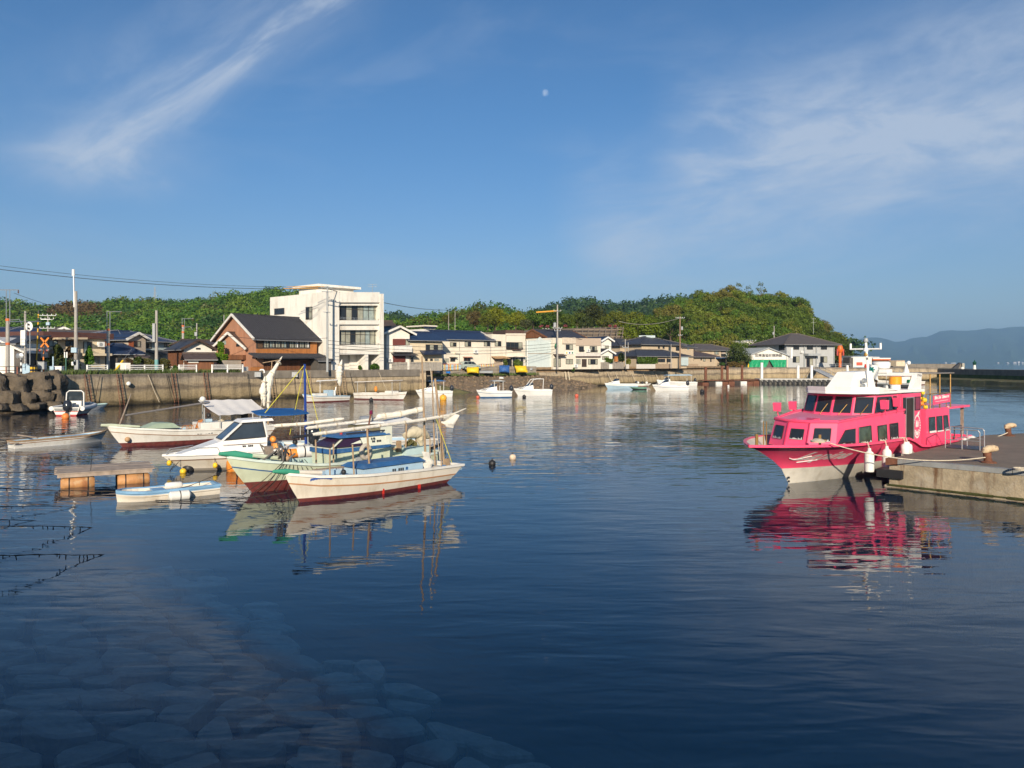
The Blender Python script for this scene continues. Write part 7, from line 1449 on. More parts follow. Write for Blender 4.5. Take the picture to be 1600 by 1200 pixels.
for x, y in ((17.3, 1.3), (17.3, -1.4)): m1 = MB(M); m1.box(x - .06, x + .06, y - .06, y + .06, .8, 2.36); m1.build('canopy_post', WOOD, t)
m1 = MB(M); m1.box(16.3, 17.5, -1.6, 1.6, .75, 1.0); m1.build('stern_platform', PINK, t)
m1 = MB(M); m1.tube([(15.0, 1.7, 1.0), (15.0, 1.7, 1.55), (15.9, 1.7, 1.55), (15.9, 1.7, 1.0)], .025, 6); m1.build('stern_rail', DARKM, t)
for x in (15.4, 16.1, 16.5): m1 = MB(M); m1.lathe((x, 1.98, .75), [(.05, -.3), (.15, -.24), (.15, .24), (.05, .3)], 12); m1.build('stern_fender', FEN_, t)
# bow gear
m1 = MB(M); m1.tube([(.55, 0, 1.5), (.55, 0, 1.98)], .055, 8); m1.build('bow_post', BRONZE, t)
for dy in (0, .12): m1 = MB(M); y_, z_ = f.atx(1193, 690, 2.9); m1.tube([(2.9, y_ + dy, 1.3), (2.9, y_ + dy, 2.25)], .02, 5); m1.build('bow_rail', BRONZE, t)
y_, _ = f.atx(1281, 690, 2.6); m1 = MB(M); m1.tube([(2.6, y_, 1.4), (2.6, y_, 1.92)], .05, 8); m1.tube([(2.5, y_ - .2, 1.72), (2.7, y_ + .2, 1.72)], .035, 6); m1.build('mooring_bitt', BRONZE, t)
m1 = MB(M); m1.lathe((2.45, y_, 1.66), [(.25, 0), (.27, .06), (.12, .13)], 14); m1.build('rope_pile', ROPE, t)
# mirrors/searchlights on stalks
for x, y, z in ((4.9, -1.55, 2.3), (6.3, -1.62, 2.3), (6.95, 1.86, 2.45), (8.3, 1.8, 2.5)):
    m1 = MB(M); m1.tube([(x, y, z), (x - .08, y, z + .18), (x - .02, y, z + .3)], .022, 5); a = m1.build('mirror_arm', PINK, t); m1 = MB(M); m1.hexa([(x - .18, y - .13, z + .24), (x - .04, y - .13, z + .24), (x - .04, y + .13, z + .24), (x - .18, y + .13, z + .24), (x - .20, y - .15, z + .58), (x - .02, y - .13, z + .6), (x - .02, y + .13, z + .6), (x - .20, y + .15, z + .58)]); m1.build('mirror', PINK, a)
m1 = MB(M); m1.tube([Vector(p) + Vector((0, .02, .09)) for p in (T_[0], T_[1], T_[2])], .016, 5); m1.tube([(4.4, -1.3, 2.33), (6.2, -1.6, 2.5)], .016, 5); m1.build('grab_rail', DARKM, t)
# fenders and lettering
for x in (4.5, 5.97, 7.75, 7.98):
    zt = H_.zs((x - H_.xb(1.5)) / (16.6 - H_.xb(1.5))); w = H_.wx(x, zt) + .16; big = x < 7
    m1 = MB(M); m1.lathe((x, w, zt - 1.0 if big else zt - .55), [(.05, -.05), (.16, .0), (.17, .08), (.17, .62 if big else .3), (.14, .70 if big else .36), (.07, .76 if big else .4), (.06, .86 if big else .46)], 14); fo = m1.build('fender', FEN_, t)
    m1 = MB(M); m1.tube([(x, w, zt - .15), (x + .02, w - .06, zt + .05), (x - .05, w - .22, zt + .06)], .022, 5); m1.build('fender_rope', ROPE, fo)
def hull_pt(fx, fy, d):
    x = 2.35 + 2.25 * fx; z = .82 - .03 * fx + .46 * fy; return H_.skin(x, z, .012 + d * .3)
text_on(t, 'name_lettering', 'Lapina', None, 0, 0, 0, 0, CLEAN, M=hull_pt, slant=.45, ext=.01)
m1 = MB(); pts = [(2.1 + .09 * k, 1.04 - .06 * math.sin(k * .55)) for k in range(9)]; m1.tube([H_.skin(x, z, .015) for x, z in pts], .02, 5); pts = [(2.6 + .09 * k, .84 + .01 * k) for k in range(9)]; m1.tube([H_.skin(x, z, .015) for x, z in pts], .018, 5); m1.build('name_swash', CLEAN, t)
m1 = MB(M)
for z in (.08, .22): m1.box(2.55, 2.6, .10, .16, z, z + .07)
m1.build('draught_mark', DARKM, t)
chain_rope(M @ Vector((2.45, 1.75, 1.66)), b1 + Vector((-.1, -.05, .2)), .32, 'pale rope from the ferry bow to the near bollard', .019, ROPE)
chain_rope(M @ Vector((16.2, 1.8, 1.1)), b2 + Vector((0, -.05, .22)), .25, 'pale rope from the ferry stern to the far bollard', .022, ROPE)

# ------------------------------------------------------------ fishing boats
def furled(t, M, pts, r, ties=5, name='furled_sail', m=None, taper=False):
    """a rolled sail tied to its pole"""
    pts = [Vector(p) for p in pts]; m1 = MB(M); n = 24; line = []
    L_ = len(pts) - 1
    for i in range(n + 1):
        s = i / n * L_; k = min(int(s), L_ - 1); line.append(pts[k].lerp(pts[k + 1], s - k))
    rr = [r * (.12 + 1.25 * math.sin(math.pi * min(1, i / n * .85 + .12)) ** 1.5 if taper else 1) * (1 + (.45 if taper else .22) * noise.noise(Vector((i * .45, r * 9, 3)))) * (.55 if i in (0, n) else 1) for i in range(n + 1)]
    m1.tube(line, rr, 9); o = m1.build(name, m or SAIL, t)
    for k in range(ties): p = line[int((k + .6) / ties * n)]; q = line[min(n, int((k + .6) / ties * n) + 1)]; d = (q - p).normalized() * .03; m1 = MB(M); m1.tube([p - d, p + d], r * 1.2, 8); m1.build('tie', ROPE, o)
    return o
def flap(t, M, pts, name, m, bulge=.1):
    """a loose hanging sheet, given as two edges"""
    a, b = pts; m1 = MB(M); vs = []; ff = []; n = 8
    for i in range(len(a)):
        for j in range(n + 1): p = Vector(a[i]).lerp(Vector(b[i]), j / n); vs.append(p + Vector((.5, 1, 0)) * bulge * math.sin(j / n * 3.1) * math.sin(i * 1.7 + j))
    for i in range(len(a) - 1):
        for j in range(n): ff.append((i * (n + 1) + j, i * (n + 1) + j + 1, (i + 1) * (n + 1) + j + 1, (i + 1) * (n + 1) + j))
    m1.add(vs, ff, 0, True); return m1.build(name, m, t, sharp=80, recalc=False)
def stick(t, M, a, b, r, name, m, r1=None): m1 = MB(M); m1.tube([a, b], r, 7, 0, r1); return m1.build(name, m, t)
def block(t, M, name, m, *b): m1 = MB(M); m1.box(*b); return m1.build(name, m, t)
def outboard(t, M, x, y, z, s=1.0, m=None):
    """an outboard engine hung on the stern"""
    m = m or mat('outboard_cowl', (.022, .026, .034), .25, var=.1, coat=.5); m1 = MB(M); m1.tube([(x + .05 * s, y, z + .30 * s), (x + .02 * s, y, z + .45 * s), (x, y, z + .75 * s), (x - .06 * s, y, z + .93 * s), (x - .1 * s, y, z + .98 * s)], [.16 * s, .27 * s, .28 * s, .2 * s, .05 * s], 12); o = m1.build('outboard_engine', m, t)
    m1 = MB(M); m1.box(x - .06 * s, x + .1 * s, y - .07 * s, y + .07 * s, z - .5 * s, z + .32 * s); m1.build('outboard_leg', m, o); m1 = MB(M); m1.box(x - .3 * s, x - .05 * s, y - .14 * s, y + .14 * s, z - .02, z + .25 * s); m1.build('bracket', GREYP, o); return o
def reg(t, M, x, y, z, w, h, m=None, name='registration'):
    """a small stencilled number along the side"""
    m1 = MB(M); k = 6
    for i in range(k):
        if i != 2: m1.box(x + w * i / k, x + w * (i + .7) / k, y, y + .008, z, z + h)
    return tag(m1.build(name, m or DARKM, t), kind='stuff')
# --- B1 white boat in front
f = BF((-7.2, 24.36), (.65, .76)); M = f.M; t = f.thing('fishing_boat', 'white wooden fishing boat with red bottom and pale blue cargo box, nearest to the camera', group='fishing boats moored on the left')
H1 = Hull(7.25, .98, [(0, .98), (.12, .84), (.35, .74), (.7, .66), (1, .62)], .55, .13, .3, .84, .42, .86, .30, 2.2, tr=.75); H1.build(t, M, [ANTIF, CREAMP, mat('orange_rub', (.46, .23, .11), .7, var=.15), CREAMP], drop=.2, deckm=PBLUE, railm=WHITE)
m1 = MB(M); m1.tube([(-.42, 0, 1.10), (0, 0, 1.05), (.55, 0, .96)], [.05, .10, .07], 10); m1.build('bow_cap', TEAL, t); m1 = MB(M); m1.tube([(.5, 0, .97), (1.3, .1, .88)], .08, 8); m1.build('bow_beam', CREAMP, t)
block(t, M, 'cargo_box', PBLUE, 2.65, 5.35, -.45, .62, .40, .92); m1 = MB(M); m1.hexa([(2.55, -.55, .925), (5.45, -.55, .925), (5.45, .70, .925), (2.55, .70, .925), (2.75, -.4, 1.05), (5.3, -.4, 1.05), (5.3, .5, 1.05), (2.75, .5, 1.05)]); m1.build('box_lid', BLUEP, t); reg(t, M, 3.9, .625, .68, .55, .10); block(t, M, 'box_dot', BLUEP, 4.52, 4.62, .62, .632, .69, .79)
furled(t, M, [(.9, .1, 2.16), (3.2, .05, 2.25), (5.6, 0, 2.34), (7.35, 0, 2.46)], .062, 6); stick(t, M, (7.0, 0, 2.36), (8.3, -.05, 2.68), .05, 'boom_end', SAIL, .02); stick(t, M, (.2, .1, 2.12), (.95, .1, 2.16), .045, 'boom_tip', DARKM)
fl_ = flap(t, M, ([(6.9, .02, 2.42), (7.25, .02, 2.50), (7.6, .02, 2.56)], [(7.05, .05, 2.05), (7.45, .08, 1.95), (7.75, .05, 2.35)]), 'loose_canvas', SAIL, .12)
for a, b, r_ in (((2.3, .55, .6), (2.3, .45, 1.75), .028), ((3.0, .5, .6), (3.0, .35, 2.25), .035), ((1.35, .5, .65), (1.35, .5, 1.7), .025), ((6.1, .2, .45), (6.1, .2, 1.7), .022), ((6.55, .35, .45), (6.55, .3, 1.85), .022), ((6.95, .1, .5), (6.6, -.05, 3.9), .045)): stick(t, M, a, b, r_, 'pole', BAMBOO)
stick(t, M, (6.35, -.3, .5), (6.2, -.35, 4.75), .05, 'mast', BAMBOO, .03); stick(t, M, (6.75, -.2, .5), (6.62, -.25, 4.2), .035, 'mast', BAMBOO, .02); stick(t, M, (7.2, -.4, .7), (6.5, -.2, 4.3), .014, 'stay', ROPE); stick(t, M, (7.15, .3, .66), (6.6, 0, 2.4), .014, 'stay', YROPE)
block(t, M, 'stern_deck', PBLUE, 5.6, 7.0, -.7, .7, .46, .52); block(t, M, 'bitt', BAMBOO, 6.75, 6.9, .3, .45, .5, .85); m1 = MB(M); m1.lathe((6.2, .3, .53), [(.28, 0), (.3, .05), (.15, .1)], 12); m1.build('rope_coil', ROPE, t)
flap(t, M, ([(5.45, .45, 1.25), (5.75, .5, 1.2), (5.9, .45, 1.1)], [(5.4, .62, .6), (5.7, .66, .55), (5.85, .6, .6)]), 'white_cloth', SAIL, .06); block(t, M, 'fore_locker', PBLUE, 1.6, 2.5, -.4, .4, .5, .72)
m1 = MB(); pts = [(.70 + .08 * k, .78 + .05 * math.sin(k * .4)) for k in range(9)]
for (x0, z0), (x1, z1) in zip(pts, pts[1:]): m1.add([H1.skin(x0, z0 - .09), H1.skin(x1, z1 - .07), H1.skin(x1, z1), H1.skin(x0, z0)], [(0, 1, 2, 3)])
m1.build('wave_mark', mat('mark_blue', (.05, .12, .42), .5), t, recalc=False)
m1 = MB(M); m1.box(3.3, 3.36, H1.wx(3.3, .12), H1.wx(3.3, .12) + .05, -.05, .2); m1.box(4.9, 5.0, H1.wx(4.9, .1), H1.wx(4.9, .1) + .05, -.02, .14); m1.build('red_peg', REDR, t)
# --- B2 mint boat with blue cabin
f = BF((-9.67, 26.0), (.68, .73)); M = f.M; t = f.thing('fishing_boat', 'mint-green fishing boat with blue-banded cabin, grey life ring and red bottom', group='fishing boats moored on the left')
H2 = Hull(9.2, 1.12, [(0, 1.32), (.1, 1.12), (.3, .86), (.6, .78), (1, .80)], .95, .38, .35, .80, .40, .84, .34, 2.1, tr=.5); H2.build(t, M, [ANTIF, MINT, BLUEP, MINT], drop=.28, deckm=mat('mint_deck', (.42, .55, .52), .7, var=.1), railm=mat('mint_rail', (.52, .60, .55), .6))
m1 = MB(M); m1.tube([(-.25, 0, 1.44), (.3, 0, 1.38), (1.1, .05, 1.22)], [.06, .13, .08], 10); m1.build('bow_cap', TEAL, t); m1 = MB(M); m1.tube([(.9, .1, 1.3), (2.2, .3, 1.05)], .08, 8); m1.build('bow_beam', MINT, t)
cb = [(3.75, .62, .62), (6.35, .74, .62), (6.35, -.74, .62), (3.75, -.62, .62)]; c1 = [(3.70, .66, 1.32), (6.36, .75, 1.32), (6.36, -.75, 1.32), (3.70, -.66, 1.32)]; c2 = [(4.35, .50, 1.68), (6.30, .66, 1.68), (6.30, -.66, 1.68), (4.35, -.50, 1.68)]
m1 = MB(M); m1.hexa(cb + c1); m1.build('cabin', MATS['mint_paint'], t); m1 = MB(M); m1.hexa(c1 + c2); m1.build('cabin_upper', mat('cabin_pale', (.64, .66, .56), .6, var=.06), t)
m1 = MB(M); m1.hexa([(3.66, .70, 1.14), (6.38, .765, 1.2), (6.38, -.765, 1.2), (3.66, -.70, 1.14), (3.66, .70, 1.31), (6.38, .765, 1.31), (6.38, -.765, 1.31), (3.66, -.70, 1.31)]); m1.build('blue_band', BLUEP, t)
m1 = MB(M); m1.hexa([(4.1, .62, 1.685), (6.4, .74, 1.685), (6.4, -.74, 1.685), (4.1, -.62, 1.685), (4.2, .55, 1.77), (6.35, .68, 1.77), (6.35, -.68, 1.77), (4.2, -.55, 1.77)]); m1.build('cabin_roof', BLUEP, t)
fwin(t, M, [c1[3], c1[0], c2[0], c2[3]], .06, .94, .08, .92, .08, .95, mat('purple_glass', (.035, .018, .045), .2), out=.03, name='windscreen'); fwin(t, M, [c1[0], c1[1], c2[1], c2[0]], .04, .52, .04, .36, .06, .94, MATS['purple_glass'], out=-.03)
reg(t, M, 5.5, .74, 1.45, .45, .07); reg(t, M, 5.45, .735, 1.56, .2, .07)
m1 = MB(M); rl_ = [(5.15 + .2 * math.cos(a), .80, 1.12 + .24 * math.sin(a)) for a in [2 * math.pi * k / 16 for k in range(17)]]; m1.tube(rl_, .085, 8); m1.build('life_ring', mat('ring_grey', (.42, .38, .32), .8, var=.1), t)
block(t, M, 'aft_post', MATS['cabin_pale'], 6.2, 6.5, .35, .7, 1.3, 2.05); stick(t, M, (4.6, .0, 1.77), (4.6, .0, 1.92), .05, 'roof_lamp', REDR); stick(t, M, (4.5, .5, 1.82), (6.3, .62, 1.86), .03, 'roof_rail', DARKM)
for x in (4.75, 5.15): block(t, M, 'cabin_vent', GREYP, x - (0 if x < 5 else 0), x + .28, .70, .735, .78, .98)
furled(t, M, [(3.4, -.5, 2.05), (5.2, -.55, 2.12), (6.9, -.6, 2.22)], .066, 4)
stick(t, M, (5.9, -.1, 1.75), (6.15, -.2, 2.5), .035, 'lamp_stalk', RUSTM); m1 = MB(M); m1.lathe((6.15, -.2, 2.45), [(.06, 0), (.07, .06), (.05, .16)], 8); m1.build('lamp', mat('maroon_lamp', (.15, .01, .05), .3), t)
block(t, M, 'side_plank', WOOD, 2.6, 5.0, 1.14, 1.19, .66, .74)
for a, b in (((2.9, .95, .7), (2.9, .9, 1.75)), ((3.6, .98, .55), (3.6, .98, 1.55)), ((7.5, .3, .7), (7.6, .25, 2.1)), ((7.9, -.2, .7), (7.95, -.2, 2.1)), ((7.2, -.3, .8), (7.2, -.3, 1.75)), ((8.3, .0, .7), (8.3, 0, 1.6))): stick(t, M, a, b, .03, 'pole', BAMBOO)
block(t, M, 'aft_box', mat('aft_box_blue', (.45, .58, .58), .6, var=.1), 7.4, 8.6, -.6, .5, .55, 1.05); block(t, M, 'aft_locker', MINT, 6.7, 7.4, -.7, .2, .6, 1.12); block(t, M, 'aft_crossbar', BAMBOO, 6.9, 7.0, -.5, .6, 1.02, 1.08); block(t, M, 'aft_bitt', BAMBOO, 7.1, 7.25, .2, .35, .9, 1.35)
m1 = MB(M); m1.tube([(7.6, .1, 1.5), (8.1, .1, 1.62), (8.6, .05, 1.55), (9.0, 0, 1.35)], [.12, .26, .24, .1], 10); m1.build('canvas_bundle', mat('cream_canvas', (.60, .53, .38), .9, var=.1, bump=.8, bscale=5), t); m1 = MB(M); m1.tube([(8.4, .1, 1.4), (8.5, .15, 1.0)], [.2, .06], 8); m1.build('canvas_tail', MATS['cream_canvas'], t)
m1 = MB(M); m1.tube([(8.7, .2, .85), (9.2, .25, .95), (9.6, .1, 1.0)], .06, 7); m1.build('black_hose', BLACKR, t); stick(t, M, (9.1, .1, 1.0), (9.9, -.2, 2.1), .02, 'rod', STEEL)
m1 = MB(M)
for k in range(16): a = Vector((1.7 + R.uniform(-.25, .45), .25 + R.uniform(-.3, .3), 1.1 + R.uniform(0, .1))); m1.tube([a, a + Vector((R.uniform(-.3, .3), R.uniform(-.2, .2), R.uniform(.15, .5))), a + Vector((R.uniform(-.5, .5), R.uniform(-.3, .3), R.uniform(-.1, .2)))], .035, 5)
m1.build('net_heap', mat('grey_net', (.14, .13, .12), .9, var=.4), t); block(t, M, 'bow_winch', WOOD, 1.5, 1.7, -.2, .1, 1.2, 1.55); m1 = MB(M); m1.ball((2.0, .45, 1.12), .13, 10); m1.build('float', mat('tan_float', (.45, .28, .15), .7), t)
m1 = MB(M); pts = [(.95, H2.wx(.95, 1.05) + .1, 1.05)]
for k in range(9): a = Vector((1.7 + .1 * k, H2.wx(1.7, 1.0) + .05, 1.08)); b = Vector((.4 + .35 * k, H2.wx(.4 + .35 * k, .3) + .35 + .02 * k, .02)); m1.tube([a, a.lerp(b, .5) + Vector((0, .06, -.05)), b], .012, 4)
m1.build('mooring_web', DKROPE, t)
# --- B3 white motor boat with cuddy and outboard
f = BF((-14.4, 31.6), (.85, .53)); M = f.M; t = f.thing('motor_boat', 'white motor boat with raked cabin windows, blue bimini and black outboard')
H3 = Hull(6.2, 1.05, [(0, .70), (.2, .74), (.5, .76), (1, .74)], .95, .10, .3, .78, .42, .92, .22, 2.0); H3.build(t, M, [mat('grey_bottom', (.30, .27, .23), .7), CREAMP, mat('brown_rub', (.22, .13, .08), .6), CLEAN], drop=.12, deckm=CLEAN, railm=CLEAN)
ca = [(1.6, .80, .72), (4.0, .92, .72), (4.0, -.92, .72), (1.6, -.80, .72)]; cb2 = [(2.2, .72, 1.22), (4.05, .84, 1.30), (4.05, -.84, 1.30), (2.2, -.72, 1.22)]; cc2 = [(3.02, .60, 1.93), (3.95, .70, 1.98), (3.95, -.70, 1.98), (3.02, -.60, 1.93)]
m1 = MB(M); m1.hexa(ca + cb2); m1.build('cabin_base', CLEAN, t); m1 = MB(M); m1.hexa([(.5, .45, .70), (1.62, .80, .70), (1.62, -.80, .70), (.5, -.45, .70), (.9, .35, .84), (2.2, .72, 1.2), (2.2, -.72, 1.2), (.9, -.35, .84)]); m1.build('foredeck', CLEAN, t)
for a, b in ((cb2[0], cc2[0]), (cb2[1], cc2[1]), (cb2[2], cc2[2]), (cb2[3], cc2[3]), (cb2[0], cb2[3]), (cc2[0], cc2[3])): m1 = MB(M); m1.bar(a, b, .07); m1.build('cabin_pillar', CLEAN, t)
fwin(t, M, [cb2[3], cb2[0], cc2[0], cc2[3]], .05, .95, .05, .95, .05, .95, glass_mat('wind_glass', (.035, .045, .055)), name='windscreen'); fwin(t, M, [cb2[0], cb2[1], cc2[1], cc2[0]], .08, .96, .12, .92, .05, .93, MATS['wind_glass'], out=-.03); fwin(t, M, [cb2[2], cb2[3], cc2[3], cc2[2]], .04, .92, .08, .88, .05, .93, MATS['wind_glass'])
m1 = MB(M); m1.hexa([(2.95, .68, 1.95), (4.35, .74, 2.0), (4.35, -.74, 2.0), (2.95, -.68, 1.95), (3.1, .55, 2.06), (4.3, .62, 2.10), (4.3, -.62, 2.10), (3.1, -.55, 2.06)]); m1.build('cabin_roof', CLEAN, t); reg(t, M, 3.0, .90, .95, .45, .07); block(t, M, 'side_stripe', MATS['brown_rub'], 2.2, 4.0, .885, .90, 1.06, 1.08)
outboard(t, M, 6.25, .1, .55, 1.15); block(t, M, 'stern_seat', CLEAN, 4.4, 5.9, -.8, .8, .62, .78)
m1 = MB(M); m1.prism([(3.75, -.75, 2.32), (4.6, -.78, 2.42), (5.6, -.75, 2.38), (5.95, -.6, 2.30), (5.95, .6, 2.24), (5.2, .8, 2.20), (4.2, .8, 2.20), (3.7, .6, 2.24)], (0, 0, .04)); m1.build('bimini', mat('bimini_blue', (.01, .09, .28), .6, var=.1), t)
for x, y in ((3.8, .6), (3.8, -.7), (5.9, .55), (5.9, -.6)): m1 = MB(M); m1.tube([(x, y, .8), (x, y, 2.26)], .02, 5); m1.build('bimini_post', STEEL, t)
stick(t, M, (5.98, .0, .8), (5.92, .0, 4.45), .065, 'blue_mast', mat('mast_blue', (.012, .045, .24), .4), .055); stick(t, M, (5.92, 0, 4.42), (3.9, .3, 2.1), .018, 'yellow_stay', YROPE); stick(t, M, (5.92, 0, 4.4), (6.5, .6, 1.2), .016, 'yellow_stay', YROPE); stick(t, M, (5.92, 0, 4.4), (5.5, -.9, 1.2), .016, 'yellow_stay', YROPE)
m1 = MB(M); m1.tube([(.15, .15, .72), (.35, .3, .92), (1.3, .62, .98), (2.0, .82, .98), (2.1, .84, .8)], .018, 5); m1.tube([(.15, -.15, .72), (.35, -.3, .92), (1.3, -.62, .98)], .018, 5); m1.build('bow_rail', STEEL, t)
for x, z in ((.25, .38), (1.9, .25)): m1 = MB(M); w = H3.wx(x, .5); m1.ball((x, w + .12, z), .10, 10, 0, 1.2); fo = m1.build('yellow_fender', YELLOW, t); m1 = MB(M); m1.tube([(x, w + .1, z), (x, w + .02, .75)], .012, 4); m1.build('fender_line', DARKM, fo)
for x, m_, z, r_ in ((2.7, ORANGE, .22, .34), (5.6, FOAMW, .62, .26), (5.0, ORANGE, .58, .2)): m1 = MB(M); w = H3.wx(x, .5) + r_ * .9; m1.lathe((x - .4, w, z), [(r_ * .6, 0), (r_, .1), (r_, .75), (r_ * .6, .85)], 14, axis=(1, 0, 0)); dr = m1.build('drum_fender', m_, t); m1 = MB(M); m1.lathe((x - .1, w, z), [(r_ * 1.03, 0), (r_ * 1.03, .05)], 14, axis=(1, 0, 0)); m1.build('strap', BLACKR, dr)
furled(t, M, [(4.3, .9, 1.78), (5.6, .95, 1.82), (7.4, 1.0, 1.98)], .075, 4, 'rolled_awning'); m1 = MB(M); m1.ball((4.3, .8, 1.2), .14, 10); m1.build('orange_buoy', ORANGE, t); block(t, M, 'orange_tank', ORANGE, 4.3, 4.55, .5, .8, .8, 1.02)
# --- B4 white boat with striped awning and mizzen
f = BF((-21.4, 40.6), (.75, .66)); M = f.M; t = f.thing('fishing_boat', 'long white fishing boat with white striped awning and furled mizzen behind the raft', group='fishing boats moored on the left')
H4 = Hull(9.0, 1.1, [(0, 1.15), (.12, 1.0), (.35, .82), (.6, .74), (1, .78)], .75, .22, .3, .82, .42, .82, .28, 2.1, tr=.5); H4.build(t, M, [ANTIF, WHITE, mat('brown_strip', (.30, .18, .11), .7), WHITE], drop=.25, deckm=mat('drab_deck', (.28, .25, .21), .85), railm=WHITE)
m1 = MB(M); m1.tube([(-.3, 0, 1.22), (.2, 0, 1.18), (1.6, 0, 1.04)], [.07, .10, .06], 8); m1.build('bow_beam', MINT, t); m1 = MB(M); m1.prism([(1.6, -.5, .95), (2.4, -.55, 1.22), (3.2, -.6, 1.18), (3.6, -.6, .9)], (0, 1.1, 0)); m1.build('mint_tarp', mat('mint_tarp_m', (.34, .43, .33), .8), t)
stick(t, M, (.55, 0, 1.05), (1.15, .1, 2.85), .05, 'bow_mast', WOOD, .025); stick(t, M, (.85, .2, 1.7), (5.3, .1, 2.25), .055, 'grey_boom', mat('grey_boom_m', (.16, .15, .15), .8)); block(t, M, 'mid_locker', WHITE, 4.6, 6.9, -.6, .75, .6, 1.12)
for k in range(4): block(t, M, 'locker_panel', WHITE, 4.65 + k * .56, 5.17 + k * .56, .75, .775, .66, 1.08)
aw = [(5.1, -1.15, 2.32), (8.3, -1.15, 2.28), (8.5, 1.05, 1.58), (5.5, 1.05, 1.52)]; vs = []; ff = []; n = 16
for i in range(n + 1):
    for j in range(7): p = bil(aw, i / n, j / 6); vs.append(p + Vector((0, 0, .018 * math.sin(i * 1.57) - .06 * math.sin(j / 6 * 3.14))))
for i in range(n):
    for j in range(6): ff.append((i * 7 + j, i * 7 + j + 1, (i + 1) * 7 + j + 1, (i + 1) * 7 + j))
m1 = MB(M); m1.add(vs, ff, 0, True); m1.build('awning', mat('awning_cloth', (.66, .64, .62), .85, var=.04), t, recalc=False, sharp=80)
for x, y, z in ((5.3, -1.0, 2.28), (8.2, -1.0, 2.24), (8.3, .95, 1.58), (5.6, .95, 1.52)): m1 = MB(M); m1.tube([(x, y, .8), (x, y, z)], .025, 5); m1.build('awning_post', STEEL, t)
m1 = MB(M); m1.ball((5.1, -.4, 2.4), .17, 12); m1.build('white_float', FOAMW, t); m1 = MB(M); m1.ball((.9, H4.wx(.9, .5) + .12, .42), .14, 10); m1.build('tan_float', MATS['tan_float'], t)
stick(t, M, (8.85, 0, .8), (9.1, 0, 4.6), .055, 'mizzen_mast', BAMBOO, .03); furled(t, M, [(8.86, .02, 1.7), (8.8, .06, 2.6), (8.92, .05, 3.6), (9.25, .0, 4.1), (9.8, -.1, 4.9)], .17, 4, 'furled_mizzen', taper=True); furled(t, M, [(8.55, .15, 1.9), (8.45, .18, 2.9), (8.6, .15, 3.7)], .15, 2, 'furled_mizzen', taper=True); stick(t, M, (8.0, .6, 1.1), (8.6, .1, 3.2), .014, 'stay', ROPE); stick(t, M, (8.6, -.2, 4.5), (9.6, .2, 4.7), .025, 'gaff', BAMBOO)
for k in range(3): m1 = MB(M); m1.tube([(3.9 + .25 * k + .2 * math.cos(a), .35, .82 + .2 * math.sin(a)) for a in [.4 * j for j in range(17)]], .018, 5); m1.build('hoop', mat('rusty_orange', (.45, .17, .05), .7), t)
m1 = MB(M); m1.prism([(4.45, .2, .8), (4.75, .2, .85), (4.9, .2, 1.3), (4.65, .2, 1.25)], (0, .06, 0)); m1.build('orange_board', MATS['rusty_orange'], t); stick(t, M, (4.95, .3, .8), (4.95, .3, 1.95), .04, 'stanchion', GREYP); m1 = MB(M); m1.ball((5.2, .3, 1.5), .13, 10); m1.build('black_ball', BUOYBLK, t); reg(t, M, 4.3, H4.wx(4.3, .55) + .01, .52, .9, .09)
block(t, M, 'helm_box', mat('helm_dark', (.06, .05, .045), .7), 7.1, 7.5, -.3, .3, .8, 1.5); block(t, M, 'helm_panel', TANW, 6.75, 7.0, -.4, .5, .8, 1.45)
# --- B10 hidden boat between: olive cabin with white roof and boom
f = BF((-11.2, 34.6), (.80, .60)); M = f.M; t = f.thing('fishing_boat', 'half-hidden boat with olive cabin, white roof and thick rolled boom behind the mint boat', group='fishing boats moored on the left')
H5 = Hull(8.6, 1.0, [(0, .95), (.2, .8), (1, .62)], .7, .12, .3); H5.build(t, M, [ANTIF, WHITE, BLUEP, WHITE], drop=.2, deckm=PBLUE, railm=WHITE); OLV = mat('olive_tarp', (.17, .15, .09), .8)
x0, z0 = f.at(556, 672, .4); block(t, M, 'cabin', OLV, x0, x0 + 1.25, -.5, .5, .4, 1.55); block(t, M, 'cabin_roof', CLEAN, x0 - .1, x0 + 1.4, -.6, .6, 1.55, 1.63); m1 = MB(M); m1.tube([(x0 + .35 + .12 * math.cos(a), .52, 1.3 + .12 * math.sin(a)) for a in [.5 * j for j in range(14)]], .02, 5); m1.build('life_ring', CLEAN, t)
m1 = MB(M); m1.lathe((x0 + .7, 0, 1.78), [(.12, -.3), (.14, 0), (.12, .3)], 12, axis=(1, 0, 0)); m1.build('steel_lamp', STEEL, t); furled(t, M, [(x0 + 1.3, 0, 1.82), (x0 + 2.6, 0, 1.92), (x0 + 4.0, 0, 2.12)], .15, 3); m1 = MB(M); m1.prism([(x0 + 1.5, -.4, 1.5), (x0 + 3.0, -.4, 1.72), (x0 + 3.0, .5, 1.62), (x0 + 1.5, .5, 1.42)], (0, 0, .05)); m1.build('white_panel', CLEAN, t)
m1 = MB(M); m1.ball((x0 - 2.2, .4, 1.0), .16, 10); m1.build('black_ball', BUOYBLK, t)
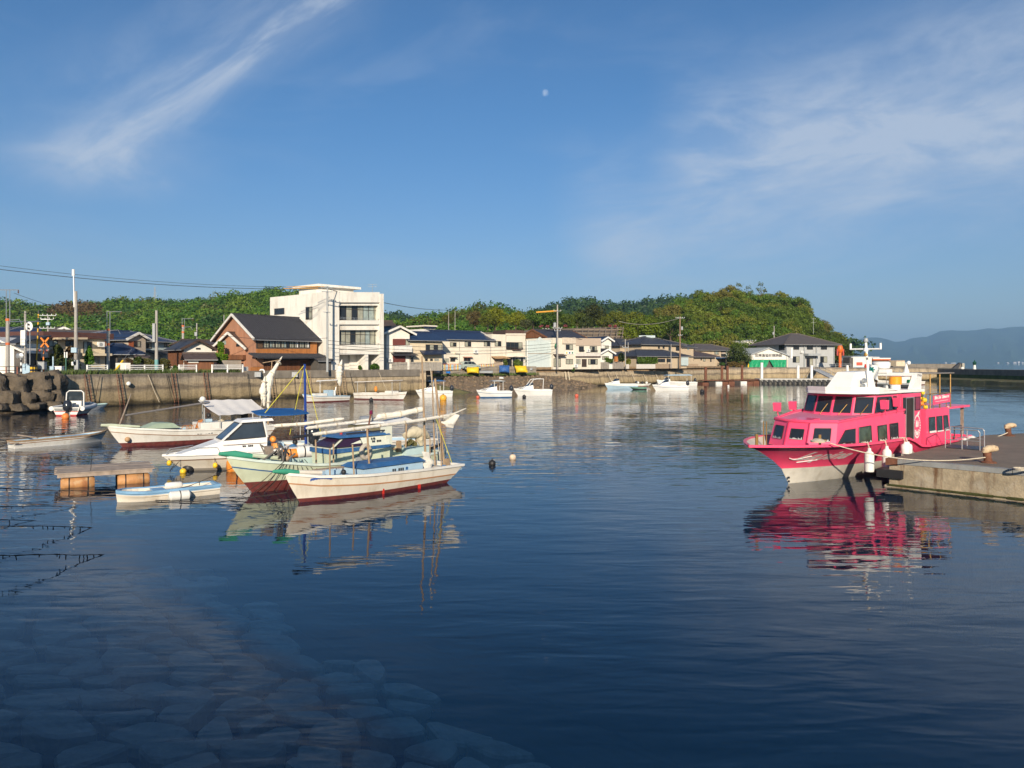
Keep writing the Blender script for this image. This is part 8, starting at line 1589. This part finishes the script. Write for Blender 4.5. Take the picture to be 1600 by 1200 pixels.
# ------------------------------------------------------------ skiffs and small craft
def skiff(label, A_, B2, beam, zbow, zst, mats, name='skiff', pram=False, rail=None, inner=None, cat='skiff', drop=.22, thw=2):
    """a small open boat from its bow point A_ to its stern point B2 (plan)"""
    a = (Vector(B2) - Vector(A_)); f = BF(A_, a); M = f.M; L_ = a.length; t = f.thing(name, label, cat)
    H0 = Hull(L_, beam, [(0, zbow), (.3, (zbow + zst) / 2 - .04), (1, zst)], .05 if pram else .35, .06, .15, .90, .28, .85, .1, 3.5 if pram else 2.0); H0.build(t, M, mats, 16, drop=drop, railm=rail or mats[3], deckm=inner or mats[3])
    for k in range(thw): x = L_ * (.35 + .3 * k); z = interp(H0.sheer, .35 + .3 * k); block(t, M, 'thwart', inner or WOOD, x - .12, x + .12, -beam * .85, beam * .85, z - .12, z - .07)
    return f, t, H0
PB3 = mat('skiff_blue', (.20, .38, .58), .6, var=.15)
bl = G(200, 784, 0); br = G(332, 772, 0); f, t, H0 = skiff('small white skiff with pale blue rim in front of the raft', (bl.x - .35, bl.y - .1), (br.x, br.y + .35), .52, .36, .32, [CREAMP, CREAMP, CREAMP, PB3], pram=True, rail=PB3, inner=CREAMP)
M = f.M; m1 = MB(M); m1.lathe((1.45, .66, .12), [(.10, 0), (.165, .06), (.165, .62), (.10, .68)], 14, axis=(1, 0, 0)); dr = m1.build('drum_float', FOAMW, t); m1 = MB(M); m1.lathe((1.78, .66, .12), [(.17, 0), (.17, .03)], 14, axis=(1, 0, 0)); m1.build('strap', BLACKR, dr); block(t, M, 'blue_seat', PB3, 1.1, 1.5, -.42, .42, .25, .29); m1 = MB(M); m1.lathe((1.6, -.5, .3), [(.08, 0), (.12, .05), (.12, .5), (.08, .55)], 12, axis=(1, 0, 0)); m1.build('white_bottle', FOAMW, t); block(t, M, 'stern_plate', CREAMP, 2.2, 2.45, -.4, .4, .2, .25)
a_ = G(160, 687, 0); b_ = G(28, 702, 0); f, t, H0 = skiff('slim weathered white sampan lying at the far left', (-23.5, 44.5), (-26.4, 40.5), .58, .56, .38, [CLEAN, FOAMW, MATS['brown_strip'], FOAMW], name='sampan', rail=BAMBOO, inner=PBLUE); M = f.M; reg(t, M, 1.9, H0.wx(1.9, .3) + .01, .24, 1.0, .06); stick(t, M, (3.8, .5, .42), (5.6, .3, .55), .03, 'oar', WOOD); stick(t, M, (3.9, -.6, .5), (4.4, .6, .62), .04, 'crossbar', WOOD); block(t, M, 'locker_lid', PBLUE, 1.0, 2.6, -.4, .4, .36, .44)
a_ = G(131, 641, 0); b_ = G(166, 638, 0); f, t, H0 = skiff('tiny white dinghy with greenish inside moored at the left quay wall', (b_.x, b_.y), (a_.x, a_.y), .6, .5, .45, [WHITE, WHITE, WHITE, mat('dinghy_green', (.36, .48, .46), .6)], name='dinghy', cat='dinghy')
# motor boat seen from astern, left
q = G(103, 650, 0); f = BF((q.x - .5, q.y + 4.6), (.11, -1)); M = f.M; t = f.thing('motor_boat', 'small white centre-console motor boat with hoop frame seen from astern at the left quay'); H0 = Hull(4.6, 1.12, [(0, .95), (.4, .75), (1, .70)], .8, .12, .25, .75, .4, .95, .3); H0.build(t, M, [mat('hull_red', (.4, .03, .03), .5), WHITE, REDR, WHITE], drop=.3, deckm=GREYP, railm=FOAMW)
for y in (-1.25, 1.25): m1 = MB(M); m1.tube([(1.2, y * .75, .72), (2.6, y, .66), (4.5, y, .62)], .2, 10); m1.build('side_tube', FOAMW, t)
m1 = MB(M); m1.tube([(3.0, -.75, .6), (2.9, -.7, 1.9), (2.9, -.5, 2.08), (2.9, .5, 2.08), (2.9, .7, 1.9), (3.0, .75, .6)], .05, 7); m1.build('hoop_frame', CLEAN, t); m1 = MB(M); m1.prism([(2.75, -.62, 1.25), (2.75, .62, 1.25), (2.9, .55, 2.0), (2.9, -.55, 2.0)], (-.02, 0, 0)); m1.build('windscreen', MATS['wind_glass'], t); block(t, M, 'console', WHITE, 2.4, 2.9, -.5, .5, .5, 1.2); block(t, M, 'console_seat', GREYP, 3.3, 3.8, -.25, .25, .5, 1.05); outboard(t, M, 4.7, -.15, .02, 1.3)
# ------------------------------------------------------------ boats along the far wall
def fboat(label, px0, px1, pyw, beam, zb_, zs_, mats, ang=0, flip=False, group='boats moored along the far side', name='fishing_boat', cat='boat', rail=None, drop=.2):
    """bow at px0, stern at px1 on the water row pyw; ang turns the stern away"""
    a = G(px0, pyw, 0); a = Vector((a.x, a.y + beam)); Yb = a[1] + ang; b = Vector(((px1 - 800) / FPX * Yb, Yb)); f = BF(a, b - a); L_ = (b - a).length; t = f.thing(name, label, cat, group); H0 = Hull(L_, beam, [(0, zb_), (.25, (zb_ + zs_) / 2 - .05), (1, zs_)], .6, .12, .25, .84, .42, .86, .25); H0.build(t, f.M, mats, 16, drop=drop, railm=rail, deckm=mats[3]); return f, t, H0, L_
WB = [ANTIF, WHITE, MATS['brown_strip'], WHITE]; WP = [CLEAN, CLEAN, GREYP, CLEAN]
f, t, H0, L_ = fboat('far white wooden boat with furled mizzen below the concrete block', 469, 541, 630, .85, .95, .6, WB, 4.5, rail=PBLUE); M = f.M
block(t, M, 'fore_locker', WHITE, 1.5, 3.0, -.5, .5, .5, 1.0); block(t, M, 'engine_box', PBLUE, 3.1, 3.9, -.4, .4, .5, 1.35); m1 = MB(M); m1.lathe((4.2, .1, .7), [(.22, 0), (.22, .6)], 12); m1.build('drum', CLEAN, t); stick(t, M, (2.5, -.2, .6), (2.5, -.2, 2.4), .03, 'post', CLEAN); stick(t, M, (1.7, .3, 2.42), (4.6, .2, 2.5), .07, 'white_boom', CLEAN); stick(t, M, (L_ - .9, 0, .6), (L_ - .9, 0, 2.9), .06, 'mizzen_mast', BAMBOO); furled(t, M, [(L_ - .9, 0, 1.8), (L_ - 1.1, .05, 3.0), (L_ - .95, 0, 3.8), (L_ - .6, 0, 4.9)], .3, 2, 'furled_mizzen', taper=True); stick(t, M, (L_ - 1.8, .2, .6), (L_ - 1.6, .2, 1.7), .06, 'post', CLEAN)
f, t, H0, L_ = fboat('far white boat with flat white awning and red bottom, bow to the right', 634, 559, 626, .95, 1.0, .75, WB, 3.5); M = f.M; m1 = MB(M); m1.hexa([(1.3, -1.0, 2.35), (L_ - .3, -1.0, 2.1), (L_ - .3, 1.0, 2.1), (1.3, 1.0, 2.35), (1.3, -1.0, 2.42), (L_ - .3, -1.0, 2.17), (L_ - .3, 1.0, 2.17), (1.3, 1.0, 2.42)]); m1.build('awning', MATS['awning_cloth'], t)
for x in (1.6, L_ - .6):
    for y in (-.8, .8): stick(t, M, (x, y, .7), (x, y, 2.2), .03, 'awning_post', STEEL)
block(t, M, 'locker', WHITE, 1.6, 2.9, -.5, .5, .6, 1.1); m1 = MB(M); m1.ball((4.2, -.6, 1.3), .2, 8, 0, 1.8); m1.build('orange_float', ORANGE, t)
def mboat(label, px0, px1, pyw, mats, ang, flip=1, beam=.95, top='bimini', zb_=1.0, dark=None, eng=1.0):
    f, t, H0, L_ = fboat(label, px0, px1, pyw, beam, zb_, .8, mats, ang, name='motor_boat', cat='boat'); M = f.M
    m1 = MB(M); m1.hexa([(1.0, -.55, .85), (2.6, -.7, .85), (2.6, .7, .85), (1.0, .55, .85), (1.7, -.4, 1.3), (2.6, -.5, 1.45), (2.6, .5, 1.45), (1.7, .4, 1.3)]); m1.build('cuddy', CLEAN, t); m1 = MB(M); m1.hexa([(1.75, -.42, 1.31), (2.55, -.5, 1.44), (2.55, .5, 1.44), (1.75, .42, 1.31), (2.3, -.36, 1.75), (2.7, -.4, 1.8), (2.7, .4, 1.8), (2.3, .36, 1.75)]); m1.build('windscreen', MATS['wind_glass'], t)
    if top == 'bimini':
        for x in (2.2, L_ - 1.2):
            for y in (-.7, .7): stick(t, M, (x, y, .8), (x, y, 2.15), .03, 'frame', CLEAN)
        m1 = MB(M); m1.prism([(1.9, 0, 2.15), (2.6, 0, 2.28), (L_ - 1.6, 0, 2.28), (L_ - .9, 0, 2.15), (L_ - 1.0, 0, 2.1), (2.0, 0, 2.1)], (0, .8, 0)); m1.prism([(1.9, -.8, 2.12), (2.6, -.8, 2.25), (L_ - 1.6, -.8, 2.25), (L_ - .9, -.8, 2.12), (L_ - 1.0, -.8, 2.07), (2.0, -.8, 2.07)], (0, .79, 0)); m1.build('bimini', dark or GREYP, t)
    block(t, M, 'engine_well', CLEAN, L_ - 1.3, L_ - .2, -.7, .7, .7, .88); outboard(t, M, L_ + .15, 0, .55, eng); stick(t, M, (.3, .2, .95), (1.4, .6, 1.25), .025, 'bow_rail', STEEL); stick(t, M, (.3, -.2, .95), (1.4, -.6, 1.25), .025, 'bow_rail', STEEL); return f, t, L_
mboat('far white motor boat with dark blue bimini at the left end of the beach', 648, 704, 622, WP, 2.0, dark=BLUEP); mboat('far white motor boat with blue stripe and grey bimini in front of the beach', 744, 797, 622, [BLUEP, CLEAN, BLUEP, CLEAN], 1.5); f, t, L_ = mboat('far white motor boat with big open hoop frame at the right of the beach', 803, 860, 619, WP, 1.5, top=None); M = f.M
m1 = MB(M); m1.tube([(1.9, -.6, 1.3), (2.6, -.65, 2.2), (3.1, -.65, 2.3), (L_ - 1.2, -.6, 2.3)], .04, 6); m1.tube([(1.9, .6, 1.3), (2.6, .65, 2.2), (3.1, .65, 2.3), (L_ - 1.2, .6, 2.3)], .04, 6); m1.tube([(3.1, -.65, 2.3), (3.1, .65, 2.3)], .04, 6); m1.tube([(L_ - 1.3, .6, .8), (L_ - 1.2, .6, 2.3)], .04, 6); m1.build('hoop_frame', CLEAN, t)
mboat('sleek pale blue speedboat moored on the far right of the beach', 946, 993, 608, [PBLUE, PBLUE, CLEAN, CLEAN], 2.5, top=None, eng=.8); mboat('large white cabin boat behind the blue-striped one', 1028, 1085, 604.5, WP, 3, beam=1.2, zb_=1.3, dark=PBLUE); mboat('white motor boat with blue stripe and grey cover in front of the large cabin boat', 1021, 1073, 611, [CLEAN, CLEAN, BLUEP, CLEAN], 1.0, top=None)
f, t, H0, L_ = fboat('small dark skiff with green end beside the pale blue speedboat', 985, 1009, 609, .6, .45, .4, [DARKM, DARKM, DARKM, mat('skiff_green', (.12, .25, .19), .6)], .5, name='skiff', cat='skiff'); f, t, H0, L_ = fboat('low wooden skiff with white floats behind the pale blue speedboat', 1018, 992, 604.5, .6, .6, .5, WB, .5, name='skiff', cat='skiff')
for k in range(3): m1 = MB(f.M); m1.ball((.8 + k * .8, .2, .75), .25, 8); m1.build('float', (FOAMW, DARKM, FOAMW)[k], t)
for i, (px0, px1, pyw, m_, lab) in enumerate(((1368, 1432, 606, [DARKM, mat('dark_hull', (.05, .055, .06), .6), DARKM, GREYP], 'dark fishing boat seen under the ferry arch'), (1375, 1440, 602, WB, 'white fishing boat beyond the dark one, seen under the ferry arch'))):
    f, t, H0, L_ = fboat(lab, px0, px1, pyw, 1.1, 1.0, .7, m_, 3); M = f.M; block(t, M, 'wheelhouse', WHITE, L_ * .55, L_ * .55 + 1.5, -.6, .6, .6, 1.9); stick(t, M, (L_ * .5, 0, .7), (L_ * .5, 0, 3.0), .05, 'mast', STEEL); block(t, M, 'green_box', mat('box_green', (.02, .22, .10), .5), L_ * .8, L_ * .8 + .8, -.3, .3, .8, 1.4)
# crates, baskets and coils lying on the working boats
def clutter(t, M, items):
    for k, (x, y, z, w, kind) in enumerate(items):
        m1 = MB(M)
        if kind == 'crate': m1.box(x, x + w, y, y + w * .7, z, z + .03); [m1.box(x + a, x + b, y + c, y + d, z, z + w * .45) for a, b, c, d in ((0, w, 0, .03), (0, w, w * .7 - .03, w * .7), (0, .03, .03, w * .7 - .03), (w - .03, w, .03, w * .7 - .03))]; m1.build('fish_crate', (PBLUE, YELLOW, MATS['box_green'], FOAMW)[k % 4], t)
        elif kind == 'coil': [m1.tube([(x + (w - .05 * j) * math.cos(a), y + (w - .05 * j) * math.sin(a), z + .03 + .03 * j) for a in [.45 * i for i in range(15)]], .022, 5) for j in range(3)]; m1.build('rope_coil', (ROPE, mat('blue_rope', (.05, .16, .35), .8), ROPE)[k % 3], t)
        elif kind == 'float': m1.ball((x, y, z + w), w, 10); m1.build('net_float', (ORANGE, YELLOW, BUOYBLK)[k % 3], t)
        else: [m1.tube([(x + R.uniform(-w, w), y + R.uniform(-w, w) * .6, z + R.uniform(0, .1)), (x + R.uniform(-w, w) * .5, y + R.uniform(-w, w) * .5, z + R.uniform(.1, .3)), (x + R.uniform(-w, w), y + R.uniform(-w, w) * .6, z + R.uniform(0, .1))], .03, 5) for _ in range(12)]; m1.build('net_heap', (MATS['olive_net'], MATS['grey_net'])[k % 2], t)
for o in list(bpy.data.objects):
    lb = o.get('label', '')
    if lb.startswith('white wooden fishing boat with red'): clutter(o, BF((-7.2, 24.36), (.65, .76)).M, [(1.75, -.3, .72, .4, 'crate'), (.95, 0, .66, .2, 'coil'), (5.75, -.3, .52, .35, 'net'), (5.55, .15, .52, .1, 'float'), (6.6, .45, .52, .16, 'coil'), (2.2, .1, .72, .09, 'float')])
    if lb.startswith('mint-green'): clutter(o, BF((-9.67, 26.0), (.68, .73)).M, [(2.6, -.3, .62, .45, 'crate'), (3.1, .2, .62, .2, 'coil'), (8.0, .1, 1.05, .3, 'net'), (7.6, -.3, 1.05, .1, 'float'), (7.0, .45, .52, .35, 'crate'), (8.75, -.2, .6, .12, 'float')])
    if lb.startswith('long white fishing boat'): clutter(o, BF((-21.4, 40.6), (.75, .66)).M, [(3.7, -.4, .62, .45, 'crate'), (4.2, .2, .62, .22, 'coil'), (7.8, .2, .55, .4, 'net'), (7.5, -.4, .55, .14, 'float'), (5.0, 0, 1.12, .4, 'crate'), (6.0, .1, 1.12, .18, 'coil')])
    if lb.startswith('white motor boat with raked'): clutter(o, BF((-14.4, 31.6), (.85, .53)).M, [(4.6, -.3, .78, .4, 'crate'), (5.3, .3, .78, .16, 'coil'), (5.6, -.4, .78, .12, 'float')])
# ------------------------------------------------------------ raft, buoys, weedy ropes
q0, q1 = G(92, 763, 0), G(237, 753, 0); a = Vector((q1.x - q0.x, q1.y - q0.y)); ux = a.normalized(); vy = Vector((-ux[1], ux[0])); Lr = a.length; t = thing('wooden_raft', 'grey plank raft floating on four orange drums', 'raft', (q0.x, q0.y, 0), math.atan2(ux[1], ux[0])); Mr = Matrix(((ux[0], vy[0], 0, q0.x), (ux[1], vy[1], 0, q0.y), (0, 0, 1, 0), (0, 0, 0, 1)))
PLK = mat('raft_plank', (.36, .29, .235), .9, var=.25, scale=3, zscale=1, bump=.5, bscale=30, streak=((.12, .095, .08), .4, 5))
for k in range(9): y0 = -.08 + k * .25; m1 = MB(Mr); m1.box(-.12 + R.uniform(-.06, .06), Lr + .08 + R.uniform(-.06, .06), y0, y0 + .235, .50, .53 + R.uniform(0, .012)); m1.build('plank', PLK, t)
for y in (-.06, 1.0, 2.05): m1 = MB(Mr); m1.box(-.05, Lr + .02, y, y + .1, .37, .495); m1.build('beam', PLK, t)
for k in range(4): m1 = MB(Mr); m1.box(.1 + k * .9, .2 + k * .9, -.04, 2.1, .40, .498); m1.build('cross_beam', PLK, t)
DRUM = mat('drum_orange', (.44, .22, .085), .6, var=.25, scale=3, stain=((.55, .44, .27), .9, 2.6), streak=((.26, .08, .03), .7, 3))
for x, y in ((.05, .12), (Lr - 1.15, .12), (.05, 1.65), (Lr - 1.15, 1.65)):
    m1 = MB(Mr); m1.lathe((x, y, .10), [(.20, 0), (.255, .08), (.255, 1.0), (.20, 1.08)], 16, axis=(1, 0, 0)); dr = m1.build('drum', DRUM, t)
    for dx in (.25, .85): m1 = MB(Mr); m1.lathe((x + dx, y, .10), [(.262, 0), (.262, .04)], 16, axis=(1, 0, 0)); m1.build('strap', BLACKR, dr)
stick(t, Mr, (1.0, .2, .5), (1.05, .2, 1.3), .012, 'stake', DARKM)
def buoy(label, px, py, r, m, sq=1.0, dz=.5):
    c = G(px, py, 0); m1 = MB(); m1.ball(c + Vector((0, 0, r * dz)), r, 14, 0, sq); o = tag(m1.build('buoy', m, loc=c), label, 'buoy', 'mooring buoys'); m1 = MB(); m1.lathe(c + Vector((0, 0, r * (dz + sq))), [(r * .18, -.02), (r * .18, .05), (r * .1, .07)], 8); m1.build('eye', DARKM, o)
buoy('black mooring buoy in open water in the middle', 769, 727, .16, BUOYBLK); buoy('white buoy with a tan top right of the black one', 801, 717.5, .16, mat('tan_white_buoy', (.66, .52, .38), .5, var=.3, scale=8)); buoy('orange-yellow buoy behind the furled boom', 692.5, 625, .45, mat('amber_buoy', (.78, .38, .04), .5)); buoy('small red buoy in front of the beach', 746.5, 622, .22, mat('red_buoy', (.62, .12, .07), .5)); buoy('dark buoy off the far hoop-framed boat', 819, 621.5, .25, BUOYBLK); buoy('small red buoy left of the pale blue speedboat', 901, 620, .26, MATS['red_buoy']); buoy('dark buoy off the rusty piles', 1097, 613.5, .33, BUOYBLK); buoy('dark grey buoy below the far awning boat', 580, 626.5, .25, BUOYBLK); buoy('orange buoy at the stern of the left motor boat', 102.5, 654, .3, mat('orange_buoy', (.75, .22, .05), .5)); buoy('yellow float beside the black ball at the white motor boat', 286, 739, .13, YELLOW); buoy('black ball float under the white motor boat bow', 295, 735, .26, BUOYBLK, 1, .35); buoy('small white float by the rusty raft', 1138, 604, .22, FOAMW)
def weedy(label, pts, r=.028, hang=14, seed=1):
    rr = random.Random(seed); m1 = MB(); line = []
    for p, q in zip(pts, pts[1:]):
        for k in range(10): f_ = k / 10; c = Vector(p).lerp(Vector(q), f_); line.append(c + Vector((0, 0, .012 * noise.noise(c * 4))))
    line.append(Vector(pts[-1])); m1.tube(line, [r * rr.uniform(.5, 1.3) for _ in line], 5)
    for k in range(hang): c = rr.choice(line[:-6]); m1.tube([c, c + Vector((rr.uniform(-.02, .02), 0, -rr.uniform(.03, .12)))], .012, 4)
    return tag(m1.build('weedy_rope', DKROPE, loc=pts[0]), label, 'rope', 'weedy mooring ropes')
V = Vector
weedy('lowest weedy rope dipping into the water at the left edge', [V((-12.6, 15.3, .72)), V((-10.9, 16.05, .47)), V((-10.2, 17.0, .26)), V((-9.9, 17.6, .10)), V((-9.45, 18.2, -.05))], .012, 18, 1)
weedy('second weedy rope from below at the left edge', [V((-14.5, 18.4, .7)), V((-12.8, 19.1, .44)), V((-12.1, 20.0, .25)), V((-11.7, 20.6, .10)), V((-11.4, 21.1, -.04))], .012, 16, 2)
weedy('weedy rope sagging in front of the raft to the left edge', [V((-20, 24.4, .75)), V((-17.6, 25.2, .42)), V((-15.6, 26.0, .18)), V((-14.2, 26.6, .05)), V((-13.2, 27, -.03))], .018, 10, 3)
weedy('thin rope from the raft corner to the left edge', [V((-22, 27, .9)), V((-18.5, 28.2, .45)), V((-16.6, 29.4, .42))], .016, 4, 4); weedy('dark rope from the skiff to the mint boat', [V((-12.1, 25.5, .1)), V((-11.0, 26.2, .3)), V((-9.6, 27.0, .9))], .014, 4, 5)
weedy('rope crossing the water from the skiff toward the front boat', [V((-11.6, 25.0, .03)), V((-9.5, 24.6, .02)), V((-7.2, 24.6, .35))], .014, 3, 6); weedy('rope from the raft to the white motor boat', [V((-13.6, 31.0, .45)), V((-13.9, 31.2, .12)), V((-13.8, 31.5, .3)), V((-13.6, 31.8, .6))], .016, 4, 7); weedy('rope from the sampan stern to the left edge', [V((-29, 38.4, .35)), V((-27, 39.4, .1)), V((-25.8, 40.2, .3))], .018, 3, 8)
weedy('thin rope just below the raft level at the left edge', [V((-17.5, 22.0, .45)), V((-15.4, 22.9, .22)), V((-14.2, 23.6, .10)), V((-13.4, 24.1, -.03))], .011, 5, 9); weedy('short thin rope between the raft and the second weedy rope', [V((-15.8, 20.6, .3)), V((-14.4, 21.4, .14)), V((-13.5, 22.0, -.03))], .01, 4, 10)
